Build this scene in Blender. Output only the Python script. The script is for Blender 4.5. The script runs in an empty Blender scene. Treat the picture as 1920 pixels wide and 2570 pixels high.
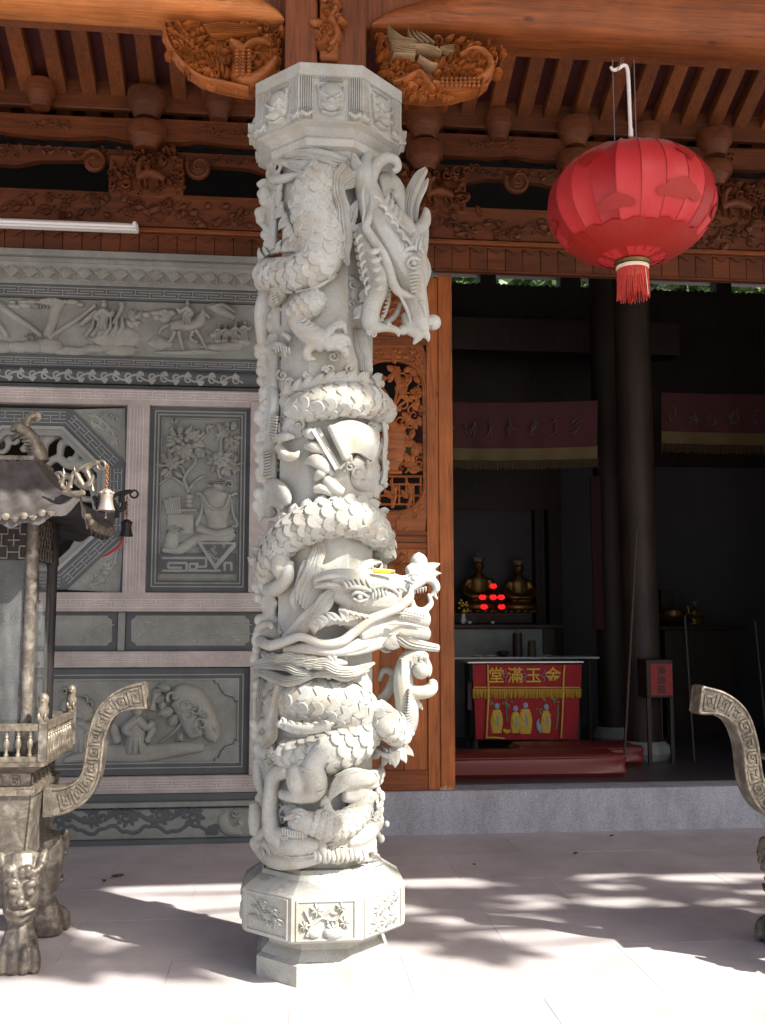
import bpy, math, random
import numpy as np
from mathutils import Vector, Matrix, noise as mnoise
R = math.radians
rnd = random.Random(7)
scene = bpy.context.scene
col = scene.collection

# ------------------------------------------------------------------ camera
CAM_H, YAW, PIT, FPX = 1.5, R(5.8), R(6.3), 2500.0
_f0 = np.array([math.sin(YAW), math.cos(YAW), 0.0]); RIGHT = np.array([math.cos(YAW), -math.sin(YAW), 0.0])
FWD = _f0*math.cos(PIT) + np.array([0, 0, math.sin(PIT)]); UP = np.cross(RIGHT, FWD)
CAM = np.array([0.0, 0.0, CAM_H])
cam_d = bpy.data.cameras.new('camera'); cam = bpy.data.objects.new('camera', cam_d); col.objects.link(cam)
cam_d.sensor_fit = 'VERTICAL'; cam_d.sensor_height = 36.0; cam_d.lens = 36.0*FPX/2570.0
cam_d.clip_start = 0.05; cam_d.clip_end = 2000
cam.matrix_world = Matrix(((RIGHT[0], UP[0], -FWD[0], 0), (RIGHT[1], UP[1], -FWD[1], 0), (RIGHT[2], UP[2], -FWD[2], CAM_H), (0, 0, 0, 1)))
scene.camera = cam

# ------------------------------------------------------------------ sky, sun, exposure
SUN = Vector((0.907, -0.795, 1.177)).normalized()          # towards the sun: high, front right
world = bpy.data.worlds.new('World'); scene.world = world; world.use_nodes = True
_n = world.node_tree.nodes; _bg = _n['Background']
_sky = _n.new('ShaderNodeTexSky'); _sky.sky_type = 'NISHITA'; _sky.sun_disc = False
_sky.sun_elevation = math.asin(SUN.z); _sky.sun_rotation = math.atan2(SUN.x, SUN.y)
_sky.air_density = 1.0; _sky.dust_density = 4.0
world.node_tree.links.new(_sky.outputs[0], _bg.inputs[0]); _bg.inputs[1].default_value = 0.10
sun_d = bpy.data.lights.new('sun', 'SUN'); sun_d.energy = 5.0; sun_d.angle = R(0.55); sun_d.color = (1.0, 0.95, 0.86)
sun = bpy.data.objects.new('sun', sun_d); col.objects.link(sun); sun.location = SUN*30
sun.rotation_euler = SUN.to_track_quat('Z', 'Y').to_euler()
scene.view_settings.view_transform = 'Standard'; scene.view_settings.look = 'None'
scene.view_settings.gamma = 1.0; scene.view_settings.use_curve_mapping = False
scene.view_settings.exposure = 1.2
scene.render.engine = 'CYCLES'
scene.cycles.use_denoising = True
scene.cycles.max_bounces = 7; scene.cycles.diffuse_bounces = 3; scene.cycles.transparent_max_bounces = 6; scene.cycles.sample_clamp_indirect = 6.0

# ------------------------------------------------------------------ measuring: photo pixel -> point on a plane of the place
def ray(x, y): return FWD + RIGHT*((x-960.0)/FPX) - UP*((y-1285.0)/FPX)
def atY(x, y, Y):
    d = ray(x, y); return CAM + d*(Y/d[1])
def ZY(x, y, Y): return float(atY(x, y, Y)[2])
def XY(x, y, Y): return float(atY(x, y, Y)[0])
def PX(Y): return Y/FPX*1.01            # metres for one photo pixel at depth Y

# ------------------------------------------------------------------ mesh builder
def unit(v):
    v = np.asarray(v, float); n = np.linalg.norm(v); return v/n if n > 1e-12 else v
def catmull(pts, n):
    P = [np.asarray(p, float) for p in pts]
    if len(P) == 2: return [P[0]+(P[1]-P[0])*t for t in np.linspace(0, 1, n)]
    P = [2*P[0]-P[1]] + P + [2*P[-1]-P[-2]]; m = len(P)-3; out = []
    for i in range(n):
        u = i/(n-1)*m; k = min(int(u), m-1); t = u-k
        a, b, c, d = P[k:k+4]
        out.append(0.5*((2*b)+(c-a)*t+(2*a-5*b+4*c-d)*t*t+(3*b-a-3*c+d)*t**3))
    return out
def circ(n, k=0, depth=0.0):
    o = []
    for i in range(n):
        a = 2*math.pi*i/n; r = 1.0 - (depth*abs(math.sin(k*a/2)) if k else 0)
        o.append((r*math.cos(a), r*math.sin(a)))
    return o
C8, C10, C12 = circ(8), circ(10), circ(12)
def hairprof(k=9, depth=.2): return circ(k*4, 2*k, depth)
SQ = [(-1, -1), (1, -1), (1, 1), (-1, 1)]
DOME = [(-1, -.2), (-.94, .3), (-.7, .72), (-.35, .95), (0, 1), (.35, .95), (.7, .72), (.94, .3), (1, -.2)]
class MB:
    def __init__(s): s.v = []; s.f = []
    def add(s, vs, fs):
        o = len(s.v); s.v.extend([(float(a[0]), float(a[1]), float(a[2])) for a in vs]); s.f.extend([tuple(o+i for i in f) for f in fs]); return s
    def box(s, x0, x1, y0, y1, z0, z1, b=0.0):
        if x1 < x0: x0, x1 = x1, x0
        if y1 < y0: y0, y1 = y1, y0
        if z1 < z0: z0, z1 = z1, z0
        b = min(b, (x1-x0)*.45, (y1-y0)*.45, (z1-z0)*.45)
        if b <= 0:
            return s.add([(x0,y0,z0),(x1,y0,z0),(x1,y1,z0),(x0,y1,z0),(x0,y0,z1),(x1,y0,z1),(x1,y1,z1),(x0,y1,z1)],
                         [(3,2,1,0),(4,5,6,7),(0,1,5,4),(1,2,6,5),(2,3,7,6),(3,0,4,7)])
        vs = []; ix = {}
        X, Y, Z = (x0, x1), (y0, y1), (z0, z1)
        for i in (0, 1):
            for j in (0, 1):
                for k in (0, 1):
                    sx, sy, sz = (b if i == 0 else -b), (b if j == 0 else -b), (b if k == 0 else -b)
                    for ax in range(3):
                        p = [X[i]+sx, Y[j]+sy, Z[k]+sz]; p[ax] = (X[i], Y[j], Z[k])[ax]
                        ix[(i, j, k, ax)] = len(vs); vs.append(p)
        q = lambda *a: tuple(ix[t] for t in a); fs = []
        for e in (0, 1):
            fs.append(q((e,0,0,0),(e,1,0,0),(e,1,1,0),(e,0,1,0)) if e else q((e,0,1,0),(e,1,1,0),(e,1,0,0),(e,0,0,0)))
            fs.append(q((0,e,1,1),(1,e,1,1),(1,e,0,1),(0,e,0,1)) if e else q((0,e,0,1),(1,e,0,1),(1,e,1,1),(0,e,1,1)))
            fs.append(q((0,0,e,2),(1,0,e,2),(1,1,e,2),(0,1,e,2)) if e else q((0,1,e,2),(1,1,e,2),(1,0,e,2),(0,0,e,2)))
        for i in (0, 1):
            for j in (0, 1):
                fs.append(q((i,j,0,0),(i,j,1,0),(i,j,1,1),(i,j,0,1)))
                fs.append(q((i,0,j,0),(i,1,j,0),(i,1,j,2),(i,0,j,2)))
                fs.append(q((0,i,j,1),(1,i,j,1),(1,i,j,2),(0,i,j,2)))
                for k in (0, 1): fs.append(q((i,j,k,0),(i,j,k,1),(i,j,k,2)))
        return s.add(vs, fs)
    def prism(s, poly, origin, u, v, w, d):
        """polygon in the (u,v) plane at origin, pushed out by w*d"""
        o, u, v, w = map(np.asarray, (origin, u, v, w)); n = len(poly)
        a = [o+u*p[0]+v*p[1] for p in poly]; b = [p+w*d for p in a]
        return s.add(a+b, [tuple(range(n-1, -1, -1)), tuple(range(n, 2*n))] + [(i, (i+1) % n, n+(i+1) % n, n+i) for i in range(n)])
    def sweep(s, pts, rad, ref=(0, -1, 0), prof=C8, n=None, twist=0.0, closed=True, round_ends=True):
        """pts: list of 3-vectors; rad: scalar, list of scalars or of (side,out); ref: vector or per-point list (outward)"""
        P = [np.asarray(p, float) for p in pts]; m = len(P)
        if np.ndim(rad) == 0: rad = [rad]*m
        rr = [np.array([r, r] if np.ndim(r) == 0 else r, float) for r in rad]
        refs = [np.asarray(ref, float)]*m if np.ndim(ref) == 1 else [np.asarray(q, float) for q in ref]
        n = n or max(6, (m-1)*6)
        D = catmull([np.concatenate([P[i], rr[i], refs[i]]) for i in range(m)], n)
        k = len(prof); V = []; F = []
        for i in range(n):
            p, r, q = D[i][:3], np.maximum(D[i][3:5], 1e-4), D[i][5:8]
            t = unit(D[min(i+1, n-1)][:3]-D[max(i-1, 0)][:3])
            nn = q - t*np.dot(q, t)
            if np.linalg.norm(nn) < 1e-4: nn = np.cross(t, (0.3, 0.2, 0.9))
            nn = unit(nn); sd = np.cross(t, nn)
            if twist:
                a = twist*i/(n-1); c_, s_ = math.cos(a), math.sin(a); sd, nn = sd*c_+nn*s_, nn*c_-sd*s_
            for (a, b) in prof: V.append(p + sd*(a*r[0]) + nn*(b*r[1]))
        for i in range(n-1):
            for j in range(k if closed else k-1):
                j2 = (j+1) % k; F.append((i*k+j, i*k+j2, (i+1)*k+j2, (i+1)*k+j))
        e = 0.5 if round_ends else 0.0
        t0 = unit(D[0][:3]-D[1][:3]); t1 = unit(D[-1][:3]-D[-2][:3])
        V.append(D[0][:3]+t0*float(min(D[0][3:5]))*e); V.append(D[-1][:3]+t1*float(min(D[-1][3:5]))*e)
        if closed or True:
            for j in range(k if closed else k-1):
                j2 = (j+1) % k
                F.append((n*k, j2, j)); F.append((n*k+1, (n-1)*k+j, (n-1)*k+j2))
        return s.add(V, F)
    def ball(s, c, r, n=10, m=7, axes=None):
        r = np.array([r, r, r] if np.ndim(r) == 0 else r, float); c = np.asarray(c, float)
        A = np.eye(3) if axes is None else np.array([unit(a) for a in axes])
        V = []; F = []
        for i in range(1, m):
            th = math.pi*i/m
            for j in range(n):
                ph = 2*math.pi*j/n; q = np.array([math.sin(th)*math.cos(ph), math.sin(th)*math.sin(ph), math.cos(th)])*r
                V.append(c + q@A)
        V.append(c+np.array([0, 0, r[2]])@A); V.append(c-np.array([0, 0, r[2]])@A); T = len(V)-2
        for i in range(m-2):
            for j in range(n): j2 = (j+1) % n; F.append((i*n+j, (i+1)*n+j, (i+1)*n+j2, i*n+j2))
        for j in range(n): j2 = (j+1) % n; F.append((T, j, j2)); F.append((T+1, (m-2)*n+j2, (m-2)*n+j))
        return s.add(V, F)
    def lathe(s, prof, c, n=16, start=0.0, wave=None, top=True, bottom=True):
        """prof: list of (radius, z) from the bottom up, about the vertical through c"""
        V = []; F = []; m = len(prof)
        for (r, z) in prof:
            for j in range(n):
                a = start+2*math.pi*j/n; q = r*(wave(a) if wave else 1); V.append((c[0]+q*math.cos(a), c[1]+q*math.sin(a), c[2]+z))
        for i in range(m-1):
            for j in range(n): j2 = (j+1) % n; F.append((i*n+j, i*n+j2, (i+1)*n+j2, (i+1)*n+j))
        if bottom: F.append(tuple(range(n-1, -1, -1)))
        if top: F.append(tuple((m-1)*n+j for j in range(n)))
        return s.add(V, F)
    def octa(s, c, prof, top=True, bottom=True):
        """octagonal turned shape with one facet towards -Y: prof (apothem, z)"""
        k = 1/math.cos(math.pi/8); return s.lathe([(a*k, z) for a, z in prof], c, 8, math.pi/8, top=top, bottom=bottom)
    def bar(s, a, b, w, h=None, ref=(0, 0, 1)):
        h = w if h is None else h
        return s.sweep([a, b], [(w/2, h/2), (w/2, h/2)], ref, SQ, 2, round_ends=False)
    def build(s, name, m, parent=None, smooth=40, flat=False, local=False):
        me = bpy.data.meshes.new(name)
        off = np.array(parent_world(parent)) if parent is not None and not local else np.zeros(3)
        me.from_pydata([(a-off[0], b-off[1], c-off[2]) for a, b, c in s.v], [], s.f); me.update()
        if not flat and len(me.polygons):
            me.polygons.foreach_set('use_smooth', [True]*len(me.polygons)); me.set_sharp_from_angle(angle=R(smooth))
        me.materials.append(MAT[m] if isinstance(m, str) else m)
        o = bpy.data.objects.new(name, me); col.objects.link(o)
        if parent is not None: o.parent = parent
        return o
def parent_world(p):
    v = Vector((0, 0, 0))
    while p is not None: v = v + p.location; p = p.parent
    return v
def remeshed(mb, voxel, smooth_it=3):
    """fuse overlapping closed shapes into one carved skin"""
    me = bpy.data.meshes.new('tmp'); me.from_pydata(mb.v, [], mb.f); me.update()
    o = bpy.data.objects.new('tmp', me); col.objects.link(o)
    md = o.modifiers.new('r', 'REMESH'); md.mode = 'VOXEL'; md.voxel_size = voxel
    if smooth_it:
        sm = o.modifiers.new('s', 'SMOOTH'); sm.factor = 0.5; sm.iterations = smooth_it
    dg = bpy.context.evaluated_depsgraph_get(); dg.update()
    e = o.evaluated_get(dg); m2 = bpy.data.meshes.new_from_object(e)
    out = MB(); out.v = [tuple(v.co) for v in m2.vertices]; out.f = [tuple(p.vertices) for p in m2.polygons]
    bpy.data.objects.remove(o); bpy.data.meshes.remove(me); bpy.data.meshes.remove(m2)
    return out
def tag(o, label=None, cat=None, group=None, kind=None):
    if label: o['label'] = label
    if cat: o['category'] = cat
    if group: o['group'] = group
    if kind: o['kind'] = kind
    return o
def thing(name, label, cat, loc=(0, 0, 0), group=None):
    o = bpy.data.objects.new(name, None); col.objects.link(o); o.location = loc; o.empty_display_size = .1
    return tag(o, label, cat, group)
def inst(name, src, parent, mat):
    """a further piece that shares a mesh; mat is its 4x4 matrix in its parent's space"""
    o = bpy.data.objects.new(name, src); col.objects.link(o); o.parent = parent; o.matrix_basis = mat; return o
def copy_tree(o, parent=None):
    c = o.copy(); col.objects.link(c); c.parent = parent
    for ch in list(o.children): copy_tree(ch, c)
    return c

# ------------------------------------------------------------------ materials
MAT = {}
class NT:
    def __init__(s, name):
        s.m = bpy.data.materials.new(name); s.m.use_nodes = True; s.t = s.m.node_tree; s.b = s.t.nodes['Principled BSDF']; MAT[name] = s.m
        s.pos = s.t.nodes.new('ShaderNodeNewGeometry').outputs['Position']
    def n(s, t, **kw):
        x = s.t.nodes.new(t)
        for k, v in kw.items(): setattr(x, k, v)
        return x
    def l(s, a, b): s.t.links.new(a, b)
    def obj(s): return s.n('ShaderNodeTexCoord').outputs['Object']
    def map(s, vec, scale=(1, 1, 1), loc=(0, 0, 0)):
        m = s.n('ShaderNodeMapping'); m.inputs['Scale'].default_value = scale; m.inputs['Location'].default_value = loc; s.l(vec, m.inputs['Vector']); return m.outputs[0]
    def noise(s, vec, scale, detail=4, rough=.55, dist=0):
        x = s.n('ShaderNodeTexNoise'); x.inputs['Scale'].default_value = scale; x.inputs['Detail'].default_value = detail
        x.inputs['Roughness'].default_value = rough; x.inputs['Distortion'].default_value = dist; s.l(vec, x.inputs['Vector']); return x.outputs['Fac']
    def voro(s, vec, scale, out='Color'):
        x = s.n('ShaderNodeTexVoronoi'); x.inputs['Scale'].default_value = scale; s.l(vec, x.inputs['Vector']); return x.outputs[out]
    def ramp(s, fac, stops, interp='LINEAR'):
        r = s.n('ShaderNodeValToRGB'); e = r.color_ramp.elements; r.color_ramp.interpolation = interp
        while len(e) < len(stops): e.new(0.5)
        for i, (p, c) in enumerate(stops): e[i].position = p; e[i].color = (*c, 1) if len(c) == 3 else c
        s.l(fac, r.inputs[0]); return r.outputs[0]
    def mix(s, fac, a, b, blend='MIX'):
        x = s.n('ShaderNodeMix', data_type='RGBA', blend_type=blend)
        for sock, val in ((x.inputs[0], fac), (x.inputs[6], a), (x.inputs[7], b)):
            if isinstance(val, (int, float)): sock.default_value = val
            elif isinstance(val, tuple): sock.default_value = (*val, 1)
            else: s.l(val, sock)
        return x.outputs[2]
    def bump(s, h, strength=.3, dist=.01):
        b = s.n('ShaderNodeBump'); b.inputs['Strength'].default_value = strength; b.inputs['Distance'].default_value = dist
        s.l(h, b.inputs['Height']); s.l(b.outputs[0], s.b.inputs['Normal'])
    def base(s, c):
        if isinstance(c, tuple): s.b.inputs['Base Color'].default_value = (*c, 1)
        else: s.l(c, s.b.inputs['Base Color'])
    def set(s, **k):
        for a, v in k.items(): s.b.inputs[a.replace('_', ' ')].default_value = v
def stone(name, c, dark=.72, light=1.12, speck=320, speck_amt=.5, stain=None, stain_amt=.35, bump=.25, rough=.85):
    t = NT(name); d = tuple(x*dark for x in c); h = tuple(min(1, x*light) for x in c)
    g = t.noise(t.pos, speck, 2, .6); a = t.ramp(g, [(.3, d), (.5, c), (.72, h)])
    a = t.mix(speck_amt, c, a)
    big = t.noise(t.pos, 3.5, 5, .6); b = t.ramp(big, [(.28, (.74, .74, .73)), (.7, (1.12, 1.12, 1.12))])
    a = t.mix(1.0, a, b, 'MULTIPLY')
    if stain:
        s_ = t.ramp(t.noise(t.pos, 9, 6, .65, .6), [(.45, (0, 0, 0)), (.70, (stain_amt,)*3)])
        a = t.mix(s_, a, stain)
    t.base(a); t.set(Roughness=rough); t.bump(t.noise(t.pos, speck*.6, 3), bump, .002); return t
stone('stone_pale', (.41, .416, .388), dark=.66, light=1.18, speck=150, speck_amt=.5, stain=(.33, .275, .19), stain_amt=.7, bump=.5)
t = stone('stone_base', (.40, .406, .378), dark=.66, light=1.18, speck=150, speck_amt=.5, stain=(.30, .25, .17), stain_amt=.6, bump=.6)
sp_ = t.n('ShaderNodeSeparateXYZ'); t.l(t.n('ShaderNodeNewGeometry').outputs['Normal'], sp_.inputs[0]); up_ = t.ramp(sp_.outputs[2], [(.75, (0, 0, 0)), (.9, (1, 1, 1))])
gr_ = t.ramp(t.noise(t.pos, 7, 7, .7, .4), [(.47, (0, 0, 0)), (.53, (.85,)*3)]); fm_ = t.mix(1.0, gr_, up_, 'MULTIPLY'); t.base(t.mix(fm_, t.b.inputs['Base Color'].links[0].from_socket, (.12, .12, .125)))
stone('stone_wall', (.25, .26, .245), speck=220, speck_amt=.7, stain=(.17, .15, .11), stain_amt=.5, bump=.6)
stone('stone_relief', (.305, .31, .285), speck=220, speck_amt=.6, stain=(.20, .175, .13), stain_amt=.5, bump=.7)
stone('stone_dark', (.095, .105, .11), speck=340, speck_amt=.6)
stone('stone_line', (.30, .30, .285), speck=340, speck_amt=.4)
stone('stone_pink', (.43, .378, .355), speck=240, speck_amt=.9, stain=(.25, .19, .17))
stone('stone_pink_line', (.56, .50, .49), speck=240, speck_amt=.5)
t = NT('granite_step'); a = t.ramp(t.voro(t.pos, 150), [(.0, (.20, .20, .23)), (.35, (.33, .33, .37)), (.7, (.42, .42, .46)), (1, (.52, .52, .55))])
a = t.mix(.45, a, t.ramp(t.noise(t.pos, 70, 4, .7), [(.3, (.22, .22, .26)), (.7, (.52, .51, .54))])); a = t.mix(1.0, a, t.ramp(t.noise(t.map(t.pos, (3, 3, 1.2)), 2, 6, .7), [(.3, (.72, .71, .70)), (.65, (1.08, 1.08, 1.08))]), 'MULTIPLY'); t.base(a); t.set(Roughness=.8); t.bump(t.noise(t.pos, 160, 3), .4, .003)
def paving(name, c):
    t = NT(name); g = t.noise(t.pos, 190, 3, .7)
    a = t.ramp(g, [(.25, tuple(x*.62 for x in c)), (.5, c), (.75, tuple(min(1, x*1.25) for x in c))]); a = t.mix(.75, c, a)
    w = t.ramp(t.noise(t.pos, 2.2, 6, .65), [(.3, (.78, .77, .77)), (.65, (1.08, 1.08, 1.08))]); a = t.mix(1.0, a, w, 'MULTIPLY')
    oi = t.n('ShaderNodeObjectInfo').outputs['Random']; a = t.mix(1.0, a, t.ramp(oi, [(0, (.93, .92, .93)), (1, (1.05, 1.05, 1.04))]), 'MULTIPLY')
    sp = t.ramp(t.noise(t.pos, 14, 5, .7), [(.68, (0, 0, 0)), (.75, (.45,)*3)]); a = t.mix(sp, a, tuple(x*.5 for x in c))
    t.base(a); t.set(Roughness=.62); t.bump(t.noise(t.pos, 120, 3), .25, .003)
paving('paving', (.475, .44, .44)); paving('paving_far', (.465, .43, .43))
t = NT('hall_floor'); t.base(t.ramp(t.noise(t.pos, 120, 3, .7), [(.3, (.05, .042, .045)), (.7, (.10, .085, .09))])); t.set(Roughness=.35)  # floor tone lowered, the hall's lack of light put into the colour
def wood(name, c, axis, dark=.5, rough=.55, fine=1.0, knots=True, spec=.35):
    t = NT(name); sc = [26*fine]*3; sc[axis] = 1.3
    v = t.map(t.pos, tuple(sc)); g = t.noise(v, 1.6, 6, .62, 1.2)
    a = t.ramp(g, [(.28, tuple(x*dark for x in c)), (.5, c), (.74, tuple(min(1, x*1.35) for x in c))])
    sc2 = [95*fine]*3; sc2[axis] = 4; a = t.mix(.5, a, t.ramp(t.noise(t.map(t.pos, tuple(sc2)), 1.5, 3), [(.3, (.55, .5, .45)), (.65, (1.1, 1.1, 1.1))]), 'MULTIPLY')
    big = t.ramp(t.noise(t.pos, 2.3, 5, .6), [(.3, (.7, .66, .62)), (.7, (1.15, 1.12, 1.1))]); a = t.mix(1.0, a, big, 'MULTIPLY'); a = t.mix(1.0, a, t.ramp(t.n('ShaderNodeObjectInfo').outputs['Random'], [(0, (.72, .70, .68)), (1, (1.15, 1.12, 1.08))]), 'MULTIPLY')
    if knots:
        ks = [5.0]*3; ks[axis] = 2.2; kn = t.ramp(t.voro(t.map(t.pos, tuple(ks)), 1.0, 'Distance'), [(.035, (.75,)*3), (.075, (0, 0, 0))]); a = t.mix(kn, a, tuple(x*.22 for x in c))
    t.base(a); t.set(Roughness=rough, Specular_IOR_Level=spec); t.bump(g, .18, .004); return t
WC = (.24, .070, .017)
wood('wood_x', WC, 0); wood('wood_y', (.17, .050, .012), 1); wood('wood_z', (.37, .115, .028), 2)
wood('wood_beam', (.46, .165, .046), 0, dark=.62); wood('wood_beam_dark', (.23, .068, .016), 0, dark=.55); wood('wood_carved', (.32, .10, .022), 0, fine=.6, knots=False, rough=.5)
wood('wood_frieze', (.125, .036, .0095), 0, fine=.7, knots=False, rough=.6)
wood('wood_red', (.21, .066, .023), 2, knots=False); wood('wood_pale', (.42, .30, .17), 0, knots=False, fine=.5)
wood('wood_dark', (.03, .019, .014), 2, knots=True); wood('board_red', (.075, .014, .012), 1, knots=False); wood('wood_raw', (.55, .34, .20), 2, knots=False)  # wood_dark: gloom of the deep hall darkened into the colour
def plain(name, c, rough=.6, metal=0.0, nz=.25, scale=30, bump=0.0, **k):
    t = NT(name); t.base(t.mix(nz, c, t.ramp(t.noise(t.pos, scale, 4, .6), [(.3, tuple(x*.5 for x in c)), (.7, tuple(min(1, x*1.4) for x in c))])))
    t.set(Roughness=rough, Metallic=metal, **k)
    if bump: t.bump(t.noise(t.pos, scale*3, 3), bump, .003)
    return t
t = NT('bronze'); n1 = t.noise(t.pos, 17, 7, .68, .5); a = t.ramp(n1, [(.3, (.05, .044, .040)), (.5, (.13, .112, .092)), (.66, (.27, .24, .20))])
gp = t.ramp(t.noise(t.map(t.pos, (30, 30, 7)), 1.2, 6, .7), [(.6, (0, 0, 0)), (.74, (.45,)*3)]); a = t.mix(gp, a, (.34, .21, .06)); t.base(a)
t.set(Metallic=.35, Roughness=.46); t.bump(t.noise(t.pos, 60, 5, .6), .35, .004)
t = NT('bronze_gilt'); a = t.ramp(t.noise(t.pos, 25, 6, .7), [(.35, (.07, .06, .05)), (.55, (.19, .16, .12)), (.75, (.37, .325, .26))]); t.base(a); t.set(Metallic=.35, Roughness=.44); t.bump(t.noise(t.pos, 90, 4), .3, .003)
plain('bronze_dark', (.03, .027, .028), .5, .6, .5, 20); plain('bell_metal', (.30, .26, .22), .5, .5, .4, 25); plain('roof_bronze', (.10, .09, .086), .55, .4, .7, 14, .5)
plain('chain', (.25, .11, .05), .6, .5); plain('steel', (.45, .45, .45), .35, .9); plain('white_enamel', (.78, .77, .74), .4, 0, .1); plain('pvc', (.72, .66, .6), .45, 0, .12)
plain('tube_glass', (.80, .78, .76), .2, 0, .05); plain('wire', (.12, .11, .11), .5)
plain('plaster', (.065, .063, .068), .9, 0, .15, 4); plain('void_dark', (.02, .018, .016), .9); plain('black', (.012, .011, .01), .6)  # plaster: white wall darkened in colour to stand for the unlit hall
plain('gold', (.15, .085, .025), .36, .8, .4, 18); plain('gold_thread', (.62, .40, .045), .6, .15, .35, 90); plain('red_cloth', (.36, .010, .016), .75, 0, .3, 12); plain('red_banner', (.04, .003, .004), .8, 0, .3, 10)  # red_banner: darkness of the upper hall put into the red
plain('vinyl_red', (.15, .02, .016), .42, 0, .2, 6); plain('red_paper', (.25, .018, .016), .7); plain('blue_thread', (.30, .33, .45), .6); plain('green_thread', (.16, .20, .10), .7); plain('pink_cloth', (.34, .22, .22), .8)
plain('leaf_dry', (.20, .075, .03), .7); plain('lighter_yellow', (.75, .48, .03), .35); plain('orange', (.75, .2, .04), .4); plain('ceramic', (.55, .55, .55), .25); plain('bamboo', (.045, .03, .016), .6); plain('border_gold', (.07, .045, .01), .7); plain('dim_thread', (.05, .042, .032), .8); plain('foil', (.6, .6, .62), .3, .8)  # border_gold: darkened in colour for the dim upper hall
plain('tassel_red', (.52, .045, .03), .7, 0, .4, 60); plain('cream', (.7, .58, .45), .7); plain('bark', (.10, .075, .055), .9, 0, .5, 25, .5)
t = NT('leaf'); oi = t.noise(t.pos, 6, 3); t.base(t.ramp(oi, [(.3, (.035, .075, .02)), (.7, (.10, .16, .04))])); t.set(Roughness=.55)
try: t.set(Transmission_Weight=0.0)
except Exception: pass
t = NT('lamp_red'); t.base((.6, .02, .02)); t.b.inputs['Emission Color'].default_value = (1, .02, .02, 1); t.b.inputs['Emission Strength'].default_value = .45
t = NT('glass'); tr = t.n('ShaderNodeBsdfTransparent'); tr.inputs[0].default_value = (.86, .88, .88, 1); gl = t.n('ShaderNodeBsdfGlossy'); gl.inputs['Roughness'].default_value = .04
dd = t.n('ShaderNodeBsdfDiffuse'); dd.inputs[0].default_value = (.45, .47, .47, 1); fr = t.n('ShaderNodeFresnel'); fr.inputs[0].default_value = 1.5
m1 = t.n('ShaderNodeMixShader'); t.l(fr.outputs[0], m1.inputs[0]); t.l(tr.outputs[0], m1.inputs[1]); t.l(gl.outputs[0], m1.inputs[2])
m2 = t.n('ShaderNodeMixShader'); t.l(t.ramp(t.noise(t.map(t.pos, (9, 9, 2)), 1.5, 6, .7), [(.35, (.05,)*3), (.75, (.24,)*3)]), m2.inputs[0]); t.l(m1.outputs[0], m2.inputs[1]); t.l(dd.outputs[0], m2.inputs[2])
t.l(m2.outputs[0], t.t.nodes['Material Output'].inputs['Surface'])
def silk(name, c):
    t = NT(name); o = t.obj(); sep = t.n('ShaderNodeSeparateXYZ'); t.l(o, sep.inputs[0])
    du = t.n('ShaderNodeMath', operation='MULTIPLY_ADD'); t.l(t.noise(o, 7, 6, .7, .5), du.inputs[0]); du.inputs[1].default_value = .26; t.l(sep.outputs[2], du.inputs[2])
    dust = t.ramp(du.outputs[0], [(.30, (0, 0, 0)), (.37, (.6,)*3)])
    a = t.mix(t.noise(t.map(o, (40, 40, 160)), 2, 2), c, tuple(x*.82 for x in c)); a = t.mix(dust, a, (.36, .27, .22)); t.base(a); t.set(Roughness=.42, Specular_IOR_Level=.5)
    try: t.set(Sheen_Weight=.05)
    except Exception: pass
    tl = t.n('ShaderNodeBsdfTranslucent'); t.l(a, tl.inputs[0]); mx = t.n('ShaderNodeMixShader'); mx.inputs[0].default_value = .28
    t.l(t.b.outputs[0], mx.inputs[1]); t.l(tl.outputs[0], mx.inputs[2]); t.l(mx.outputs[0], t.t.nodes['Material Output'].inputs['Surface'])
silk('silk_pink', (.70, .042, .046)); silk('silk_red', (.46, .016, .018)); silk('silk_print', (.44, .016, .008))

# ------------------------------------------------------------------ relief carving on an upright plane, drawn from photo pixels
class Plane:
    def __init__(s, Y): s.Y = Y; s.k = PX(Y)
    def p(s, x, y, off=0.0): return atY(x, y, s.Y) + np.array([0, -off, 0])
def rl(mb, pl, pts, w, h, base=0.0, prof=DOME, n=None):
    """rounded raised stroke; w photo pixels (half width), h metres proud"""
    m = len(pts)
    if np.ndim(w) == 0: w = [w]*m
    if np.ndim(h) == 0: h = [h]*m
    mb.sweep([pl.p(x, y, base) for x, y in pts], [(w[i]*pl.k, h[i]) for i in range(m)], (0, -1, 0), prof, n or max(5, (m-1)*5))
def blob(mb, pl, x, y, rx, ry, h, base=0.0, ang=0.0, n=10, m=6):
    c, s_ = math.cos(R(ang)), math.sin(R(ang))
    mb.ball(pl.p(x, y, base), (rx*pl.k, h, ry*pl.k), n, m, axes=[(c, 0, -s_), (0, 1, 0), (s_, 0, c)])
def spiral(mb, pl, x, y, r, turns, w, h, base=0.0, a0=0.0, hand=1):
    n = int(10*turns)+4; pts = []
    for i in range(n):
        t = i/(n-1); a = a0+hand*t*turns*2*math.pi; q = r*(1-.88*t); pts.append((x+q*math.cos(a), y+q*math.sin(a)))
    rl(mb, pl, pts, [w*(1-.5*i/(n-1)) for i in range(n)], h, base, n=n*2)
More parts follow.
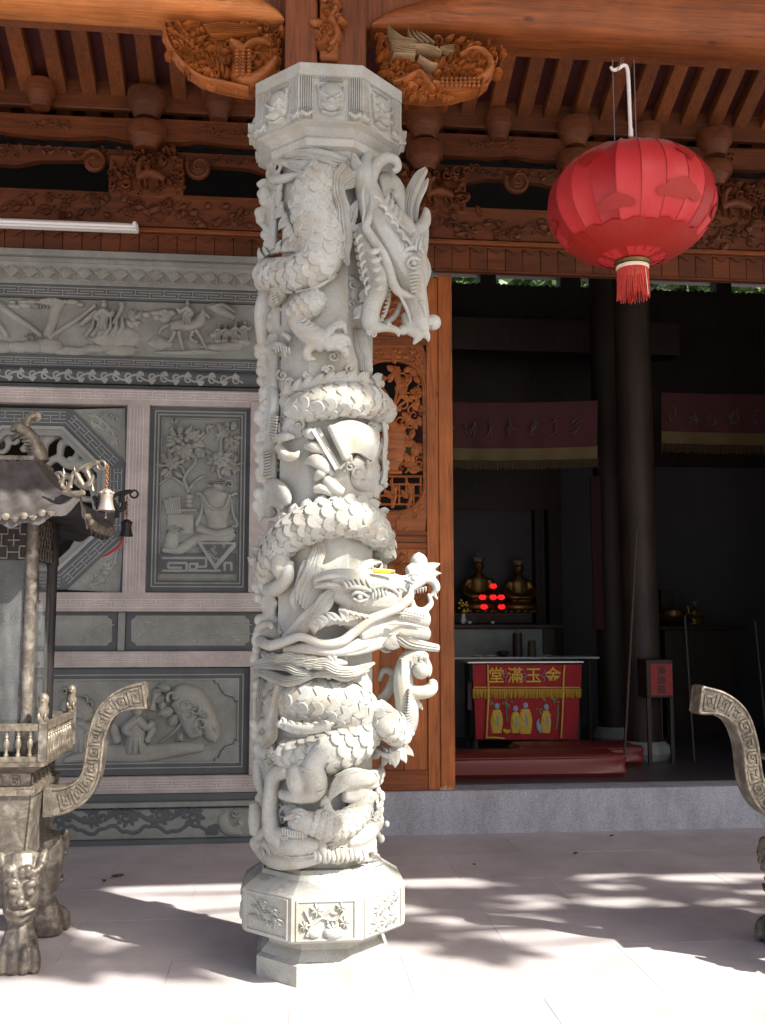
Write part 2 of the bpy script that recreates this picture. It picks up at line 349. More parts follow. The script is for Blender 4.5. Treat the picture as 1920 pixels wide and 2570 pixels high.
def leafp(mb, pl, x, y, ang, L, W, h, base=0.0, lobes=0):
    """pointed leaf lying on the plane: raised midrib, edges at the base"""
    a = R(ang); dx, dy = math.cos(a), math.sin(a); nx, ny = -dy, dx; n = 7 if not lobes else 2*lobes+3; L_, M_, R_ = [], [], []
    for i in range(n):
        t = i/(n-1); w = W*math.sin(math.pi*min(1, t*.92+.06))**.8
        if lobes and i % 2: w *= .62
        bx, by = x+dx*L*t, y+dy*L*t
        L_.append(pl.p(bx+nx*w, by+ny*w, base+h*.35)); R_.append(pl.p(bx-nx*w, by-ny*w, base+h*.35)); M_.append(pl.p(bx, by, base+h*(.6+.4*math.sin(math.pi*t))))
    B = [q+np.array([0, h*.7+.002, 0]) for q in L_]; D = [q+np.array([0, h*.7+.002, 0]) for q in R_]
    V = L_+M_+R_+B+D; F = []
    for i in range(n-1):
        F += [(i, n+i, n+i+1, i+1), (n+i, 2*n+i, 2*n+i+1, n+i+1), (3*n+i, i, i+1, 3*n+i+1), (2*n+i, 4*n+i, 4*n+i+1, 2*n+i+1)]
    mb.add(V, F)
def flower(mb, pl, x, y, r, h, base=0.0, n=7, a0=0):
    for k in range(n): leafp(mb, pl, x, y, a0+k*360/n, r, r*.36, h, base)
    for k in range(5): leafp(mb, pl, x, y, a0+20+k*72, r*.62, r*.28, h*1.3, base+h*.3)
    blob(mb, pl, x, y, r*.2, r*.2, h*.9, base+h*.6)
def figure(mb, pl, x, y, hgt, h, base=0.0, lean=0, arm=1):
    """small robed figure: feet at x,y, hgt pixels tall"""
    u = hgt/8
    rl(mb, pl, [(x-lean*.2*u, y), (x, y-2.5*u), (x+lean*.5*u, y-5*u), (x+lean*.7*u, y-6.4*u)], [2.1*u, 1.6*u, 1.5*u, .7*u], [h*.7, h, h, h*.8], base)
    blob(mb, pl, x+lean*.9*u, y-7.2*u, .75*u, .9*u, h*.9, base+h*.3); blob(mb, pl, x+lean*.9*u, y-8*u, .6*u, .45*u, h*.8, base+h*.3)
    rl(mb, pl, [(x+lean*.6*u, y-5.8*u), (x+arm*1.9*u, y-4.6*u), (x+arm*3*u, y-5.4*u)], [.8*u, .8*u, .5*u], h*.8, base+h*.4)
    rl(mb, pl, [(x+lean*.6*u, y-5.8*u), (x-arm*1.5*u, y-4.2*u), (x-arm*.6*u, y-3.2*u)], [.8*u, .9*u, .5*u], h*.8, base+h*.4)
    for k in (-1, 0, 1): rl(mb, pl, [(x+k*u, y-.2*u), (x+k*.7*u, y-3*u)], .25*u, h*.25, base+h*.8)
def fret(mb, o, u, v, L, Hh, p, w, d=.002, nrm=(0, -1, 0)):
    """interlocking T fret along u (length L), band height Hh, period p, as thin raised lines"""
    o, u, v, nn = np.asarray(o, float), unit(u), unit(v), np.asarray(nrm, float)
    def seg(a0, a1, b0, b1):
        a0, a1 = max(0, a0), min(L, a1)
        if a1-a0 < w*.5: return
        mb.prism([(a0, b0), (a1, b0), (a1, b1), (a0, b1)], o, u, v, nn, d)
    h2 = w/2
    seg(0, L, -h2, h2); seg(0, L, Hh-h2, Hh+h2)
    n = int(L/p)+2
    for i in range(-1, n):
        c = (i+.25)*p; seg(c-h2, c+h2, Hh/3+h2, Hh-h2); seg(c-.41*p, c+.41*p, Hh/3-h2, Hh/3+h2-1e-5)
        c = (i+.75)*p; seg(c-h2, c+h2, h2, Hh*2/3-h2); seg(c-.41*p, c+.41*p, Hh*2/3-h2, Hh*2/3+h2-1e-5)
# ================================================================== ground, step, hall shell
GY = 7.2                                                  # face of the hall front
g = MB(); g.add([(-400, -400, -.012), (400, -400, -.012), (400, 400, -.012), (-400, 400, -.012)], [(0, 1, 2, 3)])
ground = tag(g.build('ground', 'paving_far'), kind='structure')
pave = thing('pavement', None, None); tag(pave, kind='structure')
SL, SW = 1.02, .62
slab = MB().box(-SL/2+.0004, SL/2-.0004, -SW/2+.0004, SW/2-.0004, -.06, 0, .0008); so = slab.build('paving_slab', 'paving', pave); so.location = (0, 0, 0)
first = True
for j in range(-1, 12):
    yc = GY-.001-SW*(j+.5)
    for i in range(-4, 6):
        xc = .045+SL*i+(SL*.5 if j % 2 else 0)
        o = so if first else inst('paving_slab', so.data, pave, Matrix()); first = False
        if j == -1: yc = GY+.3
        o.location = (xc, yc, rnd.uniform(-.0006, .0006)); o.rotation_euler = (rnd.uniform(-.0006, .0006), rnd.uniform(-.0006, .0006), 0)
STZ = ZY(966, 1988, GY)
st = thing('granite_threshold', None, None, (1.9, GY, 0)); tag(st, kind='structure')
xs = [.02, 3.75, 7.0]
for a, b in zip(xs[:-1], xs[1:]):
    MB().box(a+.001, b-.001, GY, GY+.26, -.05, STZ, .006).build('step_block', 'granite_step', st)
HF = STZ-.012
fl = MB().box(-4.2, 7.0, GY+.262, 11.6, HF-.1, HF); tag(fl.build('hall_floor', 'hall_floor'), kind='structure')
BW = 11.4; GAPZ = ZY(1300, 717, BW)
hs = MB().box(-4.3, 7.1, BW, BW+.2, HF, GAPZ); hall_back = tag(hs.build('hall_wall', 'plaster'), 'white plaster wall at the back of the hall, coloured dark in place of dimness', 'wall')
tm = None
for k in range(90):                                       # rounded tile ends along the top of the back wall
    if tm is None: o = tm = MB().lathe([(.034, 0), (.034, .2)], (0, 0, 0), 8).build('tile', 'black', hall_back)
    else: o = inst('tile', tm.data, hall_back, Matrix())
    o.rotation_euler = (R(-90), 0, 0); o.location = (.3+k*.075, BW-.01, GAPZ-.02+.008*math.sin(k*1.7))
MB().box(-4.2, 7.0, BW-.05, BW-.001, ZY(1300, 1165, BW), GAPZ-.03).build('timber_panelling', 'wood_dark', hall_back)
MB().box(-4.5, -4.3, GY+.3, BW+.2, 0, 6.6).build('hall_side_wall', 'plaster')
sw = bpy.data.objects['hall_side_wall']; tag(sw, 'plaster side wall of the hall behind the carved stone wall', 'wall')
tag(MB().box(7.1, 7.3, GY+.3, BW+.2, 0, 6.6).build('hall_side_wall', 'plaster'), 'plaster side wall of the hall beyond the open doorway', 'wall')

# ================================================================== porch roof: ridge over the column line, rafters falling to the wall
RZ0 = ZY(120, 196, 7.0); RY, RS, FS, EY = 4.5, .47, .36, 2.25
def roofz(Y): return RZ0+RS*(7.0-Y) if Y >= RY else RZ0+RS*(7.0-RY)-FS*(RY-Y)
rf = thing('porch_roof', 'timber porch roof of evenly spaced rafters under dark red boards', 'roof', (1.3, 5.2, roofz(5.2)))
xr = XY(322/2.296, 190, 7.0)
for (ya, yb) in ((RY, GY+.3), (EY, RY)):
    sl = math.atan2(roofz(yb)-roofz(ya), yb-ya); Ln = math.hypot(yb-ya, roofz(yb)-roofz(ya)); r0 = None
    for i in range(-30, 46):
        if r0 is None: o = r0 = MB().box(-.056, .056, 0, Ln, 0, .10, .006).build('rafter', 'wood_y', rf, local=True)
        else: o = inst('rafter', r0.data, rf, Matrix())
        o.location = Vector((xr+i*.2165+rnd.uniform(-.006, .006), ya, roofz(ya)+rnd.uniform(0, .004)))-rf.location; o.rotation_euler = (sl, 0, 0)
ys_ = [EY-.1+k*.45 for k in range(6)]+[RY+k*.43 for k in range(0, 8)]; ys_ = sorted(y for y in ys_ if y <= GY+.45)
for y0, y1 in zip(ys_[:-1], ys_[1:]):
    z = .112; t = MB(); t.add([(-8, y0, roofz(y0)+z), (12, y0, roofz(y0)+z), (12, y1, roofz(y1)+z), (-8, y1, roofz(y1)+z), (-8, y0, roofz(y0)+z+.03), (12, y0, roofz(y0)+z+.03), (12, y1, roofz(y1)+z+.03), (-8, y1, roofz(y1)+z+.03)],
          [(3, 2, 1, 0), (4, 5, 6, 7), (0, 1, 5, 4), (1, 2, 6, 5), (2, 3, 7, 6), (3, 0, 4, 7)]); t.build('roof_board', 'board_red', rf)
MB().box(-8, 12, EY-.12, EY-.08, roofz(EY)-.06, roofz(EY)+.19, .01).build('eave_board', 'wood_x', rf)
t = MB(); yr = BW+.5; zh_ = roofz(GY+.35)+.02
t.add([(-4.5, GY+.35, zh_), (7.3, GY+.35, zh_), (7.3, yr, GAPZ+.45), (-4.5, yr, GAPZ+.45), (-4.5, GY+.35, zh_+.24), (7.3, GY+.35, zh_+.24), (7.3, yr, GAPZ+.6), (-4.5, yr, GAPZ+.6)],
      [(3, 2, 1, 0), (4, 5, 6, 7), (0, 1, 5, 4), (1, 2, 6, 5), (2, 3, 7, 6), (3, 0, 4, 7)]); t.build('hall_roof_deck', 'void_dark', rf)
MB().box(-4.4, 7.2, BW-.05, BW+.16, GAPZ+.14, GAPZ+.62).build('rear_purlin', 'black', rf)
for k in range(5): MB().box(1.35+k*.98, 1.35+k*.98+.13+.06*(k % 3), BW-.04, BW+.15, GAPZ-.08, GAPZ+.139).build('rear_bracket', 'black', rf)

# ================================================================== carved stone wall (left of the doorway)
WL, WR = -3.4, XY(705, 1300, GY-.1)                       # right end hidden by the column
wall = thing('carved_stone_wall', 'grey carved stone wall with relief panels and pink stone beams', 'wall', (-1.6, GY, 0))
def zl(y, x=300): return ZY(x, y, GY-.06)
PW = Plane(GY-.06)
def slabz(name, m, y0, y1, proud, x=300, xl=WL, xr_=WR, bev=.004):
    return MB().box(xl, xr_, GY-proud, GY+.2, zl(y1, x), zl(y0, x), bev).build(name, m, wall)
# core behind the panels, left open where the pierced octagonal window is
wx0, wx1 = XY(-148, 1250, GY), XY(309, 1250, GY)
MB().box(wx1, WR, GY+.0, GY+.2, 0, zl(1017)).build('wall_core', 'stone_dark', wall)
MB().box(WL, wx0, GY+.0, GY+.2, 0, zl(1017)).build('wall_core', 'stone_dark', wall)
MB().box(wx0, wx1, GY+.0, GY+.2, 0, zl(1489)).build('wall_core', 'stone_dark', wall)
# cornice
slabz('cornice_slab', 'stone_wall', 645, 660, .17); slabz('cornice_fillet', 'stone_wall', 660.6, 671, .13)
t = MB(); zc0, zc1 = zl(718), zl(671); prof = [(.11, zc1), (.10, zc1-.02), (.075, zc0+.03), (.05, zc0)]
t.add([(x, GY-a, z) for x in (WL, WR-.06) for a, z in prof]+[(x, GY+.1, z) for x in (WL, WR-.06) for z in (zc0, zc1)], [(i, i+1, 5+i, 4+i) for i in range(3)]); cyma = t.build('leaf_moulding', 'stone_wall', wall)
t = MB(); lw = .126; zc = (zc0+zc1)/2; Hh = zc1-zc0
def acanthus(t):
    for k in range(7):                                     # lobed leaf fanning from its stalk
        a = R(150-k*22); L_ = Hh*(.50-.03*abs(k-3)); q = (math.cos(a)*L_*.95, math.sin(a)*L_)
        t.sweep([(-.012, -.002, -Hh*.34), (q[0]*.5, -.02, q[1]*.5-Hh*.16), (q[0]*.95, -.017, q[1]*.95-Hh*.08), (q[0]*1.05, -.006, q[1]*.98-Hh*.1)], [(.004, .004), (.010, .010), (.010, .009), (.004, .003)], (0, -1, 0), C8, 9)
    t.sweep([(-.05, -.006, -Hh*.42), (0, -.012, -Hh*.36), (.05, -.006, -Hh*.44)], [.004, .006, .004], (0, -1, 0), C8, 6)
    t.sweep([(.054, -.004, -Hh*.4), (.058, -.012, 0), (.05, -.006, Hh*.4)], [.004, .005, .004], (0, -1, 0), C8, 6)
acanthus(t); am = t.build('moulding_leaf', 'stone_relief', wall, local=True); nleaf = int((WR-.1-WL)/lw)
ang = -math.atan2(.06, Hh)
for k in range(nleaf):
    o = am if k == 0 else inst('moulding_leaf', am.data, wall, Matrix())
    o.location = Vector((WL+.08+k*lw, GY-.082, zc))-wall.location; o.rotation_euler = (ang*.55, 0, 0)
def band(name, m, y0, y1, proud, lm, fy0, fy1, period, x=300, lw_=.0055, xl=WL, xr_=WR):
    o = slabz(name, m, y0, y1, proud, x, xl, xr_)
    f = MB(); za, zb = zl(fy1, x), zl(fy0, x); fret(f, (xl+.02, GY-proud, za), (1, 0, 0), (0, 0, 1), xr_-xl-.04, zb-za, period, lw_); tag(f.build('fret_line', lm, o), kind='stuff')
    return o
# children of children: parent space handled by build()
band('fret_band', 'stone_dark', 718.5, 751, .055, 'stone_line', 726, 746, .205)
slabz('relief_panel', 'stone_wall', 751.5, 893, .03, xr_=WR-.02)
# frieze relief: trees, seated and riding figures, rocks
PF = Plane(GY-.03); t = MB(); q = random.Random(3)
for (x, y, rx, ry) in [(20, 872, 55, 20), (110, 868, 60, 20), (180, 880, 50, 12), (300, 850, 60, 34), (270, 875, 80, 18), (395, 862, 40, 22), (560, 872, 70, 14), (600, 862, 35, 16), (470, 884, 90, 9), (-60, 870, 50, 26)]:
    for k in range(4): blob(t, PF, x+q.uniform(-rx*.5, rx*.5), y+q.uniform(-4, 4), rx*q.uniform(.4, .7), ry*q.uniform(.6, 1), .035*q.uniform(.6, 1.1))
rl(t, PF, [(-10, 760), (30, 790), (75, 820), (105, 845)], [9, 9, 8, 8], .03); rl(t, PF, [(120, 845), (130, 815), (140, 780), (150, 755)], [14, 13, 14, 18], .036)
rl(t, PF, [(125, 850), (160, 825), (200, 800), (240, 768)], [8, 7, 6, 6], .03); rl(t, PF, [(-15, 800), (10, 830), (20, 850)], [8, 7, 6], .03)
for (x0, y0, dx) in [(90, 758, 0), (150, 756, 0), (0, 762, 0)]:
    for k in range(9): blob(t, PF, x0+q.uniform(-45, 55), y0+q.uniform(-3, 12), q.uniform(10, 20), q.uniform(5, 9), .03)
for k in range(14): leafp(t, PF, 72+k*5, 853+q.uniform(-2, 2), -90+(k-7)*7, 16, 3.4, .03)
for k in range(7): rl(t, PF, [(80+k*8, 768), (80+k*8, 775)], 2.2, .032)
figure(t, PF, 258, 838, 78, .05, lean=.6, arm=1); rl(t, PF, [(205, 818), (225, 800), (245, 785)], [5, 8, 9], .045)
for k in range(6): rl(t, PF, [(215+k*16, 845), (232+k*15, 825), (238+k*14, 800)], [7, 6, 3], .04)
rl(t, PF, [(285, 815), (300, 790), (308, 770)], [5, 6, 7], .04); blob(t, PF, 306, 765, 8, 6, .045)
for k in range(7): leafp(t, PF, 335+q.uniform(-8, 8), 812+q.uniform(-14, 14), q.uniform(180, 360), 28, 9, .028)
for k in range(10): blob(t, PF, 395+q.uniform(-28, 38), 790+q.uniform(-12, 14), q.uniform(10, 18), q.uniform(8, 12), .03)
# horse and rider
rl(t, PF, [(430, 822), (455, 816), (480, 818), (498, 812), (508, 796), (512, 784)], [13, 17, 16, 15, 11, 8], .05); rl(t, PF, [(508, 786), (522, 795), (528, 802)], [7, 6, 4], .05)
for (a, b, c) in [((440, 835), (430, 855), (420, 862)), ((450, 835), (455, 858), (462, 880)), ((492, 830), (505, 850), (520, 880)), ((485, 832), (480, 852), (498, 862))]: rl(t, PF, [a, b, c], [7, 5, 4], .042)
rl(t, PF, [(425, 818), (408, 825), (400, 840)], [5, 5, 3], .035); figure(t, PF, 470, 822, 62, .062, lean=.2, arm=-1)
for k in range(5): leafp(t, PF, 508, 790+k*6, 150+k*8, 16, 4, .05)
rl(t, PF, [(520, 770), (545, 775), (590, 800)], [7, 14, 8], .04); rl(t, PF, [(525, 775), (560, 768), (590, 786)], [4, 6, 4], .05)
for (x, h) in [(565, 40), (590, 46), (612, 50), (548, 40)]: figure(t, PF, x, 858, h, .045, lean=.5, arm=1)
rl(t, PF, [(530, 845), (560, 838), (590, 842), (610, 850)], [9, 10, 10, 8], .04)
t.build('frieze_relief', 'stone_relief', wall, 60)
band('fret_band', 'stone_dark', 893.5, 927, .05, 'stone_line', 902, 919, .205)
# rounded moulding with inlaid scrolls
t = MB(); za, zb = zl(964), zl(927.5); rr = (zb-za)/2; pr = [(GY-.06-rr*1.3*math.sin(R(a)), (za+zb)/2+rr*math.cos(R(a))) for a in range(0, 181, 15)]
t.add([(x, y, z) for x in (WL, WR+.03) for y, z in pr], [(i, i+1, len(pr)+i+1, len(pr)+i) for i in range(len(pr)-1)] + [tuple(range(len(pr), 2*len(pr)))[::-1]]); t.build('round_moulding', 'stone_dark', wall, 60)
def scrolls(t, pl, x0, x1, yc, hh, slope, w, h, base, step, seed, yb=lambda x: 0):
    q = random.Random(seed); x = x0; k = 0; pts = []
    while x < x1+step: pts.append((x, yc(x)+(hh*.55 if k % 2 else -hh*.55))); x += step*.5; k += 1
    rl(t, pl, pts, w, h, base)
    for i, (a, b) in enumerate(pts[:-1]):
        hd = 1 if i % 2 else -1
        spiral(t, pl, a+step*.22, yc(a)-hd*hh*.2, hh*.8, 1.2, w*1.05, h, base, R(90*hd), hd)
        for m in range(4): leafp(t, pl, a+step*(.05+.1*m), yc(a)+hd*hh*.3, hd*(40+30*m)+q.uniform(-15, 15), hh*1.05, hh*.3, h, base)
PM = Plane(GY-.06-rr*1.28); t = MB(); scrolls(t, PM, -200, 560, lambda x: 946+(x-300)*.026, 13, 0, 2.6, .004, .0, 60, 4); tag(t.build('scroll_carving', 'stone_line', wall), kind='stuff')
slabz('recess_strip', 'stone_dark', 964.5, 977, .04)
# pink framework
band('pink_beam', 'stone_pink', 977.5, 1017, .085, 'stone_pink_line', 983, 1003, .20)
def post(px0, px1, y0, y1, ymid=1250):
    x0, x1 = XY(px0, ymid, GY-.1), XY(px1, ymid, GY-.1); za, zb = zl(y1, px0), zl(y0, px0); c = (x1-x0)*.26
    MB().prism([(x0, za+c), (x0+c, za), (x1-c, za), (x1, za+c), (x1, zb-c), (x1-c, zb), (x0+c, zb), (x0, zb-c)], (0, GY+.1, 0), (1, 0, 0), (0, 0, 1), (0, -1, 0), .19).build('pink_post', 'stone_pink', wall)
    o = wall.children[-1]
    for a, b in ((.12, .17), (.30, .33), (.44, .47), (.58, .61), (.72, .76)):
        MB().box(x0+(x1-x0)*a, x0+(x1-x0)*b, GY-.0945, GY-.08, za+c+.02, zb-c-.02).build('post_bead', 'stone_pink_line', o)
post(313, 369, 1004, 1502); MB().box(XY(626, 1250, GY-.1), WR+.05, GY-.1, GY+.1, zl(1487, 480), zl(1017, 480)+.03, .005).build('pink_post', 'stone_pink', wall)
MB().box(XY(626, 1800, GY-.1), WR+.05, GY-.1, GY+.1, zl(1946, 480), zl(1673, 480), .005).build('pink_post', 'stone_pink', wall)
band('pink_beam', 'stone_pink', 1487, 1535, .085, 'stone_pink_line', 1505, 1524, .205, 340)
slabz('pink_beam', 'stone_pink', 1634, 1674, .085, 480); band('pink_beam', 'stone_pink', 1946, 1989, .085, 'stone_pink_line', 1957, 1977, .20, 480)
f = MB(); fret(f, (XY(170, 1645, GY), GY-.0855, zl(1660, 480)), (1, 0, 0), (0, 0, 1), .8, zl(1643, 480)-zl(1660, 480), .2, .004, .002); tag(f.build('fret_line', 'stone_pink_line', wall), kind='stuff')
# ---- octagonal pierced window
Xp = lambda x, y=1250: XY(x, y, GY); oc = [(-12, 1030), (172, 1030), (304, 1162), (304, 1343), (172, 1474), (-12, 1474), (-144, 1343), (-144, 1162)]
cx, cy = 80, 1252
def ringp(s): return [np.array([XY(cx, cy, GY)+(x-cx)*s*PW.k, 0, ZY(cx, cy, GY)+(cy-y)*s*PW.k]) for x, y in oc]
def ring(name, m, s0, s1, y0, y1):
    a, b = ringp(s0), ringp(s1); V = []; F = []
    for p_ in a: V.append((p_[0], y0, p_[2]))
    for p_ in b: V.append((p_[0], y0, p_[2]))
    for p_ in a: V.append((p_[0], y1, p_[2]))
    for p_ in b: V.append((p_[0], y1, p_[2]))
    for i in range(8):
        j = (i+1) % 8; F += [(i, j, 8+j, 8+i), (16+i, 24+i, 24+j, 16+j), (i, 16+i, 16+j, j), (8+i, 8+j, 24+j, 24+i)]
    return MB().add(V, F).build(name, m, wall, flat=True)
ring('window_frame', 'stone_dark', 1.0, .80, GY-.05, GY+.12); ring('window_fillet', 'stone_line', .80, .765, GY-.065, GY+.13); ring('window_rim', 'stone_wall', .765, .70, GY-.045, GY+.14)
f = MB(); a, b = ringp(.965), ringp(.845)
for i in range(8):
    j = (i+1) % 8; o = b[i]; u = unit(b[j]-b[i]); L = np.linalg.norm(b[j]-b[i]); v = unit(np.cross(u, (0, 1, 0))); hh = abs(np.dot(a[i]-b[i], v)); v = v if np.dot(a[i]-b[i], v) > 0 else -v
    fret(f, o+np.array([0, GY-.05, 0]), u, v, L, hh, .125, .0055)
tag(f.build('fret_line', 'stone_line', wall), kind='stuff')
sq = [(wx0, zl(1487, 100)), (wx1, zl(1487, 100)), (wx1, zl(1018, 100)), (wx0, zl(1018, 100))]; a = ringp(1.0)
for (c, i, j) in [(sq[1], 3, 4), (sq[2], 1, 2), (sq[3], 7, 0), (sq[0], 5, 6)]:      # corner spandrels
    MB().prism([(c[0], c[1]), (a[i][0], a[i][2]), (a[j][0], a[j][2])], (0, GY+.1, 0), (1, 0, 0), (0, 0, 1), (0, -1, 0), .135).build('corner_panel', 'stone_wall', wall, flat=True)
MB().box(wx1-.004, XY(318, 1250, GY-.05), GY-.03, GY+.1, zl(1487), zl(1017)).build('dark_margin', 'stone_dark', wall)
PS = Plane(GY-.036); t = MB(); q = random.Random(5)
for (x, y, sgn) in [(270, 1070, 1), (255, 1440, -1)]:
    for k in range(11):
        a_ = q.uniform(-30, 30); b_ = q.uniform(-30, 25)*1
        if (a_-b_*sgn) < -12: continue
        spiral(t, PS, x+a_*.75, y+b_, q.uniform(7, 12), 1.1, 2.4, .012, 0, q.uniform(0, 6), q.choice((1, -1)))
    rl(t, PS, [(215, 1042 if sgn > 0 else 1470), (250, 1050 if sgn > 0 else 1462), (280, 1080 if sgn > 0 else 1430), (296, 1120 if sgn > 0 else 1380)], 3, .012)
    for k in range(9): leafp(t, PS, 225+k*8, (1046+k*7) if sgn > 0 else (1466-k*8), q.uniform(0, 360), 20, 5, .012)
t.build('corner_vine', 'stone_relief', wall)
t = MB(); PO = Plane(GY+.02); q = random.Random(11)
def curl(pts, w): rl(t, PO, pts, [x_*.72 for x_ in w], .035, -.01, C10)
curl([(88, 1190), (105, 1150), (112, 1110), (150, 1085), (178, 1090)], [10, 16, 18, 16, 9]); curl([(112, 1150), (92, 1120), (100, 1088), (125, 1082), (140, 1098)], [10, 12, 13, 10, 7])
curl([(150, 1150), (155, 1115), (180, 1108), (198, 1130), (188, 1150), (172, 1150)], [10, 15, 15, 15, 12, 7]); curl([(95, 1185), (140, 1150), (170, 1165), (200, 1165), (230, 1155)], [12, 14, 17, 19, 14])
curl([(120, 1200), (150, 1190), (180, 1200), (215, 1220), (250, 1205)], [12, 13, 12, 15, 10]); curl([(200, 1165), (225, 1190), (240, 1240), (245, 1300)], [14, 16, 18, 14]); curl([(140, 1230), (175, 1240), (205, 1250), (235, 1255)], [9, 10, 12, 8])
curl([(180, 1330), (210, 1345), (235, 1335), (255, 1350)], [8, 12, 14, 8]); curl([(175, 1390), (195, 1360), (230, 1345)], [8, 12, 10]); curl([(165, 1440), (185, 1400), (205, 1385)], [10, 12, 8])
for (x, y) in [(-60, 1150), (0, 1120), (40, 1100), (30, 1180), (-40, 1230), (60, 1240), (0, 1290), (80, 1330), (20, 1370), (100, 1400), (-60, 1330), (60, 1430), (120, 1300)]:
    spiral(t, PO, x, y, 34, 1.2, 9, .03, -.01, q.uniform(0, 6), q.choice((1, -1)))
for (x, y, r) in [(118, 1085, 9), (132, 1082, 8), (145, 1090, 8), (185, 1106, 9), (199, 1118, 9), (201, 1136, 8), (165, 1108, 8), (150, 1150, 7), (108, 1150, 7)]: blob(t, PO, x, y, r, r, .035, -.01)
remeshed(t, .007, 1).build('pierced_carving', 'stone_relief', wall, 60)
# ---- framed panels
def frame(name, px0, px1, y0, y1, steps, m0='stone_dark', x=480, xm=None, bk='stone_wall'):
    """stepped rectangular frame sunk towards the panel; steps: (inset px, depth proud, material)"""
    ym = (y0+y1)/2; k = PW.k; x0, x1 = XY(px0, ym, GY-.05), XY(px1, ym, GY-.05); za, zb = zl(y1, x), zl(y0, x)
    for i, (ins, proud, m) in enumerate(steps):
        nx = steps[i+1][0] if i+1 < len(steps) else None; a = ins*k
        if nx is None: MB().box(x0+a, x1-a, GY-proud, GY+.05, za+a, zb-a).build(name+'_panel', m, wall); break
        b = nx*k; t = MB()
        for (u0, u1, w0, w1) in [(x0+a, x1-a, za+a, za+b), (x0+a, x1-a, zb-b, zb-a), (x0+a, x0+b, za+b, zb-b), (x1-b, x1-a, za+b, zb-b)]: t.box(u0, u1, GY-proud, GY+.05, w0, w1, .0015)
        t.build(name+'_frame', m, wall)
ST = [(0, .045, 'stone_dark'), (12, .055, 'stone_line'), (15, .048, 'stone_dark'), (20, .052, 'stone_wall'), (24, .042, 'stone_dark'), (28, .036, 'stone_wall'), (31, .02, 'stone_wall')]
frame('vase', 371, 627, 1019, 1486, ST)
PV = Plane(GY-.02); t = MB(); q = random.Random(21)
X = lambda a: 300+a/4.097
Yv = lambda b: 1000+b/4.097
def zv(pts): return [(X(a), Yv(b)) for a, b in pts]
rl(t, PV, zv([(715, 970), (690, 900), (665, 830), (700, 760), (770, 680), (790, 600)]), [5, 5, 5, 4.5, 4, 3], .035); rl(t, PV, zv([(690, 910), (610, 850), (530, 815), (410, 880)]), [5, 4, 3, 2], .03)
rl(t, PV, zv([(720, 930), (780, 860), (850, 810), (895, 815)]), [5, 4, 4, 3], .03); rl(t, PV, zv([(670, 780), (650, 720), (600, 690)]), [4, 3.5, 3], .03); rl(t, PV, zv([(780, 560), (830, 440), (900, 370), (900, 300)]), [3, 2.5, 2.5, 4], .03)
rl(t, PV, zv([(1040, 830), (1020, 740), (1060, 640), (1040, 500), (1060, 380)]), [5, 4.5, 4, 3.5, 3], .03)
def cluster(cxx, cyy, rx, ry, n, L):
    for k in range(n):
        a = q.uniform(0, 2*math.pi); r = math.sqrt(q.uniform(0, 1)); leafp(t, PV, X(cxx+rx*r*math.cos(a)*.7), Yv(cyy+ry*r*math.sin(a)*.7), math.degrees(a)+q.uniform(-35, 35), L*q.uniform(.7, 1.2), L*.36, .022, q.uniform(.004, .022), 3)
cluster(680, 470, 200, 170, 42, 24); cluster(540, 690, 130, 110, 20, 22); cluster(1060, 660, 150, 90, 26, 22); cluster(1120, 370, 130, 100, 16, 22); cluster(1180, 680, 70, 60, 8, 20); cluster(860, 520, 60, 40, 6, 20); cluster(560, 290, 40, 40, 4, 18); cluster(890, 320, 30, 40, 3, 16)
flower(t, PV, X(670), Yv(540), 22, .02, .03); flower(t, PV, X(545), Yv(665), 20, .02, .03); flower(t, PV, X(1050), Yv(640), 23, .02, .03); flower(t, PV, X(1080), Yv(350), 16, .018, .025)
for (a, b, r) in [(720, 1010, 9.5), (718, 1055, 10.5), (718, 1100, 10.5)]: blob(t, PV, X(a), Yv(b), r, 8, .03)
rl(t, PV, zv([(620, 1150), (800, 1150)]), 4.5, .03); t.box(XY(X(490), 1350, GY), XY(X(765), 1350, GY), GY-.042, GY, ZY(X(600), Yv(1400), GY), ZY(X(600), Yv(1190), GY), .01)
for k in range(7): rl(t, PV, zv([(500+k*20, 1190), (470+k*24, 1060-q.uniform(0, 50))]), [4, 5], .03)
for (w, b) in [(24, 860), (22, 870)]: rl(t, PV, zv([(930, 870), (1110, 870)]), 4, .04)
rl(t, PV, zv([(1020, 890), (1010, 930), (1000, 980), (1000, 1100), (1010, 1220), (1010, 1330)]), [15, 17, 38, 38, 28, 26], [.03, .035, .055, .055, .045, .04]); spiral(t, PV, X(1130), Yv(890), 14, 1.0, 4, .03, 0, 3, 1)
for s_ in (-1, 1): rl(t, PV, zv([(1005+s_*150, 1000), (1005+s_*190, 980), (1005+s_*205, 1000)]), [6, 5, 4], .04); rl(t, PV, zv([(1005+s_*140, 1050), (1005+s_*170, 1200), (1005+s_*210, 1300), (1005+s_*150, 1320)]), [4, 5, 6, 5], .028)
rl(t, PV, zv([(860, 1010), (930, 1120), (1010, 1150), (1090, 1120), (1140, 1000)]), 4, .02, .045); rl(t, PV, zv([(800, 1340), (900, 1370), (1000, 1400), (1100, 1380), (1170, 1350)]), [10, 12, 13, 14, 10], .045)
rl(t, PV, zv([(450, 1560), (620, 1560), (760, 1470), (900, 1430), (1100, 1440), (1180, 1390)]), [8, 14, 14, 14, 15, 10], .04); blob(t, PV, X(560), Yv(1360), 20, 16, .045); rl(t, PV, zv([(540, 1390), (540, 1460), (530, 1540)]), [14, 18, 20], .045)
for k in range(6): spiral(t, PV, X(500+k*28), Yv(1340+q.uniform(-20, 30)), 7, 1, 2, .02, .03)
t.build('vase_relief', 'stone_relief', wall, 60)
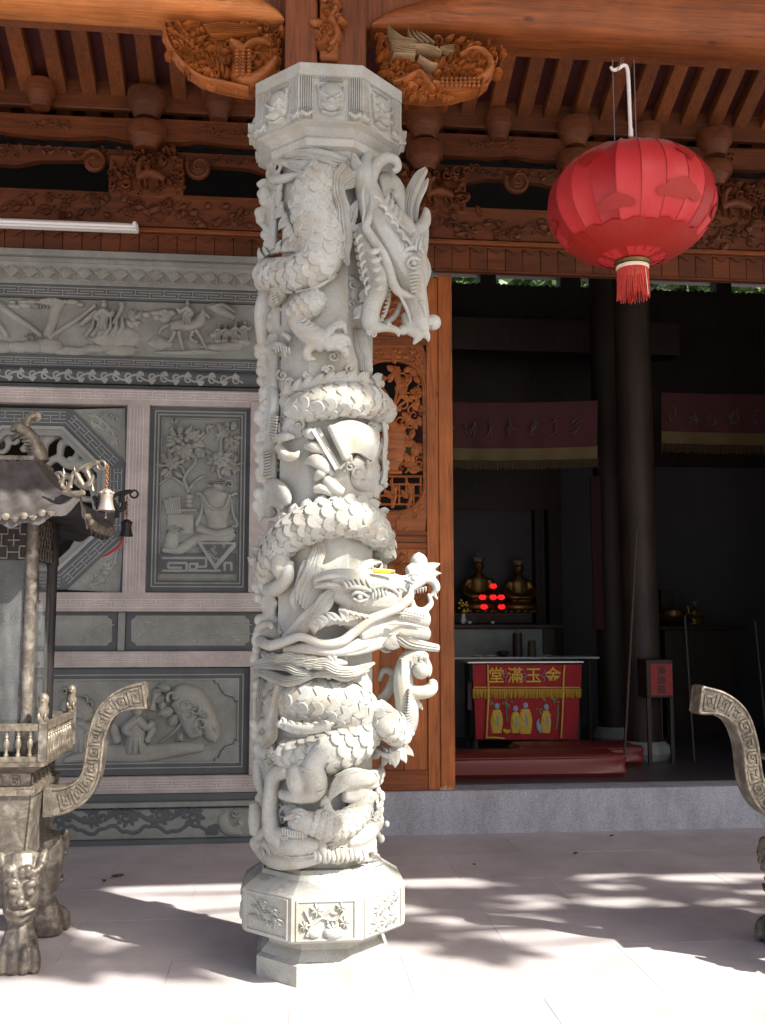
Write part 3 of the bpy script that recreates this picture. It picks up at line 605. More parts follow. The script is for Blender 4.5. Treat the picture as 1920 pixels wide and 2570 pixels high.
x0, x1 = XY(X(415), 1390, GY), XY(X(1200), 1390, GY); MB().box(x0, x1, GY-.05, GY, ZY(480, Yv(1800), GY), ZY(480, Yv(1600), GY), .004).build('carved_table', 'stone_dark', wall)
t = MB(); PT = Plane(GY-.05)
for a in ([(440, 1640), (890, 1640), (890, 1730), (800, 1730), (800, 1690)], [(440, 1770), (690, 1770), (690, 1690), (500, 1690), (500, 1740), (640, 1740)], [(700, 1770), (1040, 1770)], [(1080, 1770), (1080, 1690), (1150, 1690), (1150, 1770)], [(720, 1700), (790, 1700), (790, 1755), (720, 1755), (720, 1700)]):
    for u, v in zip(a[:-1], a[1:]): rl(t, PT, zv([u, v]), 3.2, .006, 0, n=2)
t.build('table_fret', 'stone_line', wall)
t = MB().prism([(X(800), -Yv(1490)), (X(1195), -Yv(1500)), (X(985), -Yv(1745))], (0, 0, 0), (1, 0, 0), (0, 0, 1), (0, -1, 0), .0)
def pxpoly(name, pts, Yf, d, m, par=None): return MB().prism([(XY(a, b, Yf), ZY(a, b, Yf)) for a, b in pts], (0, Yf, 0), (1, 0, 0), (0, 0, 1), (0, -1, 0), d).build(name, m, par or wall, flat=True)
pxpoly('table_cloth', zv([(800, 1480), (1200, 1480), (1195, 1530), (985, 1770)]), GY-.048, .014, 'stone_relief'); pxpoly('cloth_field', zv([(850, 1500), (1160, 1500), (985, 1700)]), GY-.061, .004, 'stone_dark')
t = MB(); PC = Plane(GY-.064)
for k in range(10): spiral(t, PC, X(985+q.uniform(-90, 90)*(1-k*.06)), Yv(1520+k*15), 5, 1.2, 1.2, .003, 0, q.uniform(0, 6))
t.build('cloth_scroll', 'stone_line', wall)
# ---- row of two shallow landscape panels
def notched(px0, px1, y0, y1, c, Yf, d, m, name):
    pts = [(px0+c, y0), (px1-c, y0), (px1-c*.8, y0+c*.5), (px1-c*.3, y0+c*.75), (px1, y0+c), (px1, y1-c), (px1-c*.3, y1-c*.75), (px1-c*.8, y1-c*.5), (px1-c, y1), (px0+c, y1), (px0+c*.8, y1-c*.5), (px0+c*.3, y1-c*.75), (px0, y1-c), (px0, y0+c), (px0+c*.3, y0+c*.75), (px0+c*.8, y0+c*.5)]
    return pxpoly(name, pts, Yf, d, m)
for (p0, p1, sd) in [(-120, 296, 31), (318, 660, 32)]:
    MB().box(XY(p0, 1580, GY), min(WR, XY(p1, 1580, GY)), GY-.03, GY, zl(1633, 480), zl(1536, 480)).build('panel_border', 'stone_dark', wall)
    p1b = min(p1, 640); notched(p0+12, p1b-14, 1545, 1620, 12, GY-.03, .008, 'stone_line', 'panel_edge'); notched(p0+14, p1b-16, 1547, 1618, 11, GY-.038, .003, 'stone_wall', 'landscape_panel')
    t = MB(); PL = Plane(GY-.041); q = random.Random(sd)
    for k in range(34):
        x = q.uniform(p0+25, p1b-40); y = q.uniform(1556, 1610); kind = q.random()
        if kind < .45: rl(t, PL, [(x, y), (x+12, y-q.uniform(2, 8)), (x+24, y-q.uniform(-3, 5)), (x+38, y+q.uniform(-3, 4))], 1.7, .005)
        elif kind < .75: spiral(t, PL, x, y, q.uniform(5, 10), 1.0, 1.8, .005, 0, q.uniform(0, 6), q.choice((1, -1)))
        else: leafp(t, PL, x, y, q.uniform(0, 360), 14, 4, .006)
    tag(t.build('landscape_relief', 'stone_relief', wall), kind='stuff')
MB().box(XY(298, 1580, GY), XY(316, 1580, GY), GY-.05, GY, zl(1633, 480), zl(1536, 480), .004).build('panel_divider', 'stone_wall', wall)
# ---- large lower panel
frame('lower', -60, 626, 1676, 1944, [(0, .045, 'stone_dark'), (15, .055, 'stone_line'), (18, .046, 'stone_dark'), (26, .05, 'stone_line'), (29, .03, 'stone_wall')])
for (cxx, cyy, sx, sy) in [(600, 1702, -1, 1), (600, 1915, -1, -1), (-35, 1702, 1, 1), (-35, 1915, 1, -1)]:
    for sc, Yf, m in ((1, GY-.03, 'stone_dark'), (.93, GY-.036, 'stone_line'), (.86, GY-.042, 'stone_wall')):
        pts = [(cxx, cyy), (cxx+sx*64*sc, cyy), (cxx+sx*64*sc, cyy+sy*12*sc), (cxx+sx*54*sc, cyy+sy*14*sc), (cxx+sx*48*sc, cyy+sy*30*sc), (cxx+sx*36*sc, cyy+sy*44*sc), (cxx+sx*14*sc, cyy+sy*50*sc), (cxx+sx*12*sc, cyy+sy*60*sc), (cxx, cyy+sy*60*sc)]
        pxpoly('corner_inlay', pts if sx*sy > 0 else pts[::-1], Yf, .006, m)
PB = Plane(GY-.03); t = MB(); q = random.Random(41); XB = lambda a: a/2.431
YB = lambda b: 1550+b/2.431
zb_ = lambda pts: [(XB(a), YB(b)) for a, b in pts]
rl(t, PB, zb_([(400, 870), (600, 830), (850, 830), (1100, 800), (1240, 790)]), [8, 20, 22, 18, 10], .035)
rl(t, PB, zb_([(1060, 480), (1120, 460), (1200, 500), (1260, 600), (1290, 690), (1310, 740)]), [16, 24, 26, 22, 22, 14], .055); rl(t, PB, zb_([(1090, 500), (1130, 560), (1170, 640), (1200, 720)]), [24, 26, 26, 20], .06)
for (a, b, r) in [(1060, 480, 12), (1110, 520, 9), (1140, 530, 12), (1195, 560, 9), (1250, 600, 10), (1190, 690, 8), (1230, 650, 14), (1160, 590, 14)]: spiral(t, PB, XB(a), YB(b), r+4, 1.0, 4.5, .025, .045, q.uniform(0, 6))
for (a, b, an, L) in [(1010, 480, 150, 30), (1040, 440, 200, 34), (1060, 560, 160, 40), (1080, 590, 120, 34), (1000, 500, 100, 26), (1290, 640, 60, 34), (1310, 690, 90, 30), (1090, 750, -70, 22), (1110, 750, -110, 22)]: leafp(t, PB, XB(a), YB(b), an, L, L*.35, .04, .02)
figure(t, PB, XB(830), YB(830), 120, .06, lean=.5, arm=1); rl(t, PB, zb_([(930, 560), (945, 500), (960, 455)]), [10, 6, 14], .05); blob(t, PB, XB(965), YB(445), 16, 6, .05)
rl(t, PB, zb_([(880, 650), (930, 680), (900, 750), (920, 740)]), [9, 11, 8, 7], .05)
figure(t, PB, XB(500), YB(820), 105, .05, lean=-.3, arm=-1); rl(t, PB, zb_([(390, 560), (440, 540), (500, 560), (540, 620)]), [20, 26, 24, 14], .05)
for (a, b) in [(395, 450), (430, 450), (520, 500), (550, 530), (540, 570)]: spiral(t, PB, XB(a), YB(b), 9, 1.1, 3.6, .035, 0, q.uniform(0, 6))
rl(t, PB, zb_([(980, 760), (1060, 700), (1110, 640)]), [3, 4, 5], .03); rl(t, PB, zb_([(640, 620), (690, 660), (720, 760)]), [8, 12, 12], .035); figure(t, PB, 60, YB(820), 110, .05); figure(t, PB, 130, YB(830), 90, .05)
t.build('lower_relief', 'stone_relief', wall, 60)
# ---- base
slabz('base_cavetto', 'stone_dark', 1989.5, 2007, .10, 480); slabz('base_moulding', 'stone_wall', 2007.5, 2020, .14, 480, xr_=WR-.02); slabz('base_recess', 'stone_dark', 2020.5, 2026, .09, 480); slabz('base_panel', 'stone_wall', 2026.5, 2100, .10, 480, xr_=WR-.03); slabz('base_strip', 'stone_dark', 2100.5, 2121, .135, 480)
PZ = Plane(GY-.10); t = MB(); q = random.Random(19)
for k in range(8):                                        # acanthus scroll inlaid along the base
    x0 = -120+k*84; yc = 2050-(x0-300)*.018; s_ = 1 if k % 2 else -1
    rl(t, PZ, [(x0-40, yc+10*s_), (x0-12, yc-8*s_), (x0+18, yc-10*s_), (x0+46, yc+8*s_)], [4, 6, 6, 4], .006)
    spiral(t, PZ, x0+16, yc+2*s_, 15, 1.3, 5.0, .006, 0, R(-90*s_), s_)
    for m in range(9): a_ = m*40+q.uniform(-12, 12); leafp(t, PZ, x0+16+13*math.cos(R(a_)), yc+11*math.sin(R(a_)), a_+35*s_, 19, 5.5, .006, 0)
    for m in range(4): leafp(t, PZ, x0-30+m*6, yc+6*s_-m*5*s_, 200+40*s_+m*20, 17, 5, .006)
pts = []; x = -100
while x < 525: pts.append((x, 2082-(x-300)*.018+9*math.sin(x*.062)+3*math.sin(x*.17))); x += 14
rl(t, PZ, pts, 4.6, .005, 0)
for (dx, dy) in [(0, 0), (10, -4), (9, 7), (-6, 7)]: blob(t, PZ, 530+dx, 2080+dy, 10, 9, .005)
tag(t.build('base_scroll', 'stone_dark', wall), kind='stuff')
t = MB(); rl(t, PZ, [(570, 2040), (560, 2055), (565, 2075), (585, 2085), (605, 2070), (598, 2060)], [8, 12, 13, 11, 7, 4], .02); spiral(t, PZ, 590, 2040, 12, 1, 4, .02); rl(t, PZ, [(555, 2080), (575, 2092), (604, 2090)], 5, .015); t.build('corner_carving', 'stone_relief', wall)
# ================================================================== timber frieze over wall and doorway
def inpoly(x, y, P):
    c = False; j = len(P)-1
    for i in range(len(P)):
        if (P[i][1] > y) != (P[j][1] > y) and x < (P[j][0]-P[i][0])*(y-P[i][1])/(P[j][1]-P[i][1])+P[i][0]: c = not c
        j = i
    return c
def carve_fill(t, pl, poly, n, size, h, seed, base=0.0, mode='mix'):
    q = random.Random(seed); xs_ = [p[0] for p in poly]; ys_ = [p[1] for p in poly]; k = 0; tries = 0
    while k < n and tries < n*20:
        tries += 1; x, y = q.uniform(min(xs_), max(xs_)), q.uniform(min(ys_), max(ys_))
        if not inpoly(x, y, poly): continue
        k += 1; m = q.random(); s_ = size*q.uniform(.7, 1.3)
        if m < .45: leafp(t, pl, x, y, q.uniform(0, 360), s_*1.5, s_*.5, h*q.uniform(.7, 1.2), base+h*q.uniform(0, .4), q.choice((0, 2)))
        elif m < .75: spiral(t, pl, x, y, s_*.75, 1.1, s_*.24, h*.8, base, q.uniform(0, 6), q.choice((1, -1)))
        elif m < .9: flower(t, pl, x, y, s_*.8, h*.6, base+h*.3, 6, q.uniform(0, 60))
        else: blob(t, pl, x, y, s_*.7, s_*.5, h, base, q.uniform(0, 180))
TY = 7.08; TL, TR = -3.6, 6.6
tf = thing('timber_frieze', 'dark brown carved timber frieze of beams and bracket blocks above the wall', 'frieze', (1.3, TY, 3.95))
def zt(y, x=0): return ZY(x, y, TY)
MB().box(TL, TR, TY+.03, TY+.09, zt(254), zt(150), .008).build('purlin', 'wood_frieze', tf)
def wavy(name, px0, px1, yt, yb, m, amp=6, per=190, ph=0, Yf=TY, d=.06):
    """board with a wavy lower edge between two photo columns"""
    x0, x1 = XY(px0, yt, Yf), XY(px1, yt, Yf); n = 36; top, bot = zt(yt), zt(yb); P = []
    for i in range(n+1):
        x = x0+(x1-x0)*i/n; u = ((x-x0)/(per*PX(Yf))+ph) % 1; b = amp*PX(Yf)*(math.sin(u*2*math.pi)**2 if u < .5 else 0); P.append((x, bot+b))
    up = [(x0+(x1-x0)*i/12, top+(amp*.5*PX(Yf) if i % 6 in (2, 3, 4) else 0)) for i in range(12, -1, -1)]
    return MB().prism(P+up, (0, Yf+d, 0), (1, 0, 0), (0, 0, 1), (0, -1, 0), d).build(name, m, tf, flat=True)
wavy('tie_beam', -560, 830, 282, 336, 'wood_frieze', 8, 250, .1); wavy('tie_beam', 832, 2400, 282, 336, 'wood_frieze', 8, 250, .35)
PTm = Plane(TY-.002); t = MB(); q = random.Random(2)
for cx_ in (105, 560, 1240, 1790):
    y0 = 300+cx_*.05
    for k in range(14): spiral(t, PTm, cx_+q.uniform(-70, 70), y0+q.uniform(-8, 14), q.uniform(6, 11), 1.1, 2.8, .012, 0, q.uniform(0, 6), q.choice((1, -1)))
tag(t.build('tie_beam_scroll', 'wood_frieze', tf), kind='stuff')
# bracket blocks: eight-sided bowls
def dou(px, y0, y1, wpx):
    X0 = XY(px, y0, TY); zb, z1 = ZY(px, y1, TY), ZY(px, y0, TY); h = z1-zb; r = wpx/2*PX(TY)
    MB().lathe([(r*.62, 0), (r*.66, h*.1), (r*.86, h*.42), (r*1.0, h*.48), (r*1.04, h*.75), (r*1.0, h*.95), (r*.9, h)], (X0, TY-.01, zb), 16).build('bracket_block', 'wood_frieze', tf, 30)
for a in [(105, 208, 273, 74), (370, 233, 302, 98), (550, 238, 305, 72), (370, 318, 380, 100), (1065, 283, 352, 96), (1250, 285, 356, 72), (1440, 305, 372, 90), (1620, 318, 378, 74), (1790, 333, 396, 92), (1065, 365, 432, 96), (1440, 388, 450, 92), (1790, 415, 470, 92), (-130, 220, 290, 98)]: dou(*a)
# carved apron beam
t = MB(); n = 90; top, bot = zt(358), zt(392); P = []
for i in range(n+1):
    px = -560+i*33; u = (px % 370)/370; dip = 16*(u < .18 or u > .82)+9*(.18 <= u < .26 or .74 < u <= .82)+3*math.sin(px*.21); P.append((XY(px, 380, TY+.02), bot-dip*PX(TY)))
t.prism(P+[(P[-1][0], top), (P[0][0], top)], (0, TY+.08, 0), (1, 0, 0), (0, 0, 1), (0, -1, 0), .06).build('apron_beam', 'wood_frieze', tf, flat=True)
t = MB(); PA = Plane(TY+.02); q = random.Random(8)
for i in range(150):
    px = -150+i*16; y = 374+px*.046+q.uniform(-10, 14)
    if q.random() < .5: leafp(t, PA, px, y, q.uniform(0, 360), 19, 6, .018, .0, q.choice((0, 2)))
    else: spiral(t, PA, px, y, q.uniform(7, 12), 1.1, 3.2, .016, 0, q.uniform(0, 6), q.choice((1, -1)))
tag(t.build('apron_carving', 'wood_frieze', tf), kind='stuff')
for px, y, hd in ((237, 408, 1), (500, 420, -1), (1000, 440, 1), (1300, 455, -1), (1690, 480, 1)):
    t = MB(); spiral(t, Plane(TY-.01), px, y, 32, 1.5, 7, .03, 0, R(200), hd); blob(t, Plane(TY-.01), px, y, 26, 26, .016); t.build('scroll_end', 'wood_frieze', tf)
# carved blocks with animals
for (px, y0, y1, w, sd) in [(367, 376, 490, 184, 51), (1090, 430, 528, 170, 52), (1830, 455, 560, 190, 53), (-180, 372, 470, 180, 54)]:
    xc = XY(px, y0, TY-.06); zb, z1 = ZY(px, y1, TY-.06), ZY(px, y0, TY-.06); hw = w/2*PX(TY)
    o = MB().box(xc-hw, xc+hw, TY-.03, TY+.12, zb, z1-.03, .01).build('carved_block', 'wood_frieze', tf); PK = Plane(TY-.03); t = MB()
    sx = w/184; mm = lambda a, b: (px+(a-367)*sx, y0+(b-376)*(y1-y0)/114)
    rl(t, PK, [mm(345, 450), mm(375, 438), mm(400, 445), mm(415, 455)], [11, 15, 15, 10], .06); rl(t, PK, [mm(350, 445), mm(352, 415), mm(365, 400), mm(350, 410)], [11, 10, 8, 5], .06)
    for a in (350, 365, 395, 410): rl(t, PK, [mm(a, 455), mm(a+3, 472)], 4, .05)
    for k in range(8): leafp(t, PK, *mm(366+k*3, 398+k*6), -20-k*4, 12, 3, .05)
    carve_fill(t, PK, [mm(278, 380), mm(456, 380), mm(456, 425), mm(278, 425)], 26, 14, .055, sd); carve_fill(t, PK, [mm(278, 425), mm(335, 425), mm(335, 470), mm(278, 470)], 12, 13, .05, sd+9); carve_fill(t, PK, [mm(420, 425), mm(458, 425), mm(458, 475), mm(420, 475)], 9, 13, .05, sd+5); carve_fill(t, PK, [mm(278, 470), mm(458, 470), mm(458, 488), mm(278, 488)], 16, 8, .03, sd+3)
    t.build('animal_carving', 'wood_frieze', o)
# floral beam
MB().box(TL, TR, TY-.02, TY+.14, zt(556), zt(472), .006).build('flower_beam', 'wood_frieze', tf)
t = MB(); PG = Plane(TY-.02); q = random.Random(14)
for i in range(230):
    px = -160+i*9.6+q.uniform(-5, 5); y = 514+px*.0425+q.uniform(-27, 27); m = q.random()
    if m < .55: leafp(t, PG, px, y, q.uniform(0, 360), q.uniform(18, 30), q.uniform(7, 11), .028, q.uniform(0, .012), q.choice((0, 0, 3)))
    elif m < .8: flower(t, PG, px, y, q.uniform(12, 19), .02, .006, 6, q.uniform(0, 60))
    else: rl(t, PG, [(px, y), (px+14, y-8), (px+30, y+2), (px+44, y-7)], 2.5, .02)
tag(t.build('flower_carving', 'wood_frieze', tf), kind='stuff')
MB().box(TL, TR, TY-.05, TY+.1, zt(573), zt(562), .006).build('rail', 'wood_x', tf)
# plank course with a zigzag valance
pw = .1345; x = TL; zb, z1 = zt(634), zt(574); pm = None
while x < TR:
    if pm is None: o = pm = MB().box(0, pw-.004, 0, .03, zb, z1, .003).build('plank', 'wood_frieze', tf)
    else: o = inst('plank', pm.data, tf, Matrix())
    o.location = (x, TY-.005+rnd.uniform(0, .004), 0); x += pw
t = MB(); x = TL; a = zt(589)
while x < TR:
    t.prism([(x, z1-.003), (x+pw/2, a), (x+pw, z1-.003)], (0, TY-.007, 0), (1, 0, 0), (0, 0, 1), (0, -1, 0), .014); t.bar((x, TY-.022, z1-.004), (x+pw/2, TY-.022, a-.006), .012, .008, (0, -1, 0)); t.bar((x+pw/2, TY-.0225, a-.006), (x+pw, TY-.0225, z1-.004), .012, .008, (0, -1, 0)); x += pw
tag(t.build('zigzag_valance', 'wood_frieze', tf), kind='stuff')
MB().box(XY(1090, 695, TY), TR, TY-.01, TY+.05, zt(640), zt(634.5), .003).build('lintel', 'wood_frieze', tf)
MB().box(XY(560, 695, TY), TR, TY+.03, TY+.2, zt(610), zt(574), .003).build('lintel_core', 'wood_frieze', tf)

# ================================================================== posts, front beams and carved corbels at the column line
CXc, CYc = .2, 4.6; CAPZ = ZY(830, 160, 4.262)
pst = thing('timber_post', 'red brown timber post standing on the column capital between the two beams', 'post', (CXc, CYc, CAPZ))
MB().box(XY(716, 60, 4.43), XY(797, 60, 4.43), 4.43, 4.75, CAPZ, CAPZ+1.0, .008).build('post_half', 'wood_red', pst)
MB().box(XY(799, 60, 4.5), XY(918, 60, 4.5), 4.47, 4.78, CAPZ, CAPZ+1.0, .008).build('post_half', 'wood_red', pst)
t = MB(); PP = Plane(4.45); t.box(XY(803, 60, 4.44), XY(848, 60, 4.44), 4.42, 4.5, ZY(825, 150, 4.42), CAPZ+.6, .01)
carve_fill(t, PP, [(805, 5), (850, 5), (846, 60), (853, 100), (840, 140), (808, 150)], 26, 20, .04, 77, .02); rl(t, PP, [(815, 0), (845, 20), (830, 55), (845, 95), (825, 130)], [14, 15, 14, 14, 9], .06); t.build('post_carving', 'wood_carved', pst)
BZ = ZY(405, 91, 4.66)
def beam(xe, xf, sgn, c, name, label, bm='wood_beam'):
    b = thing(name, label, 'beam', ((xe+xf)/2, CYc, BZ)); pts = []; rad = []
    for s_ in (.0, .02, .05, .1, .18, .3, .5, .9, 1.6, 2.4, abs(xf-xe)):
        h = max(.012, min(.44, c*math.sqrt(s_))); pts.append((xe-sgn*s_, CYc-.06, BZ+h/2)); rad.append((h/2, .07+.08*min(1, s_/.5)))
    pr = [(math.cos(a)*(1 if abs(math.cos(a)) < .9 else 1), (abs(math.sin(a))**.6)*math.copysign(1, math.sin(a))) for a in np.linspace(0, 2*math.pi, 28, endpoint=False)]
    MB().sweep(pts, rad, (0, -1, 0), pr, 60, round_ends=False).build('beam_body', bm, b, 50)
    MB().box(min(xe+sgn*.03, xf), max(xe+sgn*.03, xf), CYc-.09, CYc+.08, BZ+.012, BZ+.5, .006).build('beam_core', 'wood_red', b)
    return b
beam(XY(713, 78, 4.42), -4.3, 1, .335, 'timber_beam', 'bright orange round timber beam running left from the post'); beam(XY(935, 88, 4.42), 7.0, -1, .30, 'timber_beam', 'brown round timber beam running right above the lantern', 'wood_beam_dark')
zc_ = lambda pts: [(380+a/1.797, b/1.797) for a, b in pts]
def corbel(outline, label):
    xs_ = [p[0] for p in outline]; cb = thing('carved_corbel', label, 'corbel', (XY(sum(xs_)/len(xs_), 120, 4.5), 4.5, BZ-.2), 'carved corbels under the beams')
    mx, my = sum(p[0] for p in outline)/len(outline), sum(p[1] for p in outline)/len(outline); outline = [(mx+(a-mx)*.94, my+(b-my)*.92) for a, b in outline]
    MB().prism([(XY(a, b, 4.5), ZY(a, b, 4.5)) for a, b in outline], (0, 4.58, 0), (1, 0, 0), (0, 0, 1), (0, -1, 0), .07).build('corbel_board', 'wood_carved', cb, flat=True); return cb
o1 = zc_([(45, 112), (60, 190), (100, 262), (150, 322), (210, 365), (300, 395), (400, 415), (458, 424), (520, 400), (596, 330), (597, 135), (400, 128), (200, 118)])
cb1 = corbel(o1, 'orange wooden corbel carved with a bird and leaves under the left beam'); PCb = Plane(4.51); t = MB()
carve_fill(t, PCb, zc_([(60, 130), (110, 255), (200, 350), (300, 385), (250, 250), (120, 130)]), 90, 19, .055, 61); carve_fill(t, PCb, o1, 80, 17, .04, 65); carve_fill(t, PCb, zc_([(380, 200), (590, 150), (590, 330), (450, 410), (380, 390)]), 50, 18, .035, 62)
rl(t, PCb, zc_([(250, 140), (340, 135), (430, 150), (495, 150)]), [10, 13, 12, 8], .05)
for k in range(6): rl(t, PCb, zc_([(240+k*6, 150+k*8), (320, 140+k*9), (400, 146+k*8), (480, 140+k*7)]), 2.4, .05, .02)
rl(t, PCb, zc_([(360, 215), (400, 240), (410, 300), (400, 350), (440, 380), (510, 350), (560, 290)]), [12, 20, 26, 28, 22, 20, 12], .075); rl(t, PCb, zc_([(400, 260), (450, 215), (500, 210), (540, 230)]), [9, 10, 9, 5], .07)
rl(t, PCb, zc_([(60, 130), (75, 200), (115, 270), (170, 330), (240, 375), (330, 395), (440, 420)]), [6, 8, 9, 9, 10, 9, 8], .06)
for k in range(12): leafp(t, PCb, *zc_([(75+k*24, 160+k*15)])[0], 20+k*5, 24, 7, .06, .02)
for k in range(8):
    for j in range(3): blob(t, PCb, *zc_([(390+j*26, 270+k*15)])[0], 7, 5, .02, .07)
t.build('leaf_carving', 'wood_carved', cb1)
o2 = zc_([(1003, 172), (1030, 300), (1075, 395), (1130, 438), (1250, 452), (1370, 446), (1480, 412), (1545, 350), (1592, 213), (1400, 200), (1200, 190)])
cb2 = corbel(o2, 'brown wooden corbel carved with a dragon, its pale head, under the right beam'); t = MB()
carve_fill(t, PCb, zc_([(1015, 190), (1080, 385), (1140, 430), (1260, 440), (1200, 330), (1050, 190)]), 60, 19, .05, 63); carve_fill(t, PCb, zc_([(1300, 210), (1580, 222), (1540, 340), (1480, 400), (1330, 430)]), 80, 19, .06, 64); carve_fill(t, PCb, o2, 80, 17, .04, 66)
rl(t, PCb, zc_([(1260, 400), (1330, 415), (1400, 410), (1470, 385), (1520, 330), (1500, 270), (1440, 250), (1380, 280)]), [10, 16, 18, 18, 15, 13, 12, 9], .08); rl(t, PCb, zc_([(1080, 400), (1140, 380), (1200, 350), (1240, 390), (1270, 430)]), [10, 13, 12, 13, 9], .07)
for k in range(9):
    for j in range(3): blob(t, PCb, *zc_([(1300+k*20, 396+j*15)])[0], 6, 5, .02, .075)
t.build('dragon_carving', 'wood_carved', cb2); t = MB(); q = random.Random(9)
rl(t, PCb, zc_([(1150, 250), (1210, 245), (1260, 255), (1300, 275)]), [9, 13, 11, 6], .09); rl(t, PCb, zc_([(1200, 290), (1250, 320), (1280, 325)]), [7, 8, 5], .08); blob(t, PCb, *zc_([(1275, 258)])[0], 7, 6, .1)
for k in range(8):
    a = (1055+q.uniform(-10, 10), 190+k*17); e = (1065+k*8-30, 165+k*18); rl(t, PCb, zc_([(1180, 225+k*9), (1130, 215+k*10), (1090, 190+k*13), (1060+k*3, 160+k*19)]), [6, 5, 4.5, 1.2], .08, .01)
for k in range(4): rl(t, PCb, zc_([(1190+k*25, 235), (1160+k*22, 205), (1150+k*16, 172+k*6)]), [5, 4, 1], .08, .01)
for k in range(4): rl(t, PCb, zc_([(1290, 262), (1320, 255+k*6), (1350, 250+k*10)]), [3, 2.2, 1], .08, .02)
tag(t.build('pale_head', 'wood_pale', cb2), 'pale unpainted dragon head with spiky mane')

# ================================================================== tube lamp
tl = thing('tube_lamp', 'white fluorescent tube lamp fixed under the carved frieze beam', 'lamp', (XY(170, 560, 6.95), 6.95, ZY(170, 566, 6.95)))
za = ZY(345, 571, 6.97); xa, xb = XY(-260, 560, 6.97), XY(346, 572, 6.97)
MB().box(xa, xb, 6.955, 7.025, za-.026, za+.026, .006).build('housing', 'white_enamel', tl); MB().sweep([(xa+.03, 6.935, za-.006), (xb-.03, 6.935, za-.006)], .014, (0, 0, 1), C12, 2).build('tube', 'tube_glass', tl)
MB().box(xb-.03, xb-.004, 6.915, 6.956, za-.022, za+.024, .004).build('socket', 'white_enamel', tl); MB().box(xa+.004, xa+.03, 6.915, 6.956, za-.022, za+.024, .004).build('socket', 'white_enamel', tl)

# ================================================================== carved door leaf
DY = 7.235; zd = lambda y, x=1060: ZY(x, y, DY); xd = lambda x, y=1300: XY(x, y, DY)
dr = thing('carved_door', 'orange wooden door leaf with a pierced carved panel, standing open', 'door', (xd(1000), DY+.03, STZ))
D0, D1 = 828, 1137
MB().box(xd(1102), xd(1137), DY-.015, DY+.06, STZ+.002, zd(692, 1128), .004).build('outer_stile', 'wood_z', dr)
MB().box(xd(828), xd(866), DY-.015, DY+.06, STZ+.002, zd(692, 1128), .004).build('outer_stile', 'wood_z', dr)
MB().box(xd(1072), xd(1101.5), DY-.005, DY+.05, STZ+.004, zd(697), .004).build('stile', 'wood_z', dr); MB().box(xd(866.5), xd(895), DY-.005, DY+.05, STZ+.004, zd(697), .004).build('stile', 'wood_z', dr)
for (y0, y1) in ((697, 716), (846, 866), (1332, 1345), (1362, 1376), (1524, 1548), (1933, 1984)): MB().box(xd(895.5), xd(1071.5), DY-.004, DY+.05, zd(y1), zd(y0), .005).build('rail', 'wood_x', dr)
for (y0, y1, m) in ((716, 846, 'wood_z'), (1345, 1362, 'wood_x'), (1376, 1524, 'wood_z')): MB().box(xd(895.5), xd(1071.5), DY+.02, DY+.04, zd(y1), zd(y0)).build('panel', m, dr)
for i in range(3): MB().box(xd(895.5+i*58.7)+.001, xd(895.5+(i+1)*58.7)-.001, DY+.012+.003*(i % 2), DY+.04, zd(1933), zd(1548), .003).build('panel_board', 'wood_z', dr)
PD = Plane(DY+.02); t = MB(); q = random.Random(17)
carve_fill(t, PD, [(900, 720), (1068, 720), (1068, 842), (900, 842)], 60, 20, .016, 71); carve_fill(t, PD, [(900, 1380), (1068, 1380), (1068, 1520), (900, 1520)], 60, 20, .016, 72); t.build('panel_carving', 'wood_carved', dr)
# pierced panel: cartouche opening
lx0, lx1, ly0, ly1 = 895.5, 1071.5, 866, 1332; ocx = (lx0+lx1)/2; ow, ot, ob = 80, 908, 1282
def cart(s): 
    P = []
    for a in range(0, 361, 12):
        c_, s_ = math.cos(R(a)), math.sin(R(a)); rx = ow*s; yy = (ot+70 if s_ < 0 else ob-70); P.append((ocx+rx*math.copysign(abs(c_)**.75, c_), yy+s_*70*s))
    return P
P = cart(1.0); n = len(P)-1; V = []; F = []
for (x, y) in P[:-1]:
    V.append((xd(x), DY+.008, zd(y)))
for (x, y) in P[:-1]:
    dx, dy = x-ocx, y-(ly0+ly1)/2; k = min((lx1-ocx)/max(abs(dx), 1e-3), ((ly1-ly0)/2)/max(abs(dy), 1e-3)); V.append((xd(ocx+dx*k), DY+.008, zd((ly0+ly1)/2+dy*k)))
m_ = len(V); V += [(a, DY+.04, c) for a, b, c in V]
for i in range(n): j = (i+1) % n; F += [(i, n+i, n+j, j), (m_+i, m_+j, m_+n+j, m_+n+i), (i, j, m_+j, m_+i)]
for (cx2, cy2) in ((lx0, ly0), (lx1, ly0), (lx1, ly1), (lx0, ly1)):
    pass
MB().add(V, F).build('pierced_panel', 'wood_carved', dr, flat=True)
o = dr.children[-1]; t = MB(); PE = Plane(DY+.008)
for k in range(90):
    x, y = q.uniform(lx0+6, lx1-6), q.choice((q.uniform(ly0+6, ot+20), q.uniform(ob-25, ly1-6)))
    if inpoly(x, y, cart(1.1)): continue
    (leafp(t, PE, x, y, q.uniform(0, 360), 17, 6, .012) if q.random() < .5 else spiral(t, PE, x, y, 9, 1.1, 2.6, .011, 0, q.uniform(0, 6), q.choice((1, -1))))
rl(t, PE, cart(1.05), 3, .01)
t.build('border_carving', 'wood_carved', o)
t = MB(); PH = Plane(DY+.03)
def tw(pts, w, h=.016): rl(t, PH, pts, w, h, 0, C8)
tw([(ocx-2, 1040), (ocx-2, 1060), (ocx+5, 1090), (ocx, 1150), (ocx, 1180)], [14, 12, 32, 30, 16], .022); tw([(ocx-18, 1028), (ocx+22, 1028)], 6, .02); tw([(ocx-20, 1185), (ocx+24, 1185)], 6, .02)
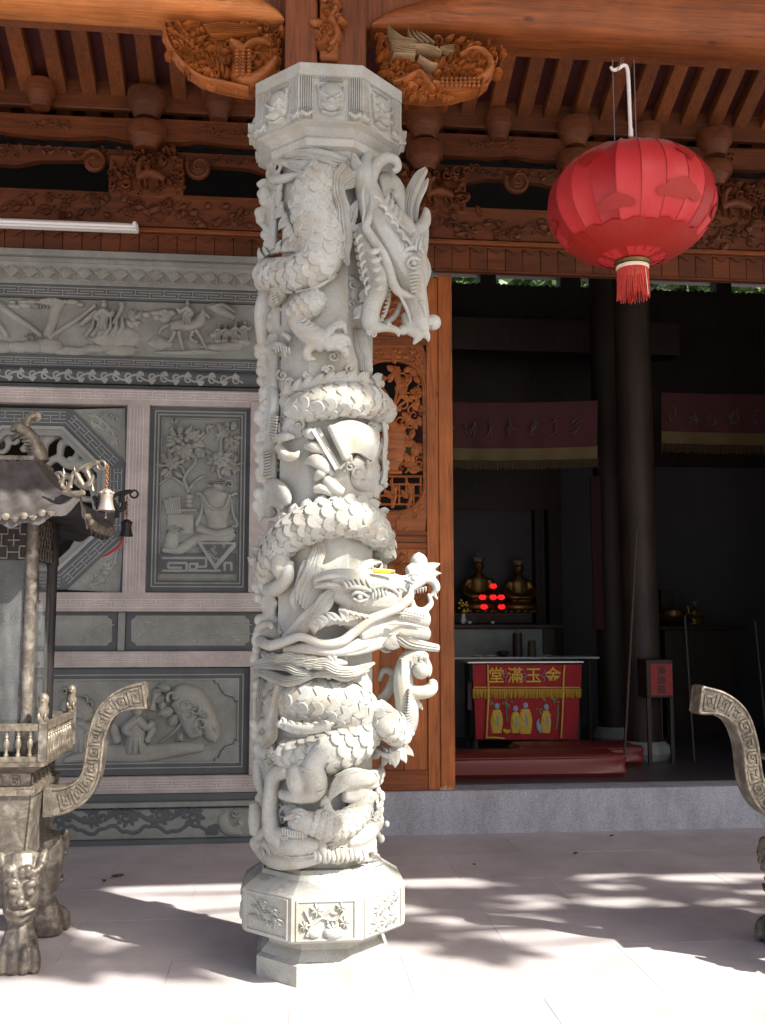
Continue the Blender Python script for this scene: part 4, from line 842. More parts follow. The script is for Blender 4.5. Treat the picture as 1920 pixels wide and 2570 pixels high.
for (a, b, c, d) in [(0, 1030, 30, 960), (5, 1030, 60, 990), (-5, 1030, -40, 960), (2, 1030, 10, 930), (0, 1030, 55, 930), (0, 1035, -65, 1000)]:
    tw([(ocx+a, b), (ocx+(a+c)/2+8, (b+d)/2-8), (ocx+c, d)], [4, 3.5, 3])
    for k in range(4): leafp(t, PH, ocx+c+q.uniform(-10, 10), d+q.uniform(-10, 14), q.uniform(0, 360), 24, 8, .014)
    flower(t, PH, ocx+c, d, 13, .014, .004)
for k in range(60): leafp(t, PH, ocx+q.choice((-1, 1))*q.uniform(22, 76), q.uniform(960, 1190), q.uniform(0, 360), 26, 8, .014)
for k in range(30): spiral(t, PH, ocx+q.choice((-1, 1))*q.uniform(20, 74), q.uniform(935, 1190), 14, 1.1, 3.0, .014, 0, q.uniform(0, 6), q.choice((1, -1)))
for s_ in (-1, 1): tw([(ocx+s_*30, 1090), (ocx+s_*60, 1120), (ocx+s_*50, 1160), (ocx+s_*78, 1180)], [5, 5, 5, 4])
for y in (1196, 1216, 1244, 1266): tw([(ocx-76, y), (ocx+76, y)], 3.2)
for k in range(9): x = ocx-72+k*18; tw([(x, 1196+(20 if k % 2 else 0)), (x, 1244+(22 if k % 3 else 0))], 3.0, .015)
for s_ in (-1, 0, 1): tw([(ocx+s_*40, 1275), (ocx+s_*40+8, 1240), (ocx+s_*40-4, 1205)], [5, 5, 3], .02); leafp(t, PH, ocx+s_*40, 1240, -60, 26, 8, .018); leafp(t, PH, ocx+s_*40, 1250, -130, 26, 8, .018)
t.build('lattice_carving', 'wood_carved', o)
pxd = [(1102, 1984), (1137, 1984), (1136, 1976), (1131, 1978), (1128, 1972), (1124, 1979), (1119, 1971), (1113, 1977), (1106, 1975)]
MB().prism([(xd(a, b), zd(b)+.003) for a, b in pxd], (0, DY-.0155, 0), (1, 0, 0), (0, 0, 1), (0, -1, 0), .0012).build('worn_patch', 'wood_raw', dr, flat=True)
# fixed timber wall that closes the gap between stone wall and door, and the far side of the doorway
tag(MB().box(WR+.052, xd(827), GY+.06, GY+.16, 0, zd(692, 1128)).build('timber_wall', 'wood_z'), 'plain timber wall strip hidden behind the carved column', 'wall')
tag(MB().box(4.2, 7.1, GY+.05, GY+.15, STZ, zd(692, 1128)).build('timber_wall', 'wood_z'), 'timber wall at the far right end of the doorway', 'wall')
# ================================================================== carved dragon column
AX, AY = CXc, CYc
dc = thing('dragon_column', 'tall pale stone column wrapped in deeply carved dragons on an octagonal base', 'column', (AX, AY, 0))
def zf(y, Y, x=830): return ZY(x, y, Y)
# ---- base
a1, a2, an = .287, .347, .235; zp = zf(2424, AY-a1); zp2 = zf(2409, AY-.262); zu = zf(2369, AY-a2); zu1 = zf(2249, AY-a2)
MB().octa((AX, AY, 0), [(a1, 0), (a1, zp), (a1-.018, zp+.012), (an+.015, zp+.035), (an, zp+.05), (an, zu+.02)]).build('plinth', 'stone_base', dc, flat=True)
MB().octa((AX, AY, 0), [(an+.01, zu-.002), (a2-.012, zu), (a2, zu+.012), (a2, zu1-.006), (a2-.008, zu1), (.27, zu1+.045), (.262, zu1+.062), (.25, zu1+.064), (.243, zu1+.078), (.22, zu1+.08)]).build('base_block', 'stone_base', dc, flat=True)
bb = dc.children[-1]
def facet(k, a):
    """frame of the k-th facet (0 faces the camera, +1 the next to the right): centre, along, out"""
    th = R(-90+45*k); out = np.array([math.cos(th), math.sin(th), 0]); al = np.array([-math.sin(th), math.cos(th), 0]); return np.array([AX, AY, 0])+out*a, al, out
class FP:
    """facet plane with the Plane interface; local units are millimetres, y down"""
    def __init__(s, c, al, out): s.c, s.al, s.out, s.k = c, al, out, .001
    def p(s, x, y, off=0.0): return s.c+s.al*(x*.001)+np.array([0, 0, -y*.001])+s.out*off
def frl(mb, fp, pts, w, h, base=0.0):
    m = len(pts); w = [w]*m if np.ndim(w) == 0 else w
    mb.sweep([fp.p(x, y, base) for x, y in pts], [(w[i]*.001, h) for i in range(m)], fp.out, DOME, max(5, (m-1)*5))
def fleaf(mb, fp, x, y, ang, L, W, h, base=0.0):
    a = R(ang); mb.sweep([fp.p(x, y, base), fp.p(x+math.cos(a)*L*.45, y+math.sin(a)*L*.45, base+h*.3), fp.p(x+math.cos(a)*L, y+math.sin(a)*L, base)], [(W*.0003, h*.5), (W*.001, h), (W*.0001, h*.3)], fp.out, [(-1, -.3), (-.5, .5), (0, 1), (.5, .5), (1, -.3)], 7)
hb = (zu1-zu); zm = (zu1+zu)/2; hw = a2*math.tan(math.pi/8)
for k in range(-2, 3):
    c, al, out = facet(k, a2); c = c+np.array([0, 0, zm]); q = random.Random(30+k); fw, fh = hw*1000-28, hb*500-22; fr = MB()
    for (x0, x1, y0, y1) in ((-fw-8, fw+8, -fh-8, -fh), (-fw-8, fw+8, fh, fh+8), (-fw-8, -fw, -fh, fh), (fw, fw+8, -fh, fh)): fr.prism([(x0*.001, y0*.001), (x1*.001, y0*.001), (x1*.001, y1*.001), (x0*.001, y1*.001)], c, al, (0, 0, 1), out, .005)
    fr.build('panel_frame', 'stone_pale', bb, flat=True)
    fp = FP(c, al, out); t = MB()
    if k == -1:
        for (x, y) in [(-20, -55), (50, -30), (-60, -20), (10, 0), (70, 20), (20, 50), (-70, 30)]:
            for j in range(8): fleaf(t, fp, x*.9, y*.75-14, 15+j*22+q.uniform(-8, 8), q.uniform(28, 52), 5.5, .009)
        frl(t, fp, [(-90, -60), (-20, -10), (40, 60)], 4, .008)
    elif k == 1 or k == 2:
        for (x, y, r) in [(30, -40, 42), (-30, -20, 36), (60, 30, 36), (-55, 40, 30), (10, 40, 32), (75, -50, 28)]:
            for j in range(9): fleaf(t, fp, x, y, j*40+q.uniform(-8, 8), r, r*.32, .012)
            t.ball(fp.p(x, y, .006), .009, 8, 5)
        frl(t, fp, [(-90, 70), (-60, 55), (-30, 75), (0, 66)], 6, .01)
    else:
        frl(t, fp, [(-80, 60), (-60, 20), (-20, -10), (20, -40)], [9, 7, 5, 4], .012); frl(t, fp, [(-60, 20), (-90, -40)], [5, 3], .01); frl(t, fp, [(-20, -10), (40, 0), (80, -50)], [5, 4, 3], .01)
        for (x, y, r) in [(-40, -40, 30), (30, 40, 38), (75, 10, 26), (-90, 20, 22), (60, -50, 22)]:
            for j in range(7): fleaf(t, fp, x, y, j*52+q.uniform(-8, 8), r, r*.4, .012)
        for j in range(10): fleaf(t, fp, q.uniform(-90, 90), q.uniform(-60, 60), q.uniform(0, 360), 30, 8, .01)
        t.ball(fp.p(30, 50, 0), (.045, .02, .028), 12, 7, axes=[al, out, (0, 0, 1)]); t.ball(fp.p(-50, 50, 0), (.03, .018, .022), 12, 7, axes=[al, out, (0, 0, 1)])
    t.build('panel_carving', 'stone_pale', bb)
# ---- capital
zc1 = CAPZ; zs = zf(190, AY-.345); zr = zf(304, AY-.345); ac = .345
MB().octa((AX, AY, 0), [(.20, zr-.12), (.215, zr-.115), (.235, zr-.085), (.262, zr-.075), (.268, zr-.045), (.26, zr-.03), (.30, zr-.008), (ac-.01, zr), (ac-.018, zr+.02), (ac-.018, zs-.004), (ac, zs), (ac, zc1-.005), (ac-.005, zc1)]).build('capital', 'stone_pale', dc, flat=True)
cp = dc.children[-1]; Hc = (zs-zr)*1000; hwc = ac*math.tan(math.pi/8)*1000
for k in range(-2, 3):
    c, al, out = facet(k, ac-.018); c = c+np.array([0, 0, (zs+zr)/2]); fp = FP(c, al, out); t = MB(); hh = Hc/2
    for s_ in (-1, 1):                                    # fluted corner pilasters
        for j in range(6): x = s_*(hwc-10-j*9.5); frl(t, fp, [(x, -hh+3), (x, hh*.42)], 4.6, .017 if j < 5 else .012)
        frl(t, fp, [(s_*(hwc-62), hh*.55), (s_*(hwc-35), hh*.72), (s_*(hwc-8), hh*.6)], [8, 14, 12], .022)
        for j in range(7): frl(t, fp, [(s_*(hwc-12-j*8), hh*.45), (s_*(hwc-14-j*7.5), hh*.85)], 3.5, .018)
    t.build('fluting', 'stone_pale', cp)
    t = MB()                                              # beast mask
    t.ball(fp.p(0, -18, -.002), (.064, .042, .066), 14, 10, axes=[al, out, (0, 0, 1)]); t.ball(fp.p(0, 30, .004), (.056, .044, .036), 12, 8, axes=[al, out, (0, 0, 1)])
    frl(t, fp, [(-58, -62), (-52, -20), (-30, 12), (0, 22), (30, 12), (52, -20), (58, -62)], 5.5, .02)
    for s_ in (-1, 1):
        frl(t, fp, [(s_*48, -16), (s_*26, 2), (s_*8, 8)], [7, 10, 6], .04, .014); t.ball(fp.p(s_*26, 11, .03), .012, 8, 6); frl(t, fp, [(s_*52, 6), (s_*46, 36), (s_*24, 56)], [7, 9, 6], .022); t.ball(fp.p(s_*9, 27, .032), (.008, .008, .007), 8, 5)
        leafp_ = frl(t, fp, [(s_*56, -50), (s_*66, -66)], [8, 2], .02)
    t.ball(fp.p(0, 20, .04), (.018, .014, .016), 10, 6); frl(t, fp, [(-42, 44), (0, 40), (42, 44)], 6, .036, .014); frl(t, fp, [(-42, 62), (0, 72), (42, 62)], [6, 8, 6], .028)
    for j in range(9): frl(t, fp, [(-32+j*8, 48), (-32+j*8, 58)], 2.6, .026, .006)
    for j in range(13): frl(t, fp, [(-54+j*9, -hh+4), (-50+j*8.4, -hh+20)], 3.2, .010)
    t.build('beast_mask', 'stone_pale', cp)
# ---- shaft
MB().octa((AX, AY, 0), [(.212, zu1+.05), (.212, zr-.05)]).build('shaft', 'stone_pale', dc, flat=True)

# ---- points on the column: zoomed photo coordinates + radius from the column axis
def onR(px, py, Rr):
    d = ray(px, py); ox, oy = CAM[0]-AX, CAM[1]-AY; a = d[0]**2+d[1]**2; b = 2*(ox*d[0]+oy*d[1]); c = ox*ox+oy*oy-Rr*Rr; D = b*b-4*a*c
    tt = (-b-math.sqrt(D))/(2*a) if D > 0 else -b/(2*a)
    return CAM+d*tt
def onD(px, py, dd): return atY(px, py, AY-dd)
def Z1(x, y): return 600+x/2.95, 150+y/2.95
def Z2(x, y): return 600+x/2.95, 850+y/2.95
def Z3(x, y): return 600+x/2.2804, 1550+y/2.2804
ZS = {1: (Z1, 2.95), 2: (Z2, 2.95), 3: (Z3, 2.2804)}
KOFF = [0.0]
def KP(z, pts):
    out = []
    for p in pts:
        px, py = ZS[z][0](p[0], p[1]); out.append(onR(px, py, p[2]+KOFF[0]) if p[2] < 1 else onD(px, py, p[2]-10+KOFF[0]))
    return out
def outw(p): v = np.array([p[0]-AX, p[1]-AY, 0]); return unit(v) if np.linalg.norm(v) > .02 else np.array([0, -1., 0])
def refs(P):
    """outward direction, leaning to the viewer so limbs beyond the silhouette keep a stable frame"""
    return [unit(outw(p)+np.array([0, -.35, 0])) for p in P]
def T(mb, z, pts, rad, prof=C10, n=None, flat=1.0, twist=0):
    """limb: pts (x, y, R) in zoom z; R < 1 radius from the axis, R > 9 depth R-10 in front of the axis; rad in zoom pixels"""
    P = KP(z, pts); k = 4.35/FPX/ZS[z][1]; rad = [rad]*len(P) if np.ndim(rad) == 0 else rad
    mb.sweep(P, [(r*k, r*k*flat) for r in rad], refs(P), prof, n or max(8, (len(P)-1)*7), twist); return P
HP = hairprof(6, .36); HP2 = hairprof(8, .34)
def B(mb, z, x, y, Rr, r, s=(1, 1, 1)):
    k = 4.35/FPX/ZS[z][1]; P = KP(z, [(x, y, Rr)])[0]; mb.ball(P, (r*k*s[0], r*k*s[1], r*k*s[2]), 12, 8)
def swirl(mb, z, x, y, Rr, r, w, turns=1.25, a0=0, hand=1, flat=.8):
    n = 10; pts = []; rad = []
    for i in range(n): t = i/(n-1); a = R(a0)+hand*t*turns*2*math.pi; q = r*(1-.85*t); pts.append((x+q*math.cos(a), y+q*math.sin(a), Rr)); rad.append(w*(1-.4*t))
    T(mb, z, pts, rad, C8, 28, flat)
def fins(mb, z, pts, L, W, n, side, Rr=None, lean=.55, thick=.012):
    """row of flame-shaped fin blades along a curve; side +1/-1 picks the side the tips point to; size in zoom px"""
    C = catmull([np.array(p, float) for p in pts], n+1); k = 4.35/FPX/ZS[z][1]
    for i in range(n):
        a, b = C[i], C[i+1]; t = unit((b-a)[:2]); nm = np.array([t[1], -t[0]])*side; m = (a+b)/2
        base0, base1 = a[:2]-t*W*.1, b[:2]+t*W*.25; mid = m[:2]+nm*L*.55+t*L*lean*.35; tip = m[:2]+nm*L+t*L*lean
        P = KP(z, [(m[0]-nm[0]*L*.15, m[1]-nm[1]*L*.15, m[2]), (mid[0], mid[1], m[2]), (tip[0], tip[1], m[2]-.004 if m[2] < 1 else m[2])])
        mb.sweep(P, [(W*k*.8, thick), (W*k*.5, thick*.85), (W*k*.04, thick*.25)], refs(P), [(-1, 0), (-.7, .7), (-.2, 1), (.15, .45), (.5, 1), (.85, .6), (1, 0), (.5, -.8), (-.5, -.8)], 8)
    # fin root ridge
    T(mb, z, [tuple(p) for p in pts], W*.34, C8, n*2, .75)
# ---- scales: one shield-shaped plate shared by all, placed in rows over the bodies
def scale_mesh():
    V = []; F = []; nr, na = 3, 9                         # rounded plate, free edge at +x, raised rim
    for i, (rr, h) in enumerate(((0.0, .30), (.55, .34), (.88, .30), (1.0, .10))):
        for j in range(na):
            a = -math.pi/2+math.pi*j/(na-1)*1.0; a = -2.2+4.4*j/(na-1); x = rr*math.cos(a); y = rr*math.sin(a)*.98; V.append((x, y, h+.22*x))
    for i in range(3):
        for j in range(na-1): F.append((i*na+j, (i+1)*na+j, (i+1)*na+j+1, i*na+j+1))
    o = len(V)
    for j in range(na): x, y, z_ = V[3*na+j]; V.append((x*.98, y*.98, -.45))
    for j in range(na-1): F.append((3*na+j, o+j, o+j+1, 3*na+j+1))
    me = bpy.data.meshes.new('scale'); me.from_pydata(V, [], F); me.polygons.foreach_set('use_smooth', [True]*len(F)); me.set_sharp_from_angle(angle=R(50)); me.materials.append(MAT['stone_pale']); return me
SCALE = scale_mesh(); SCN = [0]
def dragon_body(z, pts, rad, size, name='dragon_body', span=105, step=1.30, flip=1):
    """tapering trunk with overlapping scales on its outer half; past 299 plates the rest are joined in one part"""
    if name == 'dragon_body': rad = [r*1.14 for r in rad]; size *= 1.28
    t = MB(); P = T(t, z, pts, rad, C12, None, .9); o = t.build(name, 'stone_pale', dc); k = 4.35/FPX/ZS[z][1]
    rf_ = refs(P); n = 140; D = catmull([np.concatenate([P[i], rf_[i], [rad[i]*k]]) for i in range(len(P))], n)
    s_ = size*k; row = 0; L = [0]; rest = MB()
    for i in range(1, n): L.append(L[-1]+np.linalg.norm(D[i][:3]-D[i-1][:3]))
    pos = s_*.3
    while pos < L[-1]-s_*.2:
        i = int(np.searchsorted(L, pos)); i = min(max(i, 1), n-2); p, q_, r = D[i][:3], D[i][3:6], D[i][6]
        tg = unit(D[i+1][:3]-D[i-1][:3])*flip; nn = unit(q_-tg*np.dot(q_, tg)); sd = np.cross(nn, tg)
        m = max(2, int(round(2*R(span)*r/(s_*1.75)))); da = 2*R(span)/m
        for j in range(m+1):
            a = -R(span)+da*(j+(.5 if row % 2 else 0)); un = unit(nn*math.cos(a)/.9+sd*math.sin(a)); c = p+(nn*math.cos(a)*.9+sd*math.sin(a))*r-un*s_*.09
            if a > R(span)+.01 or np.dot(un, CAM-c) < -.1*np.linalg.norm(CAM-c): continue
            sv = np.cross(un, tg); f = s_*rnd.uniform(.94, 1.06); M = Matrix(((tg[0]*f, sv[0]*f, un[0]*f*.42, c[0]-AX), (tg[1]*f, sv[1]*f, un[1]*f*.42, c[1]-AY), (tg[2]*f, sv[2]*f, un[2]*f*.42, c[2]), (0, 0, 0, 1)))
            if SCN[0] < 299: inst('scale', SCALE, o, M); SCN[0] += 1
            else: rest.add([tuple(M @ v.co) for v in SCALE.vertices], [tuple(g_.vertices) for g_ in SCALE.polygons])
        pos += s_*step; row += 1
    if rest.v: tag(rest.build('scales', 'stone_pale', o, 50, local=True), kind='stuff')
    return o
def part(name, mb, vox=None, sm=2):
    return (remeshed(mb, vox, sm) if vox else mb).build(name, 'stone_pale', dc, 60)

# ================= upper dragon (head hanging down on the right)
dragon_body(1, [(610, 830, .235), (560, 930, .25), (535, 1050, .255), (570, 1200, .255), (625, 1350, .255), (600, 1490, .255), (470, 1575, .25), (320, 1600, .245), (190, 1600, .24)], [110, 135, 150, 155, 150, 140, 125, 118, 105], 50)
t = MB(); fins(t, 1, [(300, 930, .25), (290, 1050, .25), (350, 1180, .25), (410, 1300, .25), (480, 1390, .26)], 85, 78, 7, -1); fins(t, 1, [(150, 1490, .24), (230, 1430, .25), (350, 1405, .255), (480, 1400, .255)], 75, 62, 7, 1); part('back_fin', t)
t = MB(); T(t, 1, [(310, 745, .25), (450, 700, .25), (620, 720, .255), (790, 760, .25)], [25, 55, 60, 40], HP, 24, .6); T(t, 1, [(330, 760, .26), (450, 790, .265), (600, 815, .265), (730, 850, .26)], [25, 52, 60, 45], HP, 24, .6)
T(t, 1, [(470, 720, .262), (600, 760, .268), (720, 790, .262)], [20, 40, 30], HP, 20, .6)
T(t, 1, [(850, 690, .30), (865, 760, .295), (890, 840, .29), (830, 900, .28), (770, 940, .285)], [6, 40, 60, 55, 30], HP2, 30, .7); T(t, 1, [(800, 800, .275), (745, 880, .275), (735, 980, .28), (765, 1090, .285), (775, 1200, .29), (790, 1330, .29), (780, 1430, .285), (810, 1520, .28)], [55, 60, 55, 55, 62, 55, 45, 15], HP2, 44, .7)
T(t, 1, [(880, 1040, .285), (850, 1110, .285), (830, 1180, .29), (800, 1260, .29)], [8, 38, 42, 45], HP, 22, .7); T(t, 1, [(770, 1000, .285), (790, 1100, .28), (780, 1170, .28)], [20, 35, 10], HP, 16, .6)
part('mane', t)
t = MB(); swirl(t, 1, 270, 800, .255, 55, 22, 1.3, 180, 1); T(t, 1, [(215, 820, .25), (240, 880, .25), (330, 880, .255), (440, 850, .255), (560, 840, .25)], [22, 40, 38, 26, 12]); T(t, 1, [(250, 740, .25), (330, 760, .255), (400, 800, .255)], [30, 30, 18]); part('cloud', t, .006, 2)
# head
t = MB()
T(t, 1, [(960, 720, .26), (930, 850, .30), (960, 1000, 10.24), (1020, 1150, 10.26), (1090, 1300, 10.27), (1170, 1450, 10.27), (1250, 1600, 10.26), (1300, 1750, 10.25), (1340, 1900, 10.24), (1370, 2010, 10.235)], [50, 78, 105, 125, 142, 148, 130, 100, 74, 45], C12)
T(t, 1, [(1010, 1050, 10.20), (1120, 1150, 10.20), (1240, 1280, 10.20), (1300, 1420, 10.21), (1340, 1560, 10.21), (1350, 1680, 10.21)], [60, 90, 90, 85, 70, 45], C12)
T(t, 1, [(905, 1230, 10.25), (935, 1330, 10.29), (960, 1440, 10.31), (1010, 1540, 10.31), (1040, 1620, 10.31), (1020, 1720, 10.30), (985, 1830, 10.30), (970, 1950, 10.29), (1000, 2000, 10.28)], [40, 64, 74, 88, 92, 80, 70, 66, 38], C12)          # lower jaw
T(t, 1, [(1000, 1990, 10.28), (1080, 1985, 10.27), (1160, 2000, 10.26), (1185, 2050, 10.25)], [40, 32, 28, 10])                                             # tongue
T(t, 1, [(1060, 1960, 10.22), (1150, 1900, 10.21), (1200, 1800, 10.21)], [22, 24, 20])
T(t, 1, [(1230, 1880, 10.22), (1260, 1980, 10.22), (1330, 2030, 10.22), (1290, 2110, 10.22)], [35, 52, 48, 8]); T(t, 1, [(1340, 1980, 10.23), (1390, 2040, 10.23), (1405, 2090, 10.22)], [42, 30, 6])
B(t, 1, 1440, 1945, 10.2, 62); B(t, 1, 1360, 1910, 10.2, 55); B(t, 1, 1215, 2000, 10.24, 42)
T(t, 1, [(1300, 1280, 10.16), (1370, 1210, 10.15), (1385, 1130, 10.15), (1370, 1090, 10.15)], [55, 52, 35, 8]); T(t, 1, [(1380, 1250, 10.15), (1365, 1360, 10.17), (1350, 1450, 10.19)], [30, 42, 45])
T(t, 1, [(1380, 1470, 10.17), (1390, 1560, 10.18), (1370, 1640, 10.19), (1350, 1740, 10.2)], [22, 38, 36, 20])
T(t, 1, [(1195, 1460, 10.29), (1270, 1390, 10.27), (1300, 1290, 10.25)], [28, 42, 14]); B(t, 1, 1290, 1500, 10.27, 34); T(t, 1, [(1230, 1470, 10.29), (1290, 1455, 10.285), (1340, 1480, 10.27)], [14, 18, 12]); T(t, 1, [(1240, 1540, 10.29), (1300, 1550, 10.28), (1340, 1540, 10.26)], [14, 16, 10])
T(t, 1, [(1270, 1560, 10.28), (1260, 1640, 10.28), (1290, 1700, 10.27)], [40, 48, 34])
T(t, 1, [(1090, 1640, 10.28), (1110, 1760, 10.28), (1080, 1880, 10.28), (1040, 1940, 10.28)], [12, 16, 16, 12]); T(t, 1, [(1300, 1740, 10.26), (1320, 1790, 10.26), (1290, 1850, 10.25)], [20, 28, 20])
hd = part('dragon_head', t, .0055, 2)
t = MB()
T(t, 1, [(1010, 870, 10.24), (970, 960, 10.28), (985, 1060, 10.31), (960, 1180, 10.33), (940, 1240, 10.34), (985, 1320, 10.35), (1060, 1430, 10.36), (1110, 1550, 10.355), (1140, 1650, 10.345), (1180, 1715, 10.335), (1250, 1745, 10.32), (1300, 1750, 10.31)], [10, 22, 28, 30, 34, 36, 36, 36, 36, 34, 28, 12], C10, 60); part('whisker', t)
t = MB()
T(t, 1, [(985, 960, 10.27), (990, 860, 10.26), (1030, 770, 10.25), (1090, 730, 10.24), (1155, 745, 10.23), (1175, 800, 10.23), (1140, 830, 10.24)], [35, 45, 48, 46, 40, 32, 24], C12, 40); T(t, 1, [(930, 880, 10.24), (920, 780, 10.24), (945, 705, 10.23)], [30, 26, 10]); T(t, 1, [(1040, 960, 10.15), (1130, 950, 10.14), (1190, 1020, 10.13), (1220, 1120, 10.13), (1240, 1220, 10.14)], [120, 130, 110, 85, 60], C12, 30, .5)
for (x, y, r) in ((1145, 950, 40), (1130, 1045, 24)): swirl(t, 1, x, y, 10.19 if r < 30 else 10.20, r, 9, 1.2, 160, -1)
part('horn', t, .006, 1)
t = MB(); T(t, 1, [(1260, 1240, 10.15), (1250, 1120, 10.13), (1275, 1000, 10.12), (1330, 880, 10.11), (1385, 810, 10.10)], [62, 72, 72, 60, 26], hairprof(9, .32), 30, .6); T(t, 1, [(1300, 1200, 10.13), (1310, 1060, 10.11), (1370, 940, 10.10), (1400, 880, 10.095)], [40, 45, 35, 12], HP2, 24, .6); part('head_mane', t)
t = MB(); fins(t, 1, [(1060, 1080, 10.29), (1120, 1180, 10.30), (1180, 1280, 10.30)], 95, 60, 4, 1, lean=-1.1); 
for k in range(9): a = 1670+k*32; x = 1140-k*9; T(t, 1, [(x, a, 10.29), (x-25, a+4, 10.295)], [9, 5], C8, 4)
for k in range(6): T(t, 1, [(1215+k*8, 1810+k*22, 10.26), (1255+k*6, 1820+k*20, 10.255)], [9, 5], C8, 4)
T(t, 1, [(1110, 1950, 10.28), (1090, 1990, 10.28)], [26, 4]); part('teeth', t)
t = MB()
for k in range(8): y = 1240+k*52; T(t, 1, [(835+k*9, y+20, .29), (880+k*9, y, .30), (930+k*6, y+22, .30)], [20, 27, 16], C8, 10, .5)
part('belly_plate', t)
t = MB(); 
for (x, y, r) in ((935, 1745, 62), (890, 1870, 60)):
    for j in range(8): T(t, 1, [(x-r*.7+j*5, y+r*.75-j*r*.2, .30), (x+j*4, y+r*.55-j*r*.2, .32), (x+r*.75, y+r*.2-j*r*.18, .30)], [7, 11, 7], C8, 8)
    B(t, 1, x, y, .285, r*.85)
T(t, 1, [(780, 1600, .21), (860, 1660, .215), (850, 1760, .215), (890, 1800, .22)], [30, 40, 36, 20]); swirl(t, 1, 850, 1660, .235, 40, 12, 1.3, 0, 1); swirl(t, 1, 830, 1810, .235, 32, 10, 1.2, 90, -1); part('curl', t)
# limbs
t = MB(); T(t, 1, [(420, 1880, .26), (450, 1960, .27), (540, 2040, .275), (640, 2090, .275)], [80, 78, 85, 90], C12)
T(t, 1, [(640, 2060, .28), (690, 1985, .29), (760, 1960, .285), (790, 2030, .28)], [40, 36, 34, 18]); T(t, 1, [(660, 2080, .29), (720, 2060, .30), (790, 2070, .295), (825, 2120, .285)], [42, 38, 34, 12]); T(t, 1, [(650, 2120, .285), (740, 2120, .295), (790, 2170, .285), (780, 2210, .28)], [42, 36, 32, 10]); T(t, 1, [(560, 2090, .28), (500, 2160, .28), (520, 2210, .28), (570, 2215, .285)], [44, 36, 30, 8])
for (x, y) in ((700, 1985), (745, 1975), (710, 2065), (760, 2065), (720, 2125), (770, 2150)): B(t, 1, x, y, .305, 24)
T(t, 1, [(250, 1690, .25), (195, 1800, .255), (165, 1900, .25), (170, 2050, .245), (185, 2180, .24)], [75, 78, 60, 48, 45], C12); T(t, 1, [(270, 1640, .25), (300, 1720, .262), (250, 1800, .262)], [50, 70, 50])
T(t, 2, [(185, 60, .245), (190, 180, .245), (230, 260, .245), (225, 330, .24)], [45, 48, 40, 18]); T(t, 2, [(180, 130, .245), (150, 190, .24), (150, 250, .235)], [26, 24, 8]); T(t, 2, [(215, 80, .25), (270, 50, .265), (330, 70, .26), (345, 145, .25)], [30, 36, 30, 8]); T(t, 2, [(330, -40, .25), (370, -10, .25), (365, 20, .25)], [26, 24, 8])
T(t, 2, [(240, 310, .245), (265, 450, .25), (255, 600, .25), (225, 760, .245), (200, 900, .245), (190, 1020, .24)], [34, 40, 44, 48, 60, 66], C12); T(t, 2, [(265, 740, .26), (350, 725, .265), (410, 730, .265)], [38, 36, 14]); T(t, 2, [(290, 800, .26), (350, 870, .265), (410, 870, .265), (450, 830, .26)], [38, 40, 34, 10]); T(t, 2, [(180, 690, .24), (145, 740, .235), (130, 800, .23)], [32, 28, 8])
lm = part('dragon_leg', t, .006, 2)
t = MB(); KOFF[0] = .012
for k in range(9): T(t, 2, [(238-k*1, 570+k*22, .262), (285-k*2, 580+k*22, .265)], [10, 10], C8, 4)
for k in range(6): T(t, 2, [(270+k*20, 48+abs(k-2)*6, .272), (275+k*20, 90+abs(k-2)*6, .268)], [8, 8], C8, 4)
for k in range(6): T(t, 2, [(170, 200+k*20, .258), (215, 205+k*20, .258)], [8, 8], C8, 4)
part('knuckle', t); KOFF[0] = 0.0
dragon_body(1, [(600, 1740, .245), (540, 1800, .255), (450, 1860, .26), (400, 1900, .26)], [70, 105, 100, 85], 36, 'scaled_thigh', 100)
t = MB(); T(t, 1, [(190, 1650, .25), (180, 1760, .25)], [40, 20], HP, 14, .7); fins(t, 1, [(235, 1600, .24), (200, 1680, .24), (190, 1760, .24)], 55, 60, 5, -1); T(t, 1, [(420, 1720, .26), (560, 1690, .27), (700, 1610, .265)], [12, 18, 12], C8); part('elbow_fin', t)
# small lion head and paw that show behind the left edge
t = MB(); B(t, 1, 195, 1000, .26, 62, (1, 1, 1.3)); T(t, 1, [(140, 930, .25), (190, 905, .26), (240, 930, .26)], [24, 30, 20]); T(t, 1, [(140, 1000, .25), (190, 990, .275), (230, 1010, .27)], [26, 34, 24]); T(t, 1, [(165, 1100, .255), (200, 1120, .262), (240, 1090, .26)], [30, 34, 24]); T(t, 1, [(165, 1140, .25), (210, 1150, .255)], [24, 22])
T(t, 1, [(230, 1310, .24), (205, 1260, .24), (195, 1220, .24)], [34, 36, 20])
for k in range(4): T(t, 1, [(175+k*20, 1240, .245), (160+k*22, 1210, .24), (150+k*24, 1235, .235)], [12, 12, 5])
part('beast_head', t, .006, 1)

